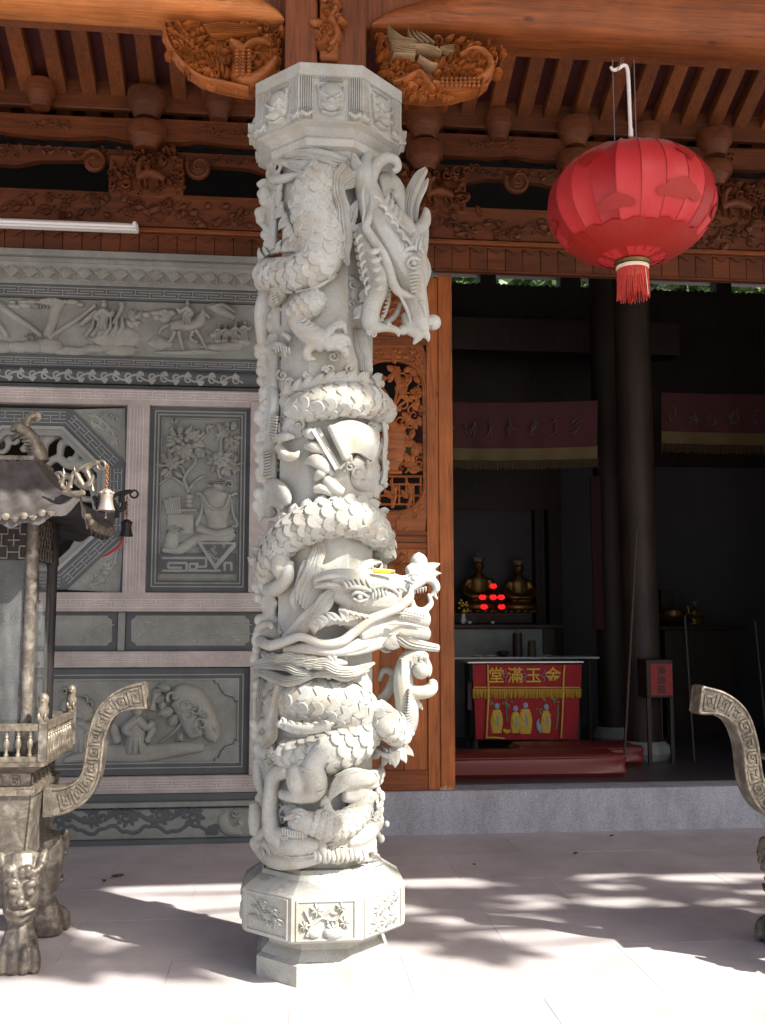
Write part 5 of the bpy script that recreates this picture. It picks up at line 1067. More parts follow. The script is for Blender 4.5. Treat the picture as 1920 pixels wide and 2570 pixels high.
# ================= cloud-covered shaft, coils, scroll
t = MB(); q = random.Random(6)
for (x, y, r) in [(700, 130, 45), (670, 220, 40), (820, 220, 40), (320, 270, 42), (370, 320, 30), (250, 460, 46), (190, 560, 48), (215, 640, 44), (355, 530, 40), (350, 650, 44), (445, 640, 44), (880, 1000, 50), (820, 950, 40), (330, 600, 30), (640, 230, 26), (500, 270, 24), (980, 640, 30)]: swirl(t, 2, x, y, .243, r, 13, 1.35, q.uniform(0, 360), q.choice((1, -1)), .9)
for (pts, w) in [([(180, 470, .235), (230, 540, .24), (180, 640, .235)], 60), ([(330, 440, .225), (400, 560, .23), (360, 680, .235), (470, 670, .23)], 62), ([(300, 240, .215), (300, 330, .22), (260, 420, .225)], 50), ([(840, 900, .225), (900, 960, .23), (880, 1050, .225), (980, 1100, .22)], 62), ([(1070, 600, .23), (1085, 740, .23), (1075, 860, .235), (1080, 1000, .235), (1060, 1080, .23)], 40)]: T(t, 2, pts, w, C10, None, .5)
for k in range(9): B(t, 2, 1060+q.uniform(-15, 30), 760+k*40, .245, 30)
part('cloud', t)
t = MB(); T(t, 1, [(880, 2000, .22), (900, 2120, .225), (930, 2212, .225)], [55, 60, 60], hairprof(9, .3), 16, .5); T(t, 2, [(900, -20, .225), (930, 120, .225), (940, 240, .225)], [55, 62, 70], hairprof(9, .3), 16, .5); part('hair', t)
dragon_body(2, [(400, 520, .225), (500, 500, .245), (640, 470, .258), (800, 450, .262), (950, 465, .258), (1050, 520, .24), (1110, 590, .19)], [85, 100, 112, 118, 112, 98, 80], 46)
dragon_body(2, [(1085, 1640, .215), (1060, 1500, .24), (970, 1390, .255), (830, 1330, .262), (650, 1340, .26), (470, 1400, .255), (330, 1500, .25), (255, 1640, .25), (235, 1790, .24)], [70, 98, 115, 122, 122, 118, 112, 118, 110], 48)
t = MB(); fins(t, 2, [(330, 410, .235), (500, 355, .25), (680, 322, .26), (850, 310, .262), (1060, 335, .25)], 70, 92, 9, 1); fins(t, 2, [(120, 1700, .24), (150, 1560, .245), (260, 1400, .25), (420, 1290, .255), (600, 1230, .26), (800, 1215, .262), (960, 1240, .255), (1070, 1320, .24)], 66, 95, 13, 1); part('back_fin', t)
t = MB(); B(t, 2, 310, 1670, .268, 78, (1, .9, 1.5)); T(t, 2, [(200, 1850, .25), (270, 1850, .262), (350, 1780, .265), (370, 1650, .26)], [55, 60, 55, 40]); T(t, 2, [(190, 1060, .24), (270, 1080, .25), (340, 1160, .25), (360, 1230, .25)], [20, 52, 60, 30], C10, None, .6); T(t, 2, [(200, 1080, .245), (250, 1180, .25), (330, 1240, .25)], [30, 60, 34], C10, None, .6); T(t, 2, [(150, 1140, .235), (180, 1250, .235), (150, 1360, .23)], [40, 44, 10])
part('joint', t, .006, 2)
t = MB(); A = [(x, y, .283) for x, y in ((690, 640), (760, 612), (850, 606), (950, 640), (1040, 700))]; Bq = [(x, y, .262) for x, y in ((790, 900), (830, 850), (900, 850), (960, 890), (1000, 905))]      # unrolled scroll sheet
PA_, PB_ = catmull(KP(2, A), 16), catmull(KP(2, Bq), 16); V = []; F = []
for i in range(16):
    for j in range(7): v = PA_[i]+(PB_[i]-PA_[i])*j/6; V.append(v+outw(v)*.012*math.sin(math.pi*j/6))
for i in range(16):
    for j in range(7): V.append(V[i*7+j]-outw(V[i*7+j])*.014)
for i in range(15):
    for j in range(6): a = i*7+j; F.append((a, a+1, a+8, a+7)); F.append((112+a, 112+a+7, 112+a+8, 112+a+1))
for i in range(15): a = i*7; F += [(a, a+7, 119+a, 112+a), (a+6, 118+a, 125+a, a+13)]
for j in range(6): F += [(j, 112+j, 113+j, j+1), (105+j, 106+j, 218+j, 217+j)]
t.add(V, F); T(t, 2, [(680, 650, .285), (730, 760, .283), (790, 890, .275)], [30, 30, 28]); T(t, 2, [(790, 900, .27), (820, 870, .275), (830, 910, .275)], [16, 18, 12]); T(t, 2, [(1000, 900, .255), (960, 930, .26), (950, 900, .265)], [12, 16, 10]); part('scroll', t)
t = MB(); PB2 = KP(2, [(565, 665, .272), (735, 965, .278)]); t.sweep(PB2, [(.019, .019)]*2, refs(PB2), [(-1, -1), (-.2, -1), (-.2, 1), (-.1, 1), (-.1, .7), (.1, .7), (.1, 1), (1, 1), (1, -1)], 4, round_ends=False)
for (a_, w_) in (([(470, 690, .25), (520, 700, .266), (560, 730, .27)], [22, 40, 26]), ([(480, 790, .25), (540, 800, .268), (620, 820, .272), (660, 850, .27)], [18, 40, 36, 24]), ([(480, 920, .25), (550, 900, .266), (620, 930, .272), (660, 990, .27)], [14, 46, 50, 34]), ([(560, 1050, .255), (600, 1000, .268), (650, 960, .27)], [14, 40, 26]), ([(620, 860, .27), (650, 930, .274), (690, 1010, .272)], [18, 22, 18])):
    T(t, 2, a_, w_, [(-1, -.6), (-1, .5), (-.6, 1), (.6, 1), (1, .5), (1, -.6)], 10, .55)
T(t, 2, [(640, 1040, .265), (690, 1090, .265), (760, 1140, .262)], [40, 50, 40]); T(t, 2, [(560, 1120, .255), (620, 1110, .262), (680, 1140, .262)], [30, 40, 30]); B(t, 2, 690, 1085, .27, 26); part('sword_hilt', t)

# ================= lower dragon (head to the right)
t = MB(); T(t, 2, [(560, 1480, .22), (590, 1560, .235), (560, 1650, .24), (540, 1740, .25), (500, 1830, .255), (430, 1930, .26), (420, 2010, .262)], [40, 55, 60, 66, 70, 60, 20], HP2, 40, .6)
for k in range(4): T(t, 2, [(690-k*20, 1860+k*10, .29), (650-k*25, 1960+k*12, .29), (560-k*30, 2050+k*16, .285), (430-k*15, 2140+k*18, .275), (330, 2212, .265)], [24, 44, 48, 44, 24], HP, 26, .7)
T(t, 2, [(490, 1640, .245), (470, 1720, .245), (420, 1850, .25)], [14, 30, 14], HP, 18, .6); T(t, 2, [(630, 1690, .25), (600, 1760, .26), (560, 1800, .265)], [16, 28, 20], HP, 16, .6); part('mane', t)
t = MB()
T(t, 2, [(560, 1800, .27), (680, 1790, .28), (820, 1800, .29), (960, 1810, 10.25), (1090, 1815, 10.22), (1200, 1830, 10.19), (1290, 1800, 10.16), (1370, 1760, 10.14)], [50, 84, 100, 104, 98, 80, 68, 54], C12)
T(t, 2, [(700, 1880, .28), (850, 1920, .29), (980, 1930, 10.27), (1090, 1930, 10.25), (1170, 1900, 10.23)], [60, 95, 105, 105, 70], C12); T(t, 2, [(760, 2010, .27), (860, 2080, .28), (960, 2090, 10.25), (1100, 2060, 10.22)], [70, 100, 90, 60], C12)
T(t, 2, [(880, 2180, .28), (1010, 2130, 10.23), (1150, 2080, 10.19), (1280, 2070, 10.16), (1390, 2090, 10.13)], [90, 95, 85, 78, 62], C12); T(t, 2, [(1110, 2180, 10.19), (1250, 2170, 10.16), (1400, 2190, 10.13)], [60, 62, 50]); T(t, 2, [(1200, 2010, 10.18), (1290, 2040, 10.16), (1390, 2060, 10.14)], [30, 24, 18])
B(t, 2, 1290, 1790, 10.17, 62); T(t, 2, [(1250, 1730, 10.15), (1320, 1700, 10.14), (1390, 1720, 10.13)], [45, 58, 40]); T(t, 2, [(1390, 1740, 10.13), (1440, 1740, 10.12), (1500, 1735, 10.11)], [40, 28, 5]); T(t, 2, [(1400, 1690, 10.13), (1450, 1680, 10.12), (1490, 1665, 10.11)], [36, 26, 5]); T(t, 2, [(1380, 1780, 10.13), (1440, 1800, 10.12), (1460, 1850, 10.12), (1430, 1890, 10.12)], [32, 34, 32, 14]); T(t, 2, [(1430, 1880, 10.12), (1470, 1930, 10.12)], [18, 10])
T(t, 2, [(1270, 1930, 10.16), (1300, 2000, 10.15), (1370, 2010, 10.14), (1420, 1960, 10.13), (1400, 1890, 10.13)], [26, 28, 26, 24, 14])
T(t, 2, [(860, 1860, .31), (900, 1880, .31), (950, 1890, 10.28)], [14, 26, 12]); B(t, 2, 888, 1918, .312, 22); T(t, 2, [(830, 1930, .305), (890, 1950, .305), (940, 1930, 10.28)], [10, 16, 10]); T(t, 2, [(790, 1870, .30), (840, 1900, .305), (870, 1940, .30)], [10, 18, 8])
T(t, 2, [(1080, 1810, 10.26), (1120, 1780, 10.25), (1170, 1790, 10.23)], [22, 28, 16]); T(t, 2, [(850, 1760, .29), (980, 1760, 10.26), (1100, 1755, 10.22)], [16, 26, 14]); T(t, 2, [(880, 1740, .25), (960, 1680, .24), (1050, 1650, .22)], [40, 50, 20], C10, None, .4)
hd2 = part('dragon_head', t, .0055, 2)
t = MB(); T(t, 2, [(1275, 1840, 10.22), (1260, 1920, 10.24), (1180, 1985, 10.27), (1060, 2040, 10.29), (950, 2095, 10.30), (850, 2180, 10.30)], [16, 34, 40, 40, 38, 36], C10, 40); T(t, 3, [(660, 85, 10.30), (580, 140, .315), (470, 150, .315), (350, 110, .315), (250, 140, .305), (170, 160, .29), (115, 120, .275), (120, 60, .265), (170, 40, .265), (190, 60, .268)], [28, 28, 24, 24, 26, 30, 32, 30, 22, 12], C10, 60); part('whisker', t)
t = MB(); P0 = KP(2, [(1330, 1740, 10.13)])[0]; P1 = KP(2, [(1330, 1600, 10.13)])[0]; t.sweep([P0, P0*.6+P1*.4, P0*.25+P1*.75, P1], [.036, .04, .039, .026], (0, -1, 0), C12, 16); part('nose_knob', t)
t = MB()
for k in range(5): T(t, 2, [(1300+k*20, 1858-k*5, 10.155), (1303+k*20, 1890-k*4, 10.15)], [11, 4], C8, 4)
fins(t, 2, [(750, 1860, .30), (790, 1950, .31), (840, 2010, .31)], 50, 50, 3, 1, lean=-.5); fins(t, 2, [(840, 2110, .31), (720, 2090, .305), (620, 2110, .30), (560, 2150, .295)], 70, 75, 4, -1, lean=1.0); part('teeth', t)
t = MB(); fins(t, 3, [(880, 120, 10.22), (800, 160, 10.25), (700, 190, .30), (600, 200, .30), (500, 190, .30)], 62, 62, 7, 1, lean=-.6); T(t, 3, [(260, 190, .28), (400, 175, .30), (560, 185, .30), (760, 130, 10.25), (890, 100, 10.2)], [24, 34, 38, 40, 34], C10, None, .6); part('jaw_fin', t)
t = MB()
T(t, 3, [(85, 270, .25), (170, 260, .27), (280, 270, .285), (350, 310, .285), (430, 330, .285)], [26, 38, 42, 40, 16], HP2, 34, .7, 1.5); T(t, 3, [(95, 300, .25), (170, 330, .27), (270, 365, .28), (350, 350, .285), (430, 335, .285)], [20, 34, 36, 34, 14], HP2, 30, .7, -1.2); T(t, 3, [(400, 260, .295), (490, 260, .30), (560, 300, .30), (650, 310, .295), (770, 260, .28)], [20, 34, 40, 40, 14], HP2, 36, .7, 1.5); T(t, 3, [(430, 330, .285), (530, 320, .295), (620, 340, .29), (740, 300, .285)], [14, 28, 30, 14], HP, 30, .7, -1)
T(t, 3, [(120, 350, .25), (105, 450, .25), (100, 570, .25), (90, 680, .245)], [44, 42, 34, 14], HP2, 26, .6); T(t, 3, [(235, 390, .265), (210, 480, .27), (190, 600, .27), (185, 680, .27), (130, 740, .255)], [34, 32, 36, 40, 18], HP2, 34, .6)
T(t, 3, [(900, 100, 10.2), (960, 140, 10.18), (1050, 160, 10.16), (1140, 175, 10.14)], [34, 36, 30, 22], hairprof(6, .34), 24); part('beard', t)
dragon_body(3, [(215, 480, .20), (340, 470, .205), (480, 478, .205), (610, 510, .205), (690, 590, .205), (650, 690, .21), (520, 770, .215), (380, 800, .22), (260, 790, .225)], [90, 118, 138, 146, 148, 140, 122, 104, 84], 46, 'dragon_chest', 118)
t = MB(); fins(t, 3, [(520, 625, .325), (420, 645, .325), (320, 645, .315), (225, 610, .295)], 44, 58, 6, -1); T(t, 3, [(225, 600, .30), (330, 630, .32), (430, 632, .33), (540, 605, .33)], [12, 20, 20, 8], C8); fins(t, 3, [(790, 760, .262), (850, 790, 10.16), (920, 770, 10.12), (950, 730, 10.1)], 75, 55, 5, -1, lean=-.2); T(t, 3, [(800, 730, .25), (860, 790, 10.15), (900, 760, 10.12)], [45, 52, 40], C10, None, .35); part('back_fin', t)
dragon_body(3, [(790, 540, .262), (850, 600, 10.20), (910, 650, 10.17), (940, 690, 10.15)], [80, 92, 86, 62], 36, 'scaled_arm', 100)
t = MB(); T(t, 3, [(930, 690, 10.15), (960, 590, 10.14), (955, 480, 10.14), (940, 380, 10.14), (945, 290, 10.14), (975, 225, 10.14), (1030, 210, 10.15), (1075, 230, 10.15)], [56, 68, 66, 60, 54, 46, 38, 24], C12, 50); T(t, 3, [(1000, 480, 10.14), (1035, 500, 10.13), (1050, 535, 10.12)], [24, 16, 4]); T(t, 3, [(960, 420, 10.15), (1040, 430, 10.16), (1100, 410, 10.16), (1110, 360, 10.16)], [44, 40, 38, 26]); T(t, 3, [(1070, 240, 10.15), (1090, 290, 10.14), (1085, 340, 10.14)], [18, 18, 12]); T(t, 3, [(800, 470, .20), (850, 430, 10.05), (880, 330, 10.03), (830, 300, 10.03), (800, 360, 10.02)], [30, 30, 24, 20, 16]); part('raised_arm', t, .006, 2)
t = MB()
for k in range(10): T(t, 3, [(912+abs(k-4)*2, 235+k*14, 10.165), (935, 240+k*14, 10.18)], [6, 7], C8, 4)
T(t, 3, [(1030, 300, 10.2), (1048, 280, 10.2), (1060, 300, 10.2), (1045, 318, 10.2), (1030, 300, 10.2)], 5, C8, 12); B(t, 3, 1042, 300, 10.17, 54); B(t, 3, 1044, 298, 10.20, 9); part('pearl', t)
t = MB(); T(t, 3, [(480, 760, .28), (420, 850, .285), (440, 940, .285), (430, 1000, .28), (330, 1020, .28), (240, 1010, .275)], [60, 62, 66, 55, 42, 30], C12); T(t, 3, [(330, 860, .28), (330, 940, .285), (360, 1000, .28)], [50, 60, 40]); T(t, 3, [(280, 880, .27), (205, 900, .27), (185, 1000, .27), (175, 1120, .27), (190, 1230, .275), (240, 1290, .28), (265, 1390, .275)], [40, 48, 44, 46, 52, 42, 22], C12); T(t, 3, [(170, 1200, .27), (120, 1260, .26), (115, 1320, .25)], [32, 30, 14]); T(t, 3, [(190, 1220, .275), (290, 1240, .285), (370, 1250, .285), (385, 1280, .285)], [28, 26, 22, 6]); part('hind_leg', t, .006, 2)
t = MB(); KOFF[0] = .018
for k in range(12): T(t, 3, [(245+k*1.5, 1260+k*12, .285), (280+k*1, 1255+k*12, .285)], [6, 6], C8, 4)
for k in range(10): T(t, 3, [(265+k*13, 1130-k*3+abs(k-5)*2, .285), (262+k*13, 1160-k*2, .285)], [7, 7], C8, 4)
for k in range(9): T(t, 3, [(250+k*14, 1205+k*3, .285), (252+k*14, 1235+k*4, .285)], [7, 7], C8, 4)
part('fringe', t); KOFF[0] = 0.0
# carp and wave foam at the foot
t = MB(); T(t, 3, [(300, 1170, .265), (390, 1170, .28), (500, 1200, .285), (600, 1190, .28), (690, 1120, .27), (700, 1040, .26), (660, 990, .26)], [40, 62, 70, 66, 62, 55, 40], C12); T(t, 3, [(260, 1150, .27), (330, 1110, .285), (400, 1125, .285)], [12, 22, 14]); T(t, 3, [(250, 1210, .27), (330, 1225, .285), (385, 1250, .285)], [14, 24, 14]); T(t, 3, [(470, 1250, .28), (480, 1330, .285), (500, 1400, .28)], [26, 30, 20])
T(t, 3, [(560, 950, .27), (650, 920, .275), (740, 920, .265), (810, 890, .25)], [50, 60, 46, 34], C12); T(t, 3, [(600, 1020, .27), (700, 1030, .265), (780, 1020, .25)], [36, 44, 26]); T(t, 3, [(780, 890, .255), (815, 865, .25), (805, 845, .25)], [20, 18, 8]); B(t, 3, 740, 930, .285, 16); T(t, 3, [(700, 960, .275), (780, 960, .265), (820, 930, .25)], [14, 18, 12])
part('carp', t, .006, 2)
dragon_body(3, [(430, 1170, .285), (520, 1195, .29), (610, 1180, .285), (690, 1110, .275), (705, 1040, .265)], [74, 82, 78, 72, 64], 26, 'carp_scales', 85)
t = MB(); KOFF[0] = .026
for k in range(6): T(t, 3, [(760-k*12, 880+k*8, .275), (640-k*10, 880+k*20, .285), (560-k*6, 930+k*18, .282), (520, 1000+k*10, .275)], [6, 14, 16, 8], HP, 20, .7)
fins(t, 3, [(500, 1030, .275), (530, 1110, .28), (600, 1160, .285)], 46, 40, 5, -1); fins(t, 3, [(440, 1120, .285), (540, 1150, .29), (620, 1170, .285)], 34, 34, 6, 1); part('carp_mane', t); KOFF[0] = 0.0
t = MB(); q = random.Random(12)
for k in range(34):
    y = 990+k*12; x = 800+30*math.sin(k*.9)+q.uniform(-25, 18)-max(0, (y-1230))*.35; B(t, 3, x, y, .262+q.uniform(-.01, .012), q.uniform(13, 24), (1, 1, 1.25))
for k in range(14): x = 400+k*28; y = 1390+12*math.sin(k*1.4)-max(0, k-8)*10; T(t, 3, [(x, y-60, .265), (x+5, y-20, .275), (x-6, y+8, .272)], [26, 20, 15])
for k in range(10): T(t, 3, [(520+k*26, 1310+10*math.sin(k), .262), (540+k*24, 1270-k*6, .275), (560+k*24, 1290-k*8, .27)], [24, 22, 8])
T(t, 3, [(110, 1270, .24), (150, 1330, .255), (220, 1385, .262), (330, 1390, .268), (440, 1370, .27)], [50, 62, 56, 50, 40]); T(t, 3, [(160, 1300, .262), (280, 1310, .275), (400, 1300, .275), (480, 1290, .27)], [44, 52, 52, 30]); T(t, 3, [(600, 1260, .24), (700, 1230, .245), (780, 1150, .24)], [80, 80, 60]); T(t, 3, [(90, 1060, .235), (100, 1160, .245), (90, 1240, .24)], [34, 50, 34]); T(t, 3, [(100, 830, .24), (110, 930, .245), (130, 1010, .245)], [30, 44, 24], C10, None, .7)
T(t, 3, [(500, 800, .21), (600, 790, .21), (700, 760, .21)], [40, 40, 20], C10, None, .5)
part('wave_foam', t, .006, 1)
t = MB()
for k in range(5): T(t, 3, [(90+k*6, 890+k*26, .258), (120+k*4, 880+k*26, .262), (140, 900+k*22, .258)], [10, 14, 8])
for (x, y) in ((120, 780), (150, 800), (200, 790), (180, 830)): swirl(t, 3, x, y, .262, 26, 9, 1.2, rnd.uniform(0, 360))
T(t, 3, [(210, 770, .27), (240, 830, .275), (280, 850, .275)], [14, 24, 10]); fins(t, 3, [(300, 850, .275), (230, 800, .275), (180, 760, .27)], 40, 40, 4, 1); part('flame', t)
t = MB(); q = random.Random(77); KOFF[0] = .022           # carved lines on shell, leg and foam at the foot
for k in range(9): T(t, 3, [(135+k*34, 1290+abs(k-3)*4, .262), (140+k*33, 1330+abs(k-3)*3, .272), (150+k*32, 1378+abs(k-4)*2, .265)], [5, 8, 5], C8, 8)
for k in range(5): T(t, 3, [(120, 1290+k*24, .255), (240, 1300+k*25, .272), (380, 1296+k*24, .28), (470, 1286+k*22, .275)], [3, 5, 5, 3], C8, 16)
for k in range(6): T(t, 3, [(350+k*14, 860+k*26, .295), (400+k*12, 880+k*25, .305), (450+k*8, 865+k*24, .295)], [6, 11, 6], C8, 8)
for k in range(5): T(t, 3, [(300+k*10, 1150+k*3, .275), (310+k*10, 1180, .285), (300+k*10, 1212-k*2, .275)], [4, 7, 4], C8, 6)
B(t, 3, 330, 1165, .283, 16); T(t, 3, [(305, 1150, .283), (330, 1138, .29), (362, 1152, .285)], [5, 8, 4])
for k in range(10): T(t, 3, [(560+k*24, 930-k*5, .285-k*.002), (575+k*24, 955-k*6, .29-k*.002), (570+k*24, 985-k*6, .285-k*.002)], [5, 9, 4], C8, 8)
for k in range(26): a_ = q.uniform(0, 1); swirl(t, 3, 500+a_*300+q.uniform(-20, 20), 1370-a_*260+q.uniform(-40, 30), .262, q.uniform(14, 22), 6, 1.2, q.uniform(0, 360), q.choice((1, -1)))
for k in range(16): B(t, 3, 690+k*9+q.uniform(-8, 8), 1400-k*26+q.uniform(-12, 12), .256, q.uniform(12, 20), (1, 1, 1.3))
for k in range(12): T(t, 3, [(430+k*26, 1330+8*math.sin(k*2), .268), (436+k*26, 1370+8*math.sin(k*2), .272), (430+k*26, 1402-max(0, k-7)*9, .262)], [13, 16, 9], C8, 8)
part('foam_detail', t)
t = MB(); KOFF[0] = .014
for k in range(16): T(t, 3, [(920+k*3, 650-k*16, 10.175), (955+k*1.5, 655-k*16, 10.19), (990-k*1, 645-k*16, 10.175)], [4, 7, 4], C8, 8)
for k in range(3):
    for j in range(5): T(t, 3, [(1000+k*34, 222+j*9+k*4, 10.175), (1020+k*30, 226+j*9+k*4, 10.178)], [4, 4], C8, 4)
for k in range(7): T(t, 1, [(430+k*28, 1930+k*22, .295), (470+k*27, 1935+k*22, .305), (500+k*26, 1905+k*22, .295)], [6, 10, 5], C8, 8)
for k in range(8): T(t, 1, [(140+k*2, 1880+k*36, .262), (172, 1886+k*36, .275), (205, 1878+k*36, .265)], [5, 9, 5], C8, 8)
for k in range(9): T(t, 2, [(170, 840+k*22, .255), (200, 848+k*22, .268), (232, 838+k*22, .258)], [5, 9, 5], C8, 8)
for k in range(6): T(t, 1, [(215+k*8, 1690+k*22, .275), (245+k*6, 1700+k*20, .285), (278+k*3, 1688+k*18, .275)], [6, 11, 6], C8, 8)
part('limb_detail', t)
# ---- carved detail on the two heads, cut crisp
t = MB(); KOFF[0] = .048
B(t, 1, 1292, 1505, 10.292, 26); T(t, 1, [(1235, 1520, 10.295), (1262, 1478, 10.305), (1300, 1468, 10.305), (1345, 1490, 10.29)], [10, 16, 18, 8]); T(t, 1, [(1240, 1528, 10.295), (1290, 1545, 10.30), (1342, 1525, 10.285)], [8, 13, 7]); T(t, 1, [(1200, 1440, 10.30), (1260, 1395, 10.30), (1330, 1400, 10.28), (1370, 1440, 10.255)], [10, 22, 22, 8])
for k in range(5): T(t, 1, [(1215+k*30, 1420-k*3, 10.30), (1205+k*34, 1370-k*4, 10.30), (1200+k*40, 1325-k*8, 10.285)], [14, 12, 3])
for k in range(6): T(t, 1, [(1255+k*4, 1590+k*26, 10.305), (1300+k*3, 1580+k*26, 10.305), (1345, 1592+k*24, 10.28)], [5, 9, 4])
T(t, 1, [(1165, 1700, 10.30), (1215, 1790, 10.29), (1255, 1880, 10.275), (1270, 1960, 10.26)], [10, 13, 12, 8]); T(t, 1, [(1330, 1770, 10.29), (1370, 1830, 10.28), (1385, 1900, 10.265)], [14, 20, 12]); B(t, 1, 1352, 1795, 10.295, 20)
for k in range(5): T(t, 1, [(950+k*14, 1400+k*70, 10.345), (1000+k*10, 1420+k*68, 10.365), (1045+k*6, 1400+k*66, 10.35)], [10, 26, 10], C10, None, .7)
for k in range(7): T(t, 1, [(905+k*11, 1300+k*62, 10.33), (875+k*11, 1330+k*62, 10.325), (880+k*11, 1375+k*62, 10.315)], [16, 13, 3])
for k in range(6): T(t, 1, [(1000+k*42, 1010+k*62, 10.335-k*.004), (1040+k*42, 1035+k*60, 10.335-k*.004), (1050+k*44, 1085+k*58, 10.32)], [16, 14, 4])
T(t, 1, [(930, 900, 10.29), (915, 1000, 10.31), (925, 1110, 10.325), (915, 1200, 10.335)], [8, 12, 12, 6]); T(t, 1, [(1050, 1060, 10.30), (1120, 1140, 10.30), (1200, 1230, 10.295), (1280, 1290, 10.28)], [8, 13, 13, 6])
for k in range(4): swirl(t, 1, 960+k*12, 2010+k*8, 10.31, 22, 8, 1.1, k*90)
part('head_detail', t)
t = MB(); KOFF[0] = .035
B(t, 2, 893, 1916, .330, 22); T(t, 2, [(835, 1900, .322), (870, 1880, .33), (915, 1888, .33), (955, 1915, 10.30)], [8, 15, 16, 7]); T(t, 2, [(845, 1925, .322), (895, 1945, .33), (950, 1928, 10.30)], [7, 13, 6]); T(t, 2, [(780, 1850, .315), (850, 1840, .325), (930, 1850, 10.305), (990, 1880, 10.295)], [8, 18, 18, 6])
for k in range(6): T(t, 2, [(800+k*34, 1845-k*1, .325), (780+k*34, 1810-k*2, .325), (750+k*36, 1790-k*4, .315)], [13, 12, 3])
for k in range(6): T(t, 2, [(1000+k*26, 1850-k*2, 10.30-k*.012), (1012+k*26, 1890, 10.315-k*.012), (1002+k*26, 1940-k*6, 10.30-k*.012)], [6, 12, 6])
T(t, 2, [(980, 1850, 10.30), (1060, 1830, 10.285), (1130, 1850, 10.27), (1180, 1900, 10.25), (1160, 1970, 10.25)], [8, 14, 14, 12, 6]); T(t, 2, [(1130, 1850, 10.27), (1190, 1840, 10.24), (1240, 1870, 10.22)], [12, 16, 8]); B(t, 2, 1290, 1775, 10.215, 24); T(t, 2, [(1250, 1760, 10.21), (1290, 1740, 10.215), (1335, 1760, 10.2)], [8, 12, 6])
T(t, 2, [(1110, 2030, 10.255), (1200, 2030, 10.225), (1300, 2050, 10.2), (1390, 2075, 10.175)], [7, 10, 10, 6]); T(t, 2, [(1110, 2110, 10.255), (1220, 2110, 10.225), (1330, 2130, 10.195), (1400, 2150, 10.17)], [7, 10, 10, 6])
for k in range(8): T(t, 2, [(1215+k*22, 2012+k*5, 10.215-k*.006), (1218+k*22, 2036+k*5, 10.22-k*.006)], [9, 4], C8, 4)
for k in range(6): T(t, 2, [(740+k*40, 2010+k*12, .315), (790+k*42, 2020+k*10, .325), (820+k*44, 2070+k*8, .315)], [12, 13, 3])
T(t, 2, [(560, 1790, .285), (640, 1765, .295), (740, 1760, .295), (840, 1775, .30)], [14, 24, 22, 8]); T(t, 2, [(560, 1840, .285), (650, 1820, .30), (760, 1830, .31)], [10, 20, 8]); T(t, 2, [(900, 1745, .28), (950, 1690, .265), (1040, 1655, .235), (1050, 1700, .24), (980, 1745, .27)], [12, 16, 12, 12, 10]); swirl(t, 2, 985, 1700, .262, 26, 9, 1.2, 0)
part('head_detail', t)
t = MB(); KOFF[0] = .008
for k in range(9): T(t, 2, [(740-k*16, 1840+k*16, .292-k*.002), (640-k*14, 1900+k*26, .298-k*.002), (560-k*18, 2010+k*26, .290-k*.002), (470-k*24, 2100+k*22, .28), (380-k*16, 2150+k*18, .27)], [16, 28, 30, 26, 8], HP, 26, .75)
for k in range(5): T(t, 2, [(520+k*36, 1640+k*18, .25), (500+k*32, 1740+k*20, .262), (450+k*28, 1840+k*22, .27), (430+k*20, 1940+k*26, .272)], [10, 26, 28, 10], HP, 24, .7)
for k in range(5): T(t, 3, [(130+k*55, 200+k*8, .272+k*.004), (210+k*60, 235+k*10, .285+k*.003), (300+k*62, 225+k*8, .29), (370+k*62, 260, .29)], [10, 24, 24, 8], HP, 22, .7)
part('mane', t)
KOFF[0] = 0.0
# ---- carved cloud ground that fills the edges between the limbs
t = MB(); q = random.Random(101)
def cloudfill(z, x0, x1, y0, y1, n, Rr, r0, r1):
    for k in range(n):
        x, y = q.uniform(x0, x1), q.uniform(y0, y1); r = q.uniform(r0, r1); B(t, z, x, y, Rr-.012, r, (1, .8, 1)); swirl(t, z, x, y, Rr+.004, r*.8, r*.24, 1.3, q.uniform(0, 360), q.choice((1, -1)), .9)
cloudfill(1, 150, 330, 900, 1400, 26, .205, 32, 56); cloudfill(1, 150, 360, 1650, 2212, 28, .212, 40, 60); cloudfill(2, 150, 330, 0, 440, 26, .208, 30, 52); cloudfill(2, 130, 300, 420, 1300, 60, .206, 30, 56); cloudfill(2, 960, 1075, 560, 1120, 18, .215, 30, 46); cloudfill(2, 120, 280, 1750, 2212, 16, .225, 40, 60)
cloudfill(3, 90, 230, 0, 240, 8, .225, 30, 42); cloudfill(3, 85, 230, 380, 1000, 44, .225, 28, 42); cloudfill(3, 640, 790, 660, 1000, 14, .205, 28, 40); cloudfill(3, 90, 240, 1000, 1380, 14, .228, 28, 42); cloudfill(1, 820, 960, 880, 1250, 10, .22, 40, 60); cloudfill(3, 250, 640, 860, 1120, 14, .218, 30, 44); cloudfill(2, 880, 1070, 1640, 1900, 8, .2, 34, 50)
for (z, P_, w) in ((1, [(270, 860, .19), (250, 1120, .19), (240, 1420, .19)], 85), (1, [(250, 1640, .195), (270, 1900, .195), (260, 2212, .195)], 105), (2, [(250, -20, .195), (240, 400, .195), (230, 800, .195), (225, 1250, .195)], 115), (2, [(230, 1850, .2), (220, 2212, .2)], 110), (3, [(200, 0, .2), (190, 350, .2), (180, 700, .2), (190, 1050, .2), (200, 1380, .2)], 86), (2, [(1010, 560, .18), (1000, 820, .18), (1000, 1180, .18)], 80), (3, [(690, 640, .18), (690, 850, .18), (690, 1040, .18)], 70)): T(t, z, P_, w, C10, None, .45)
part('cloud_ground', remeshed(t, .0062, 1))
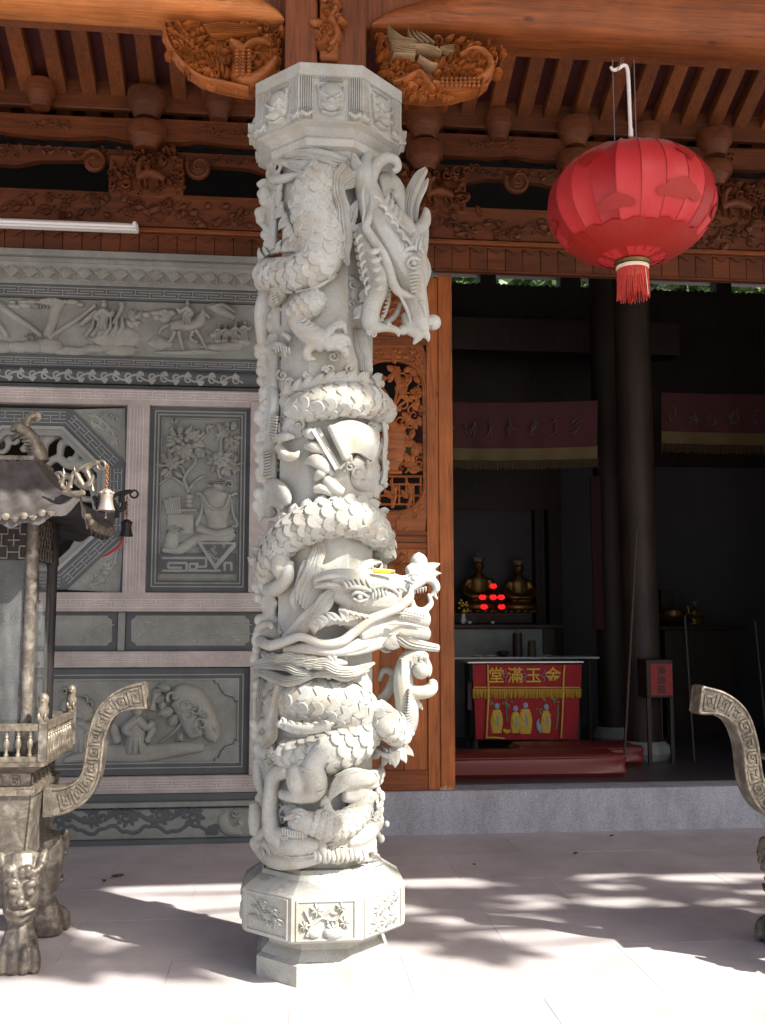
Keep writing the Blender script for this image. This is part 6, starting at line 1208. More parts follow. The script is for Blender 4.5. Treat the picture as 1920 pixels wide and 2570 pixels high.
# ---- lighter lying on the dragon's brow
lt = thing('cigarette_lighter', 'yellow plastic cigarette lighter lying on the lower dragon head', 'lighter', tuple(onD(965, 1437, .30)))
Pa, Pb, Pc_ = onD(938, 1432, .315), onD(980, 1435, .30), onD(990, 1436, .297)
MB().sweep([Pa, Pb], [(.0065, .011)]*2, (0, -.3, 1), C10, 3).build('lighter_body', 'lighter_yellow', lt); MB().sweep([Pb, Pc_], [(.0062, .01)]*2, (0, -.3, 1), C10, 3).build('lighter_cap', 'orange', lt)
# ================================================================== bronze incense burners
def burner_top(root, L, bld, cbox, zq, z4, z5, mir):
    # railing, glazed chamber and roof
    rl_ = MB(); cbox(rl_, .315, .32, z4+.0005, z4+.02); bld(rl_, 'rail_base', 'bronze_gilt', smooth=20)
    for s1 in (-1, 1):
        for s2 in (-1, 1):
            p = MB(); a = L(s1*.305, s2*.305, 0); p.box(a[0]-.018, a[0]+.018, a[1]-.018, a[1]+.018, z4+.0205, z5, .003); bld(p, 'rail_post', 'bronze')
            lion = MB(); c = L(s1*.30, s2*.30, z5); lion.lathe([(.024, 0), (.026, .02), (.02, .028), (.024, .045), (.026, .065), (.019, .082), (.023, .095), (.024, .115), (.014, .13), (.004, .134)], c, 10); lion.ball((c[0], c[1]-.018, c[2]+.1), .009, 8, 5); lion.ball((c[0]-.014, c[1]-.018, c[2]+.03), (.008, .012, .02), 8, 5); lion.ball((c[0]+.014, c[1]-.018, c[2]+.03), (.008, .012, .02), 8, 5); bld(lion, 'lion_finial', 'bronze_gilt')
    for face in range(4):
        ca, sa = math.cos(face*math.pi/2), math.sin(face*math.pi/2); Rt = lambda x, y, z: L(x*ca-y*sa, x*sa+y*ca, z)
        b = MB(); b.bar(Rt(-.287, -.305, z5-.014), Rt(.287, -.305, z5-.014), .026, .03); b.bar(Rt(-.287, -.305, z4+.032), Rt(.287, -.305, z4+.032), .02, .022); bld(b, 'rail', 'bronze_gilt')
        for i in range(11):
            c = Rt(-.25+i*.05, -.305, 0); hB = z5-.03-(z4+.044); b = MB(); b.lathe([(.009, 0), (.010, hB*.08), (.006, hB*.16), (.008, hB*.3), (.013, hB*.45), (.012, hB*.6), (.007, hB*.7), (.010, hB*.76), (.007, hB*.82), (.009, hB)], (c[0], c[1], z4+.044), 8); bld(b, 'baluster', 'bronze_gilt')
    # glazed chamber
    zg0, zg1 = z4+.02, zq(1405, 4.68); zr_ = zq(1296, 4.68); g = .205
    for s1 in (-1, 1):
        for s2 in (-1, 1): p = MB(); p.lathe([(.026, zg0), (.026, zg1-.01), (.031, zg1), (.031, zg1+.02), (.028, zg1+.03), (.028, zr_+.05)], L(s1*g, s2*g, 0), 14); bld(p, 'corner_post', 'bronze_dark' if s2 > 0 else 'bronze')  # rear posts take a darker bronze, shade put into the colour
    inner = MB(); cbox(inner, .165, .155, zg0+.0005, zg1-.004)
    for i in range(11): zz = zg0+.03+i*(zg1-zg0-.08)/11; cbox(inner, .176-.001*i, .174-.001*i, zz, zz+.02)
    bld(inner, 'paper_burner_core', 'bronze_dark', smooth=20)
    for face in range(4):
        ca, sa = math.cos(face*math.pi/2), math.sin(face*math.pi/2); Rt = lambda x, y, z: L(x*ca-y*sa, x*sa+y*ca, z); q = MB()
        q.add([Rt(-g+.018, -g, zg0+.001), Rt(g-.018, -g, zg0+.001), Rt(g-.018, -g, zg1-.001), Rt(-g+.018, -g, zg1-.001)], [(0, 1, 2, 3)]); bld(q, 'glass_pane', 'glass', flat=True)
        q = MB(); q.add([Rt(x, y, z) for x in (-g+.02, g-.02) for y in (-g, -g+.02) for z in (zg1, zr_+.04)], [(0, 1, 3, 2), (4, 6, 7, 5), (0, 4, 5, 1), (2, 3, 7, 6), (0, 2, 6, 4), (1, 5, 7, 3)]); bld(q, 'lattice_panel', 'bronze_dark', flat=True); o = root.children[-1]
        f = MB(); rq = random.Random(4); nx, nz = 13, 8; w = (2*g-.06)/nx; h = (zr_+.03-zg1-.01)/nz; ref = (sa*mir, -ca, 0)
        for i in range(nx):                                # meander lattice
            for j in range(nz):
                x, z = -g+.03+i*w, zg1+.008+j*h
                if (i+2*j) % 4 < 2: f.bar(Rt(x, -g-.004, z), Rt(x+w, -g-.004, z), .006, .006, ref)
                if (2*i+j) % 4 < 2: f.bar(Rt(x, -g-.0045, z), Rt(x, -g-.0045, z+h), .006, .006, ref)
        tag(bld(f, 'lattice', 'bronze_gilt', o), kind='stuff')
    # roof: concave hip with upturned corners
    hw_, ht = .46, .19; ze = zq(1293, 4.45); zt_ = zq(1155, 4.72); n = 48; M_ = 7
    def edge(u): return ze+.105*abs(u)**4.0
    rfm = MB(); sof = MB(); V = []; F = []
    for face in range(4):
        ca, sa = math.cos(face*math.pi/2), math.sin(face*math.pi/2); o = len(rfm.v); V = []
        for j in range(M_+1):
            t_ = j/M_; r = hw_+(ht-hw_)*(1-(1-t_)**1.0); 
            for i in range(n+1):
                u = -1+2*i/n; z = edge(u)*(1-t_)**1.5+(zt_)*(1-(1-t_)**1.5)+.012*math.cos(u*9*math.pi)*(1-t_*.6)*.6; z = ze+(edge(u)-ze)*(1-t_)**2+(zt_-ze)*(t_**1.45)+.011*math.cos(u*8*math.pi)*(1-.3*t_)
                x, y = u*r, -r; V.append(L(x*ca-y*sa, x*sa+y*ca, z))
        F = [(j*(n+1)+i, j*(n+1)+i+1, (j+1)*(n+1)+i+1, (j+1)*(n+1)+i) for j in range(M_) for i in range(n)]
        base = len(V); V += [(v[0], v[1], v[2]-.05-.0*1) for v in V[:n+1]]; F += [(base+i, base+i+1, i+1, i) for i in range(n)]
        base2 = len(V); V += [L((0.9*(-1+2*i/n)*.22)*ca+.22*sa, (0.9*(-1+2*i/n)*.22)*sa-.22*ca, ze+.02) for i in range(n+1)]; sof.add(V[base:], [(n+1+i, n+2+i, i+1, i) for i in range(n)])
        rfm.add(V, F)
    bld(rfm, 'roof', 'roof_bronze', smooth=50); ro = root.children[-1]; bld(sof, 'eave_soffit', 'bronze_dark', ro)  # soffit is separate and darker: the eave's shade is put into its colour
    for face in range(4):                                  # tile-end discs along the eave
        ca, sa = math.cos(face*math.pi/2), math.sin(face*math.pi/2)
        for i in range(9):
            u = -.66+i*.165; x, y = u*hw_, -hw_-.006; z = edge(u)-.012; c = np.array(L(x*ca-y*sa, x*sa+y*ca, z)); out = np.array([sa*mir, -ca, 0]); d = MB(); d.sweep([c-out*.008, c+out*.01], .016, (0, 0, 1), C12, 2); d.sweep([c+out*.009, c+out*.014], .009, (0, 0, 1), C8, 2)
            x2 = (u+.0825)*hw_; c2 = np.array(L(x2*ca-y*sa, x2*sa+y*ca, edge(u+.08)-.024)); d.sweep([c2-out*.006, c2+out*.006], (.02), (0, 0, 1), [(-1, .3), (-.5, -.4), (0, -.75), (.5, -.4), (1, .3), (0, .5)], 2)
            bld(d, 'tile_end', 'bronze_gilt', ro)
    rg = MB(); a, b = L(-.2, 0, zt_+.02), L(.2, 0, zt_+.02); cbox(rg, ht+.005, ht+.005, zt_-.002, zt_+.018); bld(rg, 'ridge', 'bronze_gilt', smooth=20)
    S = np.array(L(.0, 0, zt_+.018)); dr_ = np.array([mir, 0, 0])
    for s1 in (-1, 1):                                     # fish-dragon ridge finials facing outward
        fin = MB(); p = lambda x, z, y=0: S+dr_*(x*s1)+np.array([0, y, z]); fin.sweep([p(.17, .0), p(.155, .06), p(.13, .115), p(.10, .15)], [(.05, .05), (.045, .046), (.036, .04), (.03, .034)], (0, -1, 0), C10, 18); fin.sweep([p(.11, .14), p(.07, .17), p(.035, .155)], [.034, .03, .014], (0, -1, 0), C10, 12); fin.sweep([p(.08, .14), p(.05, .12), p(.04, .10)], [.016, .013, .005], (0, -1, 0), C8, 8)
        fin.sweep([p(.10, .17), p(.115, .215), p(.15, .235), p(.165, .215), p(.15, .205)], [.022, .02, .018, .014, .008], (0, -1, 0), C8, 20)
        for i in range(7):
            for j in range(-2, 3): c = p(.165-i*.008+.0, .012+i*.017); fin.ball((c[0]+j*.013*dr_[0]*.9, c[1]-.042+abs(j)*.005, c[2]), (.010, .006, .008), 6, 4)
        for i in range(4): fin.sweep([p(.09, .18+i*.004), p(.07-i*.01, .2+i*.008)], [.007, .002], (0, -1, 0), C8, 4)
        bld(fin, 'fish_dragon_finial', 'bronze_gilt')
    for s1 in (-1, 1):
        for s2 in (-1, 1):                                 # openwork corner dragons with ring
            d = MB(); c = np.array(L(s1*hw_, s2*hw_, edge(1)+.0)); ou = unit(np.array([s1*mir, s2, 0])*np.array([1, .35, 1])); p = lambda x, z: c+ou*x+np.array([0, 0, z])
            d.sweep([p(-.10, .055), p(-.11, .085), p(-.085, .07), p(-.09, .03), p(-.06, .012), p(-.045, .05), p(-.03, .085), p(.0, .05), p(.02, .02), p(.045, .05), p(.03, .095), p(.065, .12), p(.09, .125)], [.006, .009, .010, .010, .012, .011, .012, .012, .012, .011, .011, .010, .007], (0, -1, 0), C8, 70)
            d.sweep([p(-.08, .0), p(-.03, -.012), p(.02, -.004)], [.012, .016, .012], (0, -1, 0), C8, 10); d.sweep([p(.02, .02), p(.05, .035), p(.06, .07)], [.012, .011, .006], (0, -1, 0), C8, 10); d.sweep([p(-.03, .085), p(.03, .115), p(.08, .13)], [.008, .01, .008], (0, -1, 0), C8, 12)
            for i in range(10): d.sweep([p(-.1+i*.018, .04+.04*math.sin(i*1.9)), p(-.105+i*.018, .07+.04*math.sin(i*1.9))], [.008, .002], (0, -1, 0), C8, 4)
            rr = [p(.098+.02*math.cos(a), .112+.02*math.sin(a)) for a in np.linspace(0, 2*math.pi, 14)]; d.sweep(rr, .0055, (0, -1, 0), C8, 28); bld(d, 'corner_dragon', 'bronze_gilt' if s2 < 0 else 'bronze_dark')  # rear dragons are shaded copies: darker bronze than the front pair
def burner(Xb, Yb, mir, label, roofed=True):
    """square bronze censer on lion legs; handles left and right; roof with upturned corners"""
    root = thing('incense_burner', label, 'incense burner', (Xb, Yb, 0), 'pair of bronze incense burners')
    L = lambda x, y, z: (Xb+x*mir, Yb+y, z)
    def bld(mb, name, m, par=root, **k): return mb.build(name, m, par, **k)
    def cbox(mb, hx0, hx1, z0, z1, ax=None):
        mb.add([L(-hx0, -hx0, z0), L(hx0, -hx0, z0), L(hx0, hx0, z0), L(-hx0, hx0, z0), L(-hx1, -hx1, z1), L(hx1, -hx1, z1), L(hx1, hx1, z1), L(-hx1, hx1, z1)], [(3, 2, 1, 0), (4, 5, 6, 7), (0, 1, 5, 4), (1, 2, 6, 5), (2, 3, 7, 6), (3, 0, 4, 7)]); return mb
    zq = lambda y, Y=4.62: ZY(100, y, Y)                 # heights measured on the left-hand burner
    z0, z1, z2, z3, z4, z5 = zq(2172), zq(1998), zq(1984), zq(1933), zq(1922), zq(1815)
    m = MB(); cbox(m, .225, .255, z0, z1); bld(m, 'body', 'bronze', smooth=20); bd = root.children[-1]
    for s1 in (-1, 1):
        for s2 in (-1, 1): m = MB(); m.bar(L(s1*.226, s2*.226, z0), L(s1*.256, s2*.256, z1), .012); bld(m, 'edge_trim', 'bronze_gilt', bd)
    m = MB(); cbox(m, .268, .268, z1+.0005, z2); cbox(m, .252, .252, z2+.0005, z2+.012); bld(m, 'shoulder', 'bronze_gilt', smooth=20)
    m = MB(); cbox(m, .24, .245, z2+.0125, z3-.02); cbox(m, .246, .31, z3-.0195, z4); bld(m, 'neck', 'bronze', smooth=20); nk = root.children[-1]
    f = MB(); hh = (z3-.03)-(z2+.022)                      # key pattern on the neck
    for face in range(4):
        ca, sa = math.cos(face*math.pi/2), math.sin(face*math.pi/2)
        for i in range(6):
            x0 = -.225+i*.078; s_ = hh*.9; pts = [(0, 0), (0, 1), (1.0, 1), (1.0, .12), (.3, .12), (.3, .65), (.68, .65), (.68, .4)]
            if i % 2: pts = [(1-a, b) for a, b in pts]
            W = [(x0+a*s_*.95, -.248, z2+.02+b*hh) for a, b in pts]; W = [L(p[0]*ca-p[1]*sa, p[0]*sa+p[1]*ca, p[2]) for p in W]; o = L(-sa*-1*0+sa, -ca, 0); ref = (sa*mir, -ca, 0)
            for a, b in zip(W[:-1], W[1:]): f.bar(a, b, .007, .007, ref)
    tag(bld(f, 'key_pattern', 'bronze_gilt', nk), kind='stuff')
    if roofed: burner_top(root, L, bld, cbox, zq, z4, z5, mir)
    # handles
    for s1 in (-1, 1):
        zh = lambda y: ZY(250, y, 4.9); xh = lambda px: XY(px, 1900, 4.9)-(-1.34); H = lambda x, z, y=0: np.array(L(x*s1, y, z))
        pth = [(118, 2007), (160, 2005), (205, 1985), (232, 1945), (240, 1890), (246, 1840), (268, 1785), (310, 1755), (362, 1745)]; P = [H(xh(a), zh(b)) for a, b in pth]; k = PX(4.9)
        D = catmull(P, 40); hwid = [.074, .070, .060, .048, .044, .044, .050, .060, .072]; hw2 = catmull([np.array([w]) for w in hwid], 40)
        V = []; F = []; 
        for i in range(40):
            tg = unit(D[min(i+1, 39)]-D[max(i-1, 0)]); nn = np.cross(tg, (0, 1, 0)); w = hw2[i][0]*.9
            for (a, b) in ((-1, -1), (1, -1), (1, 1), (-1, 1)): V.append(D[i]+nn*a*w+np.array([0, b*.05, 0]))
        for i in range(39):
            for j in range(4): F.append((i*4+j, i*4+(j+1) % 4, i*4+4+(j+1) % 4, i*4+4+j))
        F += [(3, 2, 1, 0), (156, 157, 158, 159)]; hm = MB().add(V, F); bld(hm, 'handle', 'bronze', smooth=30); ho = root.children[-1]
        f = MB()
        def at(i, a, y):
            i = min(max(i, 0), 39); i0 = int(i); fr_ = i-i0; i1 = min(i0+1, 39); c = D[i0]*(1-fr_)+D[i1]*fr_; tg = unit(D[i1]-D[max(i0-1, 0)]); nn = np.cross(tg, (0, 1, 0)); w = (hw2[i0][0]*(1-fr_)+hw2[i1][0]*fr_)*.9; return c+nn*a*w+np.array([0, y, 0])
        for ys in (-.051, .051):
            rf2 = (0, -1 if ys < 0 else 1, 0)
            for e in (-.88, .88): f.sweep([at(i, e, ys) for i in range(3, 40, 2)], [(.006, .006)]*19, rf2, C8, 40)
            for kq in range(10):
                i0 = 5+kq*3.4; pts = [(0, -.62), (0, .62), (2.6, .62), (2.6, -.35), (.9, -.35), (.9, .25), (1.75, .25), (1.75, -.05)]; pts = [(a, b if kq % 2 else -b) for a, b in pts]
                W = [at(i0+a, b, ys) for a, b in pts]
                for a, b in zip(W[:-1], W[1:]): f.bar(a, b, .0085, .009, rf2)
            f.bar(at(39, -.9, ys), at(39, .9, ys), .012, .01, rf2)
        tag(bld(f, 'key_pattern', 'bronze_gilt', ho), kind='stuff')
    # lion legs
    for s1 in (-1, 1):
        for s2 in (-1, 1):
            lg = MB(); c0 = L(s1*.215, s2*.215, 0); ou = unit(np.array([s1*mir*.25, s2, 0])); p = lambda o, z, x=0: np.array([c0[0]+x, c0[1], 0])+ou*o+np.array([0, 0, z]); zz = z0+.01
            lg.sweep([p(-.02, zz+.02), p(.0, zz-.05), p(.012, zz-.13), p(.0, zz-.22), p(-.005, .2), p(.01, .13)], [(.075, .07), (.088, .085), (.083, .08), (.072, .066), (.056, .052), (.06, .055)], ou, C12, 26)
            lg.sweep([p(.0, .19), p(.02, .12), p(.035, .06), p(.03, .004)], [(.05, .05), (.075, .07), (.088, .085), (.084, .078)], ou, C12, 16)
            for j in range(4): x = (j-1.5)*.042; lg.sweep([p(.05, .125, x*.6), p(.10-abs(j-1.5)*.012, .085, x), p(.115-abs(j-1.5)*.014, .03, x*1.08), p(.10, .006, x*1.08)], [.018, .026, .025, .018], ou, C10, 14)
            for e in (-1, 1): lg.ball(p(.088, zz-.115, e*.038), .019, 10, 7); lg.sweep([p(.07, zz-.085, e*.07), p(.098, zz-.078, e*.04), p(.09, zz-.095, e*.012)], [.012, .018, .01], ou, C8, 10); lg.sweep([p(.03, zz-.02, e*.08), p(.0, zz+.03, e*.095), p(-.01, zz+.04, e*.09)], [.026, .02, .006], ou, C8, 10); lg.ball(p(.088, zz-.165, e*.022), (.02, .016, .014), 8, 6)
            lg.ball(p(.10, zz-.155), (.02, .02, .017), 10, 7); lg.sweep([p(.07, zz-.19, -.06), p(.09, zz-.205), p(.07, zz-.19, .06)], [.01, .014, .01], ou, C8, 12); lg.sweep([p(.05, zz-.2, -.07), p(.075, zz-.235), p(.05, zz-.2, .07)], [.01, .016, .01], ou, C8, 12)
            for j in range(9):
                a = -1.2+j*.3; x = .085*math.sin(a); cc = p(.03+.055*math.cos(a), zz-.03-.01*math.cos(j*2), x); lg.ball(cc, .02, 8, 6); lg.ball(cc+np.array([0, 0, -.022]), .014, 8, 5)
            bld(remeshed(lg, .0055, 1), 'lion_leg', 'bronze', smooth=60)
    return root
LB = burner(-1.34, 4.9, 1, 'weathered bronze incense burner with glass panes and upturned roof at the left edge'); RB = burner(2.575, 4.39, 1, 'open bronze incense burner whose curled handle shows at the right edge', False)
def bell(px, py0, py1, Yb, m, label, chain_top):
    z1, zb = ZY(px, py0, Yb), ZY(px, py1, Yb); x = XY(px, py0, Yb); h = z1-zb; b = thing('wind_bell', label, 'bell', (x, Yb, z1), 'bells on the burner corners')
    w = MB(); w.lathe([(h*.40, 0), (h*.36, h*.1), (h*.30, h*.3), (h*.27, h*.55), (h*.30, h*.72), (h*.27, h*.86), (h*.18, h*.95), (h*.05, h)], (x, Yb, zb), 20, wave=lambda a: 1+.02*math.cos(a*8)); 
    for j in range(8): w.ball((x+h*.29*math.cos(j*.785), Yb+h*.29*math.sin(j*.785), zb+h*.8), h*.07, 8, 5)
    w.build('bell_body', m, b); c = MB(); n = 9; zt_ = ZY(px, chain_top, Yb)
    for j in range(n): zz = z1+(zt_-z1)*(j+.5)/n; c.sweep([(x+.005*math.cos(a)*(1 if j % 2 else .3), Yb+.005*math.cos(a)*(.3 if j % 2 else 1), zz+(zt_-z1)/n*.7*math.sin(a)) for a in np.linspace(0, 2*math.pi, 9)], .0018, (0.5, .5, .1), C8, 12)
    c.build('chain', 'chain', b); cl = MB(); cl.sweep([(x, Yb, zb+.02), (x, Yb, zb-.03)], [.002, .002], (0, -1, 0), C8, 3); cl.ball((x, Yb, zb-.03), .006, 8, 5); cl.build('clapper', 'bell_metal', b); return b
b1 = bell(268, 1226, 1281, 4.43, 'bell_metal', 'sunlit pale metal bell hanging from the burner roof corner', 1165); b2 = bell(318, 1303, 1346, 5.37, 'bronze_dark', 'metal bell with red ribbon hanging from the rear roof corner, its shade put into the colour', 1245)  # rear bell: its shade is painted in as darker metal
t = MB(); t.sweep([atY(308, 1348, 5.37), atY(300, 1368, 5.37), atY(275, 1388, 5.37), atY(255, 1398, 5.37)], [.004, .006, .006, .002], (0, -1, 0), C8, 16); t.build('ribbon', 'red_cloth', b2)

# ================================================================== red lantern
LY = 4.5; lc = atY(1583, 516, LY); lrx = 220*PX(LY); lrz = 158*PX(LY)
lan = thing('red_lantern', 'large red silk lantern with tassel hanging below the right beam', 'lantern', tuple(lc)); NG = 22; lan.rotation_euler = (0, 0, 0)
def lpos(lon, lat, bulge=0.0): 
    r = math.cos(lat); k = 1.0-.012*math.cos((lon*NG/(2*math.pi) % 1-.5)*2*math.pi)*0; return np.array([lc[0]+(lrx+bulge)*r*math.sin(lon), lc[1]-(lrx+bulge)*r*math.cos(lon), lc[2]+(lrz+bulge)*math.sin(lat)])
for gq in range(NG):
    m = MB(); V = []; na, nb = 14, 5
    for i in range(na+1):
        lat = R(-80)+R(156)*i/na
        for j in range(nb):
            f = j/(nb-1); lon = (gq+f)*2*math.pi/NG+.06; V.append(lpos(lon, lat, -.010*math.sin(math.pi*f)*math.cos(lat)))
    m.add(V, [(i*nb+j, i*nb+j+1, (i+1)*nb+j+1, (i+1)*nb+j) for i in range(na) for j in range(nb-1)]); m.build('silk_gore', 'silk_pink' if gq % 7 not in (2, 5) else 'silk_red', lan, 60)
for gq in range(NG): lon = gq*2*math.pi/NG+.06; MB().sweep([lpos(lon, R(a), .0005) for a in range(-72, 75, 12)], .0022, (0, -1, 0), C8, 26).build('rib', 'silk_red', lan)
def lprint(shape, lon0, lat0, s, name):
    m = MB(); n = len(shape); V = [lpos(lon0, lat0, .0035)]
    for rr in (.34, .67, 1.0):
        for (a, b) in shape: V.append(lpos(lon0+a*s*rr/math.cos(lat0), lat0+b*s*rr, .0035))
    F = [(0, 1+i, 1+(i+1) % n) for i in range(n)]
    for k in range(2): F += [(1+k*n+i, 1+(k+1)*n+i, 1+(k+1)*n+(i+1) % n, 1+k*n+(i+1) % n) for i in range(n)]
    m.add(V, F).build(name, 'silk_print', lan, 60)
def lobes(circles, n=48):
    out = []
    for a in np.linspace(0, 2*math.pi, n, endpoint=False):
        dx, dy = math.cos(a), math.sin(a); best = .15
        for (cx_, cy_, r_) in circles:
            bq = cx_*dx+cy_*dy; D_ = bq*bq-(cx_*cx_+cy_*cy_-r_*r_)
            if D_ > 0: best = max(best, bq+math.sqrt(D_))
        if dy < -1e-6: best = min(best, -.45/dy)
        out.append((best*dx, best*dy))
    return out
cloud = lobes([(-.85, -.1, .42), (-.38, .3, .42), (.12, .5, .45), (.55, .2, .42), (.98, -.12, .36), (0, 0, .6)])
for lon0, lat0, s_ in ((R(15), R(-17), .23), (R(-32), R(-27), .17), (R(75), R(-17), .23), (R(135), R(-17), .23), (R(-105), R(-20), .2), (R(-165), R(-17), .23)): lprint(cloud, lon0, lat0, s_, 'printed_cloud')
band_ = MB(); V = []
for j in range(61):
    lon = j*2*math.pi/60
    for lat in (-66, -58, -50, -43+4*abs(math.sin(j*.9))): V.append(lpos(lon, R(lat), .0025))
band_.add(V, [(j*4+i, j*4+4+i, j*4+5+i, j*4+1+i) for j in range(60) for i in range(3)]).build('printed_band', 'silk_print', lan, 60)
dia = [(0, -1.05), (.16, -.8), (.4, -.5), (.62, -.2), (.85, .1), (.75, .55), (.35, .75), (0, .8), (-.35, .75), (-.75, .55), (-.85, .1), (-.62, -.2), (-.4, -.5), (-.16, -.8)]
for lon0 in (R(24), R(-50), R(104), R(164)): lprint(dia, lon0, R(24), .17, 'printed_medallion')
fx, fz = lc[0], lc[2]-lrz*1.035
MB().lathe([(.082, -.005), (.086, .01), (.080, .02), (.084, .032), (.075, .045)], (fx, lc[1], fz), 28).build('gold_collar', 'gold', lan); MB().lathe([(.074, -.02), (.079, -.012), (.079, -.004), (.072, 0)], (fx, lc[1], fz-.006), 28).build('cream_band', 'cream', lan)
q = random.Random(3); fr_ = MB()
for j in range(110): a = j*2*math.pi/110; r = .072; L_ = q.uniform(.125, .155); fr_.sweep([(fx+r*math.cos(a), lc[1]+r*math.sin(a), fz-.02), (fx+r*1.0*math.cos(a)+q.uniform(-.003, .003), lc[1]+r*math.sin(a)+q.uniform(-.003, .003), fz-.02-L_*.5), (fx+r*1.0*math.cos(a)+q.uniform(-.007, .007), lc[1]+r*math.sin(a)+q.uniform(-.007, .007), fz-.02-L_)], [.0022, .0022, .0016], (0, -1, 0), circ(5), 4)
tag(fr_.build('tassel', 'tassel_red', lan), kind='stuff')
MB().sweep([(fx+.04, lc[1]-.06, fz-.03), (fx+.045, lc[1]-.068, fz-.12), (fx+.05, lc[1]-.062, fz-.165)], .0022, (0, -1, 0), C8, 8).build('cord', 'cream', lan)
for px in (1543, 1597): a, b = atY(px-6, 150, LY), atY(px, 362, LY); MB().sweep([a, b], .0028, (0, -1, 0), C8, 2).build('wire', 'wire', lan)
pp = [(1532, 168), (1540, 176), (1552, 172), (1566, 164), (1574, 172), (1577, 200), (1580, 270), (1583, 342)]; MB().sweep([atY(a, b, LY) for a, b in pp], [.006, .009, .0095, .0095, .0095, .0095, .0095, .0095], (0, -1, 0), C12, 50).build('conduit', 'pvc', lan); MB().sweep([atY(1583, 325, LY), atY(1583, 343, LY)], .012, (0, -1, 0), C12, 2).build('conduit_end', 'pvc', lan)
MB().sweep([atY(1583, 342, LY), atY(1583, 358, LY)], .004, (0, -1, 0), C8, 2).build('flex', 'tassel_red', lan); MB().sweep([atY(1550, 176, LY-.012), atY(1558, 160, LY-.012), atY(1566, 150, LY), atY(1560, 145, LY+.02), atY(1555, 176, LY+.012)], .002, (0, -1, 0), C8, 16).build('tie_wire', 'steel', lan)
# small lantern mostly hidden behind the column
hl = onD(643, 702, -1.9); l2 = thing('hanging_lantern', 'red lantern almost hidden behind the carved column beside the wall cornice', 'lantern', (hl[0]+.17, hl[1], hl[2]))
MB().lathe([(.05, -.14), (.13, -.11), (.17, -.03), (.17, .03), (.13, .11), (.05, .14)], (hl[0]+.17, hl[1], hl[2]), 24).build('lantern_body', 'silk_red', l2); MB().sweep([(hl[0]+.17, hl[1], hl[2]+.14), (hl[0]+.17, hl[1], hl[2]+1.0)], .004, (0, -1, 0), C8, 2).build('wire', 'wire', l2); MB().lathe([(.05, -.26), (.055, -.2), (.05, -.14)], (hl[0]+.17, hl[1], hl[2]), 16).build('tassel', 'tassel_red', l2)
# clumps of the shade tree: ground point shaded, height, radius
SHADE = [(-.95, 4.75, 7.2, .24), (-.5, 4.74, 7.8, .2), (-1.12, 5.0, 7.4, .12), (-1.16, 5.34, 7.3, .12), (-1.12, 5.84, 7.6, .12), (.6, 5.05, 7.4, .12), (1.0, 5.5, 7.8, .2), (1.6, 5.2, 7.3, .15), (2.2, 5.6, 7.7, .22), (2.7, 5.1, 7.5, .22), (.5, 5.7, 7.6, .18), (1.5, 5.85, 7.4, .25), (.95, 4.7, 7.6, .1), (3.2, 5.6, 7.7, .4)]
# ================================================================== inside the hall
def box_thing(name, label, cat, parts_, loc, group=None):
    o = thing(name, label, cat, loc, group)
    for (n_, m, b) in parts_: MB().box(*b).build(n_, m, o)
    return o
def pillar(px, Yp, r, label):
    x = XY(px, 1500, Yp); p = thing('hall_pillar', label, 'pillar', (x, Yp, HF), 'round timber pillars in the hall')
    MB().lathe([(r, .16), (r*1.01, 2), (r*.97, 5.3)], (x, Yp, HF), 20).build('pillar_shaft', 'wood_dark', p); MB().lathe([(r*1.25, 0), (r*1.45, .06), (r*1.35, .12), (r*1.1, .16)], (x, Yp, HF), 20).build('pillar_base', 'stone_wall', p); return p
pillar(1605, 8.8, .165, 'thick dark timber pillar standing behind the donation box'); pillar(1532, 10.0, .15, 'dark timber pillar carrying a red couplet board')
xb = XY(1497, 1400, 9.83); cbd = tag(MB().box(xb-.05, xb+.05, 9.8, 9.83, ZY(1497, 1580, 9.8), ZY(1497, 1195, 9.8)).build('couplet_board', 'red_banner'), 'narrow dark red couplet board fixed to the rear pillar', 'board')
# long table in front, with cloth
TYc = 9.3; tx0, tx1 = XY(1184, 1700, TYc), XY(1461, 1700, TYc); tz = ZY(1300, 1663, TYc); cz = ZY(1300, 1856, TYc)
tb = thing('offering_table', 'low offering table hung with an embroidered red cloth', 'table', ((tx0+tx1)/2, TYc+.25, HF))
MB().box(tx0-.04, tx1+.02, TYc, TYc+.5, tz-.006, tz+.012, .003).build('table_top', 'steel', tb)
for x in (tx0+.04, tx1-.04):
    for y in (TYc+.05, TYc+.45): MB().box(x-.02, x+.02, y-.02, y+.02, HF, tz-.007).build('leg', 'wood_dark', tb)
cl = thing('altar_cloth', 'red embroidered altar cloth with gold characters and fringe on the low table', 'cloth', ((tx0+tx1)/2, TYc-.01, tz))
def sheet(y0, y1, Yf, m, name, dx0=0, dx1=0, par=cl, bot=0):
    V = []; F = []; n = 40
    for i in range(n+1):
        f = i/n
        for j in range(5): g_ = j/4; px = (1188-dx0*(1-g_)+6*g_*bot)+((1458+dx1*(1-g_)-9*g_*bot)-(1188-dx0*(1-g_)+6*g_*bot))*f; p = atY(px, y0+(y1-y0)*g_, Yf); V.append((p[0], Yf-.006*math.sin(f*19)*g_-.004*math.sin(f*43+1)*g_, p[2]))
    F = [(i*5+j, i*5+j+1, i*5+j+6, i*5+j+5) for i in range(n) for j in range(4)]; return MB().add(V, F).build(name, m, par, 60)
sheet(1668, 1856, TYc-.008, 'red_cloth', 'cloth_sheet', bot=1); sheet(1668, 1732, TYc-.022, 'red_cloth', 'valance', 2, 2)
q = random.Random(5); f = MB()
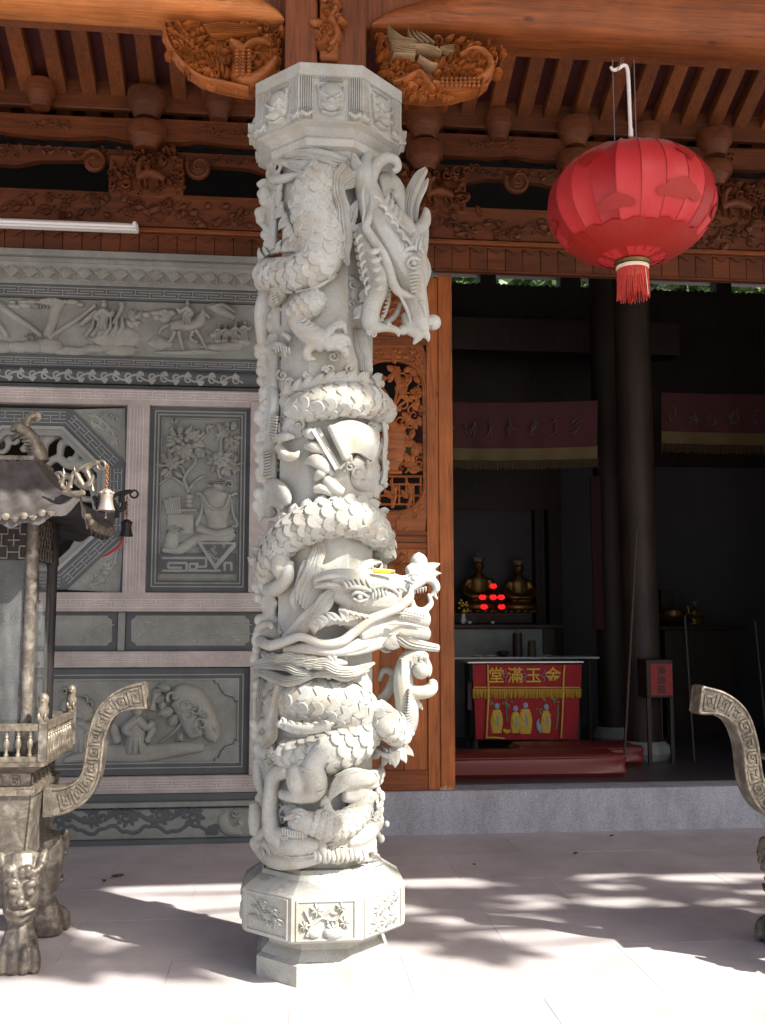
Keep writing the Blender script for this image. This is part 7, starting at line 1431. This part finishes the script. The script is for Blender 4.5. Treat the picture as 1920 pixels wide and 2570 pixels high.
for i in range(150):
    px = 1187+i*1.82; a, b = atY(px, 1729, TYc-.034), atY(px+q.uniform(-2, 2), 1751+q.uniform(-2, 3), TYc-.036); f.sweep([a, b], [.0033, .0022], (0, -1, 0), circ(5), 3)
tag(f.build('gold_fringe', 'gold_thread', cl), kind='stuff'); PQ = Plane(TYc-.026)
zq8 = lambda a, b: (1150+a/5.009, 1640+b/5.009)
t = MB(); rl(t, PQ, [zq8(195, 425), zq8(1525, 428)], 1.6, .004, .006)
for (a, b) in ((((368, 140), (372, 300), (375, 540), (365, 800), (352, 1065))), (((1332, 150), (1318, 300), (1312, 560), (1305, 800), (1292, 1060)))) if False else ():
    pass
for line in ([(368, 140), (372, 300), (377, 540), (365, 800), (352, 1065)], [(1332, 150), (1320, 300), (1314, 560), (1305, 800), (1290, 1060)], [(352, 1055), (480, 1058), (580, 1070)]): rl(t, PQ, [zq8(*p) for p in line], 2.2, .004, .012)
t.build('gold_braid', 'gold_thread', cl)
def glyph(ch, x, z, size, Yf, m, par, name='character'):
    cu = bpy.data.curves.new(name, 'FONT'); cu.body = ch; cu.size = size; cu.extrude = .002; cu.offset = size*.012; cu.align_x = 'CENTER'; cu.resolution_u = 3
    o = bpy.data.objects.new('tmp', cu); col.objects.link(o); dg = bpy.context.evaluated_depsgraph_get(); dg.update(); me = bpy.data.meshes.new_from_object(o.evaluated_get(dg)); bpy.data.objects.remove(o)
    me.transform(Matrix.Rotation(R(90), 4, 'X')); me.materials.clear(); me.materials.append(MAT[m]); g_ = bpy.data.objects.new(name, me); col.objects.link(g_); g_.parent = par; g_.location = Vector((x, Yf, z))-Vector(parent_world(par)); return g_
kk = PX(TYc)
for ch, a in zip('堂滿玉金', (482, 718, 948, 1195)): px, py = zq8(a, 345); p = atY(px, py, TYc-.03); glyph(ch, p[0], p[2]-.005, 41*kk*1.0, TYc-.03, 'gold_thread', cl)
for a in (590, 828, 1074):
    t = MB(); P = [zq8(a, 245), zq8(a+28, 275), zq8(a, 300), zq8(a-28, 275), zq8(a, 245)]; rl(t, PQ, P, .8, .003, .005, n=17); rl(t, PQ, [zq8(a-5, 190), zq8(a+8, 215), zq8(a, 240)], .7, .003, .005); rl(t, PQ, [zq8(a, 305), zq8(a+10, 330), zq8(a-4, 355)], .7, .003, .005)
    t.build('knot_motif', 'blue_thread', cl)
PR = Plane(TYc-.014)
robe, face, grn = MB(), MB(), MB()
for (a, top, bot, w) in ((485, 690, 1000, 78), (720, 720, 1000, 62), (845, 680, 1010, 88), (1105, 700, 1000, 66)):
    rl(robe, PR, [zq8(a, bot), zq8(a, (top+bot)/2), zq8(a, top+20)], [w/5*.78, w/5, w/5*.6], .006, 0); rl(robe, PR, [zq8(a-w*.6, top+60), zq8(a-w*.2, top+160), zq8(a+w*.2, top+150), zq8(a+w*.6, top+60)], 5, .006, .003)
    blob(face, PR, *zq8(a, top-25), 6.5, 8, .006, .004); rl(face, PR, [zq8(a+8, top+90), zq8(a+18, top+180), zq8(a+12, top+220)], [2, 3, 1.5], .004, .008)
rl(face, PR, [zq8(1015, 820), zq8(1000, 870), zq8(1020, 940), zq8(1035, 1000)], [1.2, 4, 7, 2], .006, .004)
for k in range(30): a, b = q.choice(((1230, 600), (660, 640), (1080, 580), (570, 620), (430, 610), (990, 720))); leafp(grn, PR, *zq8(a+q.uniform(-60, 60), b+q.uniform(-30, 40)), q.uniform(0, 360), 7, 2.4, .004, .004)
rl(grn, PR, [zq8(1250, 650), zq8(1250, 800), zq8(1230, 950)], 2.4, .004, .003); rl(grn, PR, [zq8(600, 570), zq8(605, 760), zq8(610, 850)], 1.8, .004, .003); rl(robe, PR, [zq8(565, 960), zq8(610, 985), zq8(655, 970)], [4, 5, 3], .005, .003)
robe.build('embroidered_robe', 'gold_thread', cl); face.build('embroidered_face', 'blue_thread', cl); grn.build('embroidered_tree', 'green_thread', cl)
# second table behind with incense tubes and dishes
BY = 9.95; bz = ZY(1300, 1649, BY); b0, b1 = XY(1100, 1650, BY), XY(1505, 1650, BY)
bt = thing('side_table', 'thin-topped dark table standing behind the offering table', 'table', ((b0+b1)/2, BY+.2, HF)); MB().box(b0, b1, BY, BY+.45, bz-.02, bz, .003).build('table_top', 'ceramic', bt)
for x in (b0+.05, b1-.1):
    for y in (BY+.04, BY+.4): MB().box(x-.015, x+.015, y-.015, y+.015, HF, bz-.021).build('leg', 'wood_dark', bt)
for px, w, y0, lab in ((1299, 26, 1590, 'dark red bamboo tube of fortune sticks on the rear table'), (1335, 22, 1610, 'pale bamboo tube of incense sticks on the rear table')):
    p = atY(px, 1648, BY+.12); h = ZY(px, y0, BY+.12)-p[2]; r = w/2*PX(BY); c = thing('stick_tube', lab, 'tube', (p[0], p[1], bz), 'stick tubes on the rear table'); MB().lathe([(r, 0), (r*1.05, h*.1), (r, h*.2), (r*.97, h)], (p[0], p[1], bz), 14).build('tube_body', 'wood_dark' if px < 1320 else 'bamboo', c)
    s_ = MB()
    for k in range(7): a = k*.9; s_.sweep([(p[0]+.5*r*math.cos(a), p[1]+.5*r*math.sin(a), bz+h*.5), (p[0]+.8*r*math.cos(a), p[1]+.8*r*math.sin(a), bz+h*(1.08+.03*(k % 3)))], .004, (0, -1, 0), circ(5), 2)
    s_.build('sticks', 'bamboo', c)
for px, lab in ((1200, 'small white dish at the left on the rear table'), (1232, 'small white dish beside the dark bowl'), (1372, 'small white dish right of the stick tubes')):
    p = atY(px, 1648, BY+.1); d = MB(); d.lathe([(.02, 0), (.05, .016), (.052, .018), (.02, .005)], (p[0], p[1], bz), 16); tag(d.build('dish', 'ceramic'), lab, 'dish', 'dishes on the rear table')
p = atY(1262, 1648, BY+.1); tag(MB().lathe([(.03, 0), (.07, .03), (.06, .055), (.03, .06)], (p[0], p[1], bz), 16).build('bowl', 'bronze_dark'), 'dark metal bowl on the rear table', 'bowl')
# altar with two seated statues and red lamps
AYb = 10.55; az = ZY(1280, 1566, AYb); a0, a1_ = XY(1040, 1570, AYb), XY(1415, 1570, AYb)
al_ = thing('altar', 'dark altar counter under the two gilded statues', 'altar', ((a0+a1_)/2, AYb+.3, HF)); MB().box(a0, a1_, AYb, AYb+.8, az-.05, az, .01).build('altar_top', 'wood_dark', al_); MB().box(a0+.06, a1_-.1, AYb+.06, AYb+.75, HF, az-.051).build('altar_front', 'stone_wall', al_); MB().box(a1_-.22, a1_-.1, AYb+.03, AYb+.059, HF+.3, az-.052).build('altar_bracket', 'wood_dark', al_)
MB().box(a0+.1, a1_-.25, AYb+.35, AYb+.78, az+.0005, az+.13, .01).build('altar_step', 'wood_dark', al_)
def statue(px, y0, y1, wpx, label, Ys=AYb+.55):
    s = thing('seated_statue', label, 'statue', (XY(px, y1, Ys), Ys, az+.13), 'gilded seated statues'); c = atY(px, y1, Ys); c[2] = az+.13; h = ZY(px, y0, Ys)-c[2]; u = h/10; t = MB()
    P = lambda x, y, z: c+np.array([x*u, y*u, z*u])
    t.sweep([P(0, 0, .6), P(0, 0, 2.2), P(0, .1, 4.2), P(0, .1, 5.6), P(0, 0, 6.4), P(0, -.05, 6.9)], [(2.3*u, 1.7*u), (2.0*u, 1.5*u), (1.9*u, 1.25*u), (1.9*u, 1.1*u), (.9*u, .8*u), (.6*u, .6*u)], (0, -1, 0), C12, 26)
    t.sweep([P(-3.0, -.6, .9), P(-1.2, -1.6, .9), P(1.2, -1.6, .9), P(3.0, -.6, .9)], [.7*u, .95*u, .95*u, .7*u], (0, -1, 0), C10, 16)
    for e in (-1, 1): t.sweep([P(e*1.7, .1, 5.5), P(e*2.5, -.3, 3.8), P(e*1.6, -1.5, 2.7), P(e*.2, -1.9, 2.7)], [.75*u, .75*u, .6*u, .4*u], (0, -1, 0), C10, 18)
    b = remeshed(t, .014, 2).build('statue_body', 'gold', s, 60); hd_ = MB(); hd_.ball(P(0, -.15, 7.9), (.85*u, .9*u, 1.1*u), 16, 12); hd_.ball(P(0, -1.0, 7.75), (.16*u, .22*u, .3*u), 8, 6)
    for e in (-1, 1): hd_.ball(P(e*.85, 0, 7.8), (.15*u, .25*u, .5*u), 8, 6); hd_.ball(P(e*.32, -.92, 8.0), (.2*u, .1*u, .08*u), 8, 5)
    hd_.ball(P(0, -.95, 7.25), (.28*u, .1*u, .08*u), 8, 5); hd_.build('statue_head', 'gold', s); cr = MB(); cr.lathe([(.95*u, 8.5*u), (1.05*u, 9.0*u), (1.2*u, 9.3*u), (.6*u, 9.5*u), (.35*u, 10*u)], (c[0], c[1], c[2]), 14, wave=lambda a: 1+.08*math.cos(a*5)); cr.build('crown', 'bronze_gilt', s)
    ls = MB()
    for k in range(14): a = k*2*math.pi/14; ls.ball(P(2.9*math.cos(a), 2.2*math.sin(a), .15), (.62*u, .5*u, .42*u), 8, 5)
    ls.build('lotus_seat', 'gold', s); return s
statue(1202, 1388, 1545, 88, 'gilded crowned statue seated at the left on the altar'); statue(1303, 1398, 1545, 86, 'gilded crowned statue seated at the right on the altar')
for i, (px, py) in enumerate(((1238, 1472), (1211, 1500), (1238, 1500), (1258, 1500), (1215, 1524), (1259, 1524))):
    p = atY(px, py, AYb+.22); nm = ['topmost of the red lotus lamps before the statues', 'left lamp in the middle row of red lotus lamps', 'middle lamp in the middle row of red lotus lamps', 'right lamp in the middle row of red lotus lamps', 'lower left red lotus lamp on the altar', 'lower right red lotus lamp on the altar'][i]
    l = thing('lotus_lamp', nm, 'lamp', tuple(p), 'red lotus lamps on the altar'); t = MB()
    for k in range(8): a = k*math.pi/4; t.sweep([p+np.array([.006*math.cos(a), .006*math.sin(a), -.02]), p+np.array([.03*math.cos(a), .03*math.sin(a), 0]), p+np.array([.024*math.cos(a), .024*math.sin(a), .032])], [.006, .012, .002], (math.cos(a), math.sin(a), .1), C8, 7)
    t.ball(p, .022, 10, 7); t.build('petals', 'lamp_red', l); MB().sweep([p-np.array([0, 0, .02]), (p[0], p[1], az+.0006)], .004, (0, -1, 0), C8, 2).build('stem', 'gold', l)
p = atY(1163, 1555, AYb+.15); v = thing('flower_vase', 'small vase of yellow flowers at the left end of the altar', 'vase', (p[0], p[1], az)); MB().lathe([(.02, 0), (.035, .04), (.018, .09), (.025, .11)], (p[0], p[1], az), 12).build('vase_body', 'ceramic', v); t = MB(); q = random.Random(2)
for k in range(16): c = np.array([p[0]+q.uniform(-.05, .05), p[1]+q.uniform(-.04, .04), az+.13+q.uniform(0, .13)]); t.ball(c, .014, 6, 4)
t.build('flowers', 'gold_thread', v)
for px, lab in ((1178, 'small pale cup at the left front of the altar'), (1236, 'small pale cup below the red lamps')): p = atY(px, 1560, AYb+.05); tag(MB().lathe([(.014, 0), (.03, .03), (.028, .031), (.012, .006)], (p[0], p[1], az), 12).build('cup', 'ceramic'), lab, 'cup', 'cups on the altar')
# niche frame behind statues
n0, n1 = XY(1146, 1200, BW-.12), XY(1338, 1200, BW-.12); nf = thing('niche_frame', 'dark wooden frame around the niche behind the altar', 'frame', ((n0+n1)/2, BW-.1, HF)); MB().box(n1, n1+.09, BW-.16, BW-.01, HF, ZY(1300, 1270, BW-.1)+.02).build('frame_post', 'wood_dark', nf); MB().box(n1+.15, n1+.3, BW-.2, BW-.012, HF, ZY(1300, 1150, BW-.1)).build('frame_post', 'wood_dark', nf); MB().box(n0-1.2, n1+.3, BW-.22, BW-.205, ZY(1300, 1282, BW-.1), ZY(1300, 1150, BW-.1)).build('frame_head', 'wood_dark', nf); MB().box(n0-1.3, n1+1.5, BW-.9, BW-.6, ZY(1300, 880, BW-.9), ZY(1300, 800, BW-.9)).build('cross_beam', 'wood_dark', nf)
# banners
def banner(px0, px1, y0, y1, Yb, label, seed):
    b = thing('silk_banner', label, 'banner', tuple(atY((px0+px1)/2, y0, Yb)), 'red banners across the hall'); V = []; n = 50; q = random.Random(seed)
    def sag(f): return -14*(1-abs(2*f-1)**2)*0+22*f*(1-f)
    def strip(ya, yb_, Yf, m, name):
        V = []
        for i in range(n+1):
            f = i/n
            for j in range(4): g_ = j/3; p = atY(px0+(px1-px0)*f, ya+(yb_-ya)*g_+sag(f), Yf); V.append((p[0], Yf+.02*math.sin(f*40)*g_, p[2]))
        MB().add(V, [(i*4+j, i*4+j+1, i*4+j+5, i*4+j+4) for i in range(n) for j in range(3)]).build(name, m, b, 60)
    strip(y0, y1-30, Yb, 'red_banner', 'banner_cloth'); strip(y1-30, y1, Yb-.012, 'border_gold', 'gold_border'); fr = MB(); pl = Plane(Yb-.03)
    for i in range(120): f = i/119; px = px0+(px1-px0)*f; s_ = sag(f); fr.sweep([pl.p(px, y1+s_), pl.p(px+q.uniform(-1, 1), y1+22+s_+q.uniform(-3, 3))], [.004, .003], (0, -1, 0), circ(5), 2)
    tag(fr.build('banner_fringe', 'border_gold', b), kind='stuff'); mo = MB(); x = px0+25; k = 0
    while x < px1-20:
        f = (x-px0)/(px1-px0); yc = (y0+y1-30)/2+8+sag(f)
        for m_ in range(5): a = q.uniform(0, 360); rl(mo, pl, [(x+q.uniform(-14, 14), yc+q.uniform(-24, 24)), (x+q.uniform(-14, 14), yc+q.uniform(-24, 24))], 1.6, .004)
        x += 52
    tag(mo.build('embroidery', 'dim_thread', b), kind='stuff')
banner(1000, 1500, 1005, 1150, 8.95, 'red banner with gold border hanging left of the thick pillar', 1); banner(1660, 2300, 985, 1112, 8.95, 'red banner with gold border hanging right of the thick pillar', 2)
# kneeling cushions
def cushion(px0, px1, Yc, dpt, h, label, xoff=0):
    x0, x1 = XY(px0, 1900, Yc)+xoff, XY(px1, 1900, Yc); c = thing('kneeling_bench', label, 'kneeler', ((x0+x1)/2, Yc+dpt/2, HF), 'red kneeling benches'); n = 9; m = MB(); m.box(x0, x1, Yc, Yc+dpt, HF+.001, HF+h, .035)
    b = m.build('pad', 'vinyl_red', c, 80); sb = b.modifiers.new('s', 'SUBSURF'); sb.levels = sb.render_levels = 2; MB().sweep([(x0+.02, Yc-.002, HF+h*.86), (x1-.02, Yc-.002, HF+h*.86)], .006, (0, -1, 0), C8, 2).build('piping', 'vinyl_red', c)
cushion(1090, 1577, 7.75, .42, .185, 'long dark red padded kneeling bench nearest the threshold'); cushion(1300, 1622, 8.35, .42, .17, 'dark red padded kneeling bench behind the nearest one')
# donation box with red paper
DYb = 8.45; d0, d1 = XY(1622, 1700, DYb), XY(1690, 1700, DYb); dz0, dz1 = ZY(1655, 1752, DYb), ZY(1655, 1655, DYb)
db = thing('donation_box', 'dark wooden donation box with a red paper label beside the thick pillar', 'box', ((d0+d1)/2, DYb+.15, HF)); MB().box(d0, d1, DYb, DYb+.3, dz0, dz1, .006).build('box_body', 'wood_dark', db); MB().box(XY(1633, 1700, DYb), XY(1687, 1700, DYb), DYb-.003, DYb-.0005, ZY(1655, 1745, DYb), ZY(1655, 1666, DYb)).build('red_paper', 'red_paper', db)
pp_ = db.children[-1]
for x in (d0+.02, d1-.02):
    for y in (DYb+.02, DYb+.28): MB().box(x-.015, x+.015, y-.015, y+.015, HF, dz0-.0005).build('leg', 'wood_dark', db)
for k, ch in enumerate('添油箱'): px, py = 1660, 1690+k*24; p = atY(px, py, DYb-.004); glyph(ch, p[0], p[2], 22*PX(DYb), DYb-.006, 'black', pp_)
hnd = MB(); hnd.sweep([atY(1632, 1655, DYb+.1), atY(1640, 1648, DYb+.1), atY(1655, 1650, DYb+.1)], .006, (0, -1, 0), C8, 10); hnd.build('handle', 'wood_dark', db)
# poles
for (a, b, Yp, lab) in (((1598, 1330), (1571, 1830), 8.25, 'bamboo pole leaning against the thick pillar'), ((1719, 1545), (1735, 1790), 8.6, 'thin bamboo pole leaning on the right altar'), ((1895, 1560), (1918, 1790), 8.6, 'thin bamboo pole at the far right of the hall')):
    pa = atY(*a, Yp+.12); pb = atY(*b, Yp); zf_ = HF; pb = pb+(pb-pa)*((zf_-pb[2])/(pb[2]-pa[2])); tag(MB().sweep([pa, pb], [.009, .011], (0, -1, 0), C8, 6).build('bamboo_pole', 'bamboo'), lab, 'pole', 'bamboo poles in the hall')
# right altar
rY = 10.4; r0_, r1_ = XY(1655, 1580, rY), XY(1872, 1580, rY); rz = ZY(1760, 1571, rY); ra = thing('right_altar_table', 'dark altar table against the right part of the back wall', 'altar', ((r0_+r1_)/2, rY+.3, HF)); ra.name = 'altar_table'
MB().box(r0_, r1_, rY, rY+.7, rz-.04, rz, .008).build('table_top', 'wood_dark', ra); MB().box(r0_+.08, r1_-.12, rY+.06, rY+.66, HF, rz-.041).build('table_body', 'wood_dark', ra)
p = atY(1690, 1565, rY+.3); gb = thing('gilt_censer', 'small gilded censer on the right altar table', 'censer', (p[0], p[1], rz)); MB().lathe([(.05, .0), (.06, .03), (.11, .07), (.13, .13), (.12, .17), (.14, .19)], (p[0], p[1], rz), 18).build('censer_bowl', 'gold', gb)
for e in (-1, 1): MB().sweep([(p[0]+e*.12, p[1], rz+.1), (p[0]+e*.18, p[1], rz+.14), (p[0]+e*.17, p[1], rz+.22)], .012, (0, -1, 0), C8, 10).build('ear', 'gold', gb)
az_keep = az; az = rz-.13; statue(1746, 1505, 1566, 40, 'small gilded statue on the right altar table', rY+.3); az = az_keep
vt = tag(MB().box(XY(1660, 1520, rY+.5), XY(1692, 1520, rY+.5), rY+.5, rY+.56, rz, ZY(1675, 1480, rY+.5)).build('spirit_tablet', 'wood_dark'), 'dark upright tablet behind the gilded censer', 'tablet')
# brass cross-shaped ornaments and hanging cloth left of the table
tw_ = thing('hanging_towel', 'pale pink towel hanging at the left end of the offering table', 'towel', tuple(atY(1183, 1720, 9.4))); V = [];
for i in range(9):
    for j in range(6): p = atY(1174+i*2.4, 1712+j*14, 9.42); V.append((p[0], 9.42+.012*math.sin(i*1.3), p[2]))
MB().add(V, [(i*6+j, i*6+j+1, i*6+j+7, i*6+j+6) for i in range(8) for j in range(5)]).build('towel_cloth', 'pink_cloth', tw_, 60); MB().sweep([atY(1172, 1711, 9.42), atY(1198, 1711, 9.42)], .008, (0, -1, 0), C8, 2).build('towel_bar', 'gold', tw_)

# ================================================================== trees: one shades the court (out of frame), one is added off frame to cut bounce, one stands behind the hall
def tree(name, label, base, height, crown, n, leaf, seed, lean=(0, 0), targets=None):
    tr = thing(name, label, 'tree', base); q = random.Random(seed); b = np.array(base, float); top = b+np.array([lean[0], lean[1], height*.62]); t = MB(); t.sweep([b-np.array([0, 0, .05]), b*.7+top*.3+np.array([.1, .05, 0]), top], [height*.028, height*.022, height*.012], (0, -1, 0), C10, 16); clumps = []
    for (c, r) in crown: clumps.append((np.array(c, float), r)); m = (top+np.array(c))/2+np.array([q.uniform(-.2, .2), q.uniform(-.2, .2), .15]); t.sweep([b*.35+top*.65, m, np.array(c, float)], [height*.010, height*.006, .006], (0, -1, 0), C8, 12)
    t.build('trunk', 'bark', tr); V = []; F = []
    for (c, r) in clumps:
        for k in range(n):
            d = unit([q.gauss(0, 1), q.gauss(0, 1), q.gauss(0, 1)]); p = c+d*r*(q.random()**.4)*np.array([1, 1, .7]); a = unit([q.gauss(0, 1), q.gauss(0, 1), q.gauss(0, .6)]); s = unit(np.cross(a, unit([q.gauss(0, 1), q.gauss(0, 1), q.gauss(0, 1)]))); L_ = leaf*q.uniform(.7, 1.3); w = L_*.32; o = len(V)
            V += [tuple(p), tuple(p+a*L_*.5+s*w), tuple(p+a*L_), tuple(p+a*L_*.5-s*w)]; F.append((o, o+1, o+2, o+3))
    me = MB(); me.v = V; me.f = F; tag(me.build('crown', 'leaf', tr, flat=True), kind='stuff'); return tr
q = random.Random(44)
SH = (SUN.x/SUN.z, SUN.y/SUN.z)                            # horizontal run towards the sun for each metre of height
def over(x, y, z): return (x+SH[0]*z, y+SH[1]*z, z)
cr = []
for (x, y, z, r) in SHADE: cr.append((over(x, y, z), r))
tree('shade_tree', 'tall leafy tree in the court beyond the right burner', (9.4, 1.6, -.01), 9.0, cr, 150, .15, 4)
cr = [(over(3.4+1.1*(k % 4)+q.uniform(-.2, .2), .6+1.15*(k//4)+q.uniform(-.2, .2), 7.4+q.uniform(-.6, .6)), .62) for k in range(16)]
tree('added_court_tree', 'broad tree added out of view to cut light bounced off the court', (12.5, -1.6, -.01), 9.5, cr, 260, .2, 21)  # unseen tree added to reduce bounce onto the right timber and hall
cr = [((1.6+k*.75+q.uniform(-.2, .2), 14.5+q.uniform(-.5, .8), 6.7+q.uniform(-.7, .8)), q.uniform(.7, 1.1)) for k in range(12)]+[((1.0+k*.9, 16.2+q.uniform(-.5, .5), 7.6+q.uniform(-.6, .6)), 1.1) for k in range(10)]
tree('garden_tree', 'sunlit green tree behind the hall seen through the gap over the doorway', (4.5, 14.8, 0), 8.5, cr, 620, .2, 9)
# ================================================================== fallen leaves
def dry(px, py, s, a, label):
    d = ray(px, py); p = CAM+d*(-CAM_H/d[2]); m = MB(); V = []; n = 7
    for i in range(n):
        t_ = i/(n-1); w = s*.34*math.sin(math.pi*min(1, t_*.95+.05)); c = p+np.array([math.cos(a), math.sin(a), 0])*s*(t_-.5); nn = np.array([-math.sin(a), math.cos(a), 0]); z = .004+s*.22*abs(2*t_-1)**2
        V += [tuple(c+nn*w+np.array([0, 0, z+w*.5])), tuple(c+np.array([0, 0, z])), tuple(c-nn*w+np.array([0, 0, z+w*.6]))]
    m.add(V, [(i*3+j, i*3+j+1, i*3+j+4, i*3+j+3) for i in range(n-1) for j in range(2)]); tag(m.build('dry_leaf', 'leaf_dry', None, 60), label, 'leaf', 'dry leaves on the paving')
dry(292, 2203, .07, .6, 'curled reddish dry leaf left of the column base'); dry(262, 2214, .045, 2.2, 'thin dark leaf scrap beside the curled leaf'); dry(1536, 2100, .045, .3, 'small brown leaf near the granite step'); dry(1445, 2145, .05, 1.2, 'dark leaf scrap on the paving right of the column'); dry(1190, 2172, .03, 2.6, 'tiny leaf scrap in the shade right of the column'); dry(303, 2200, .045, 2.9, 'yellowish dry leaf touching the curled leaf')
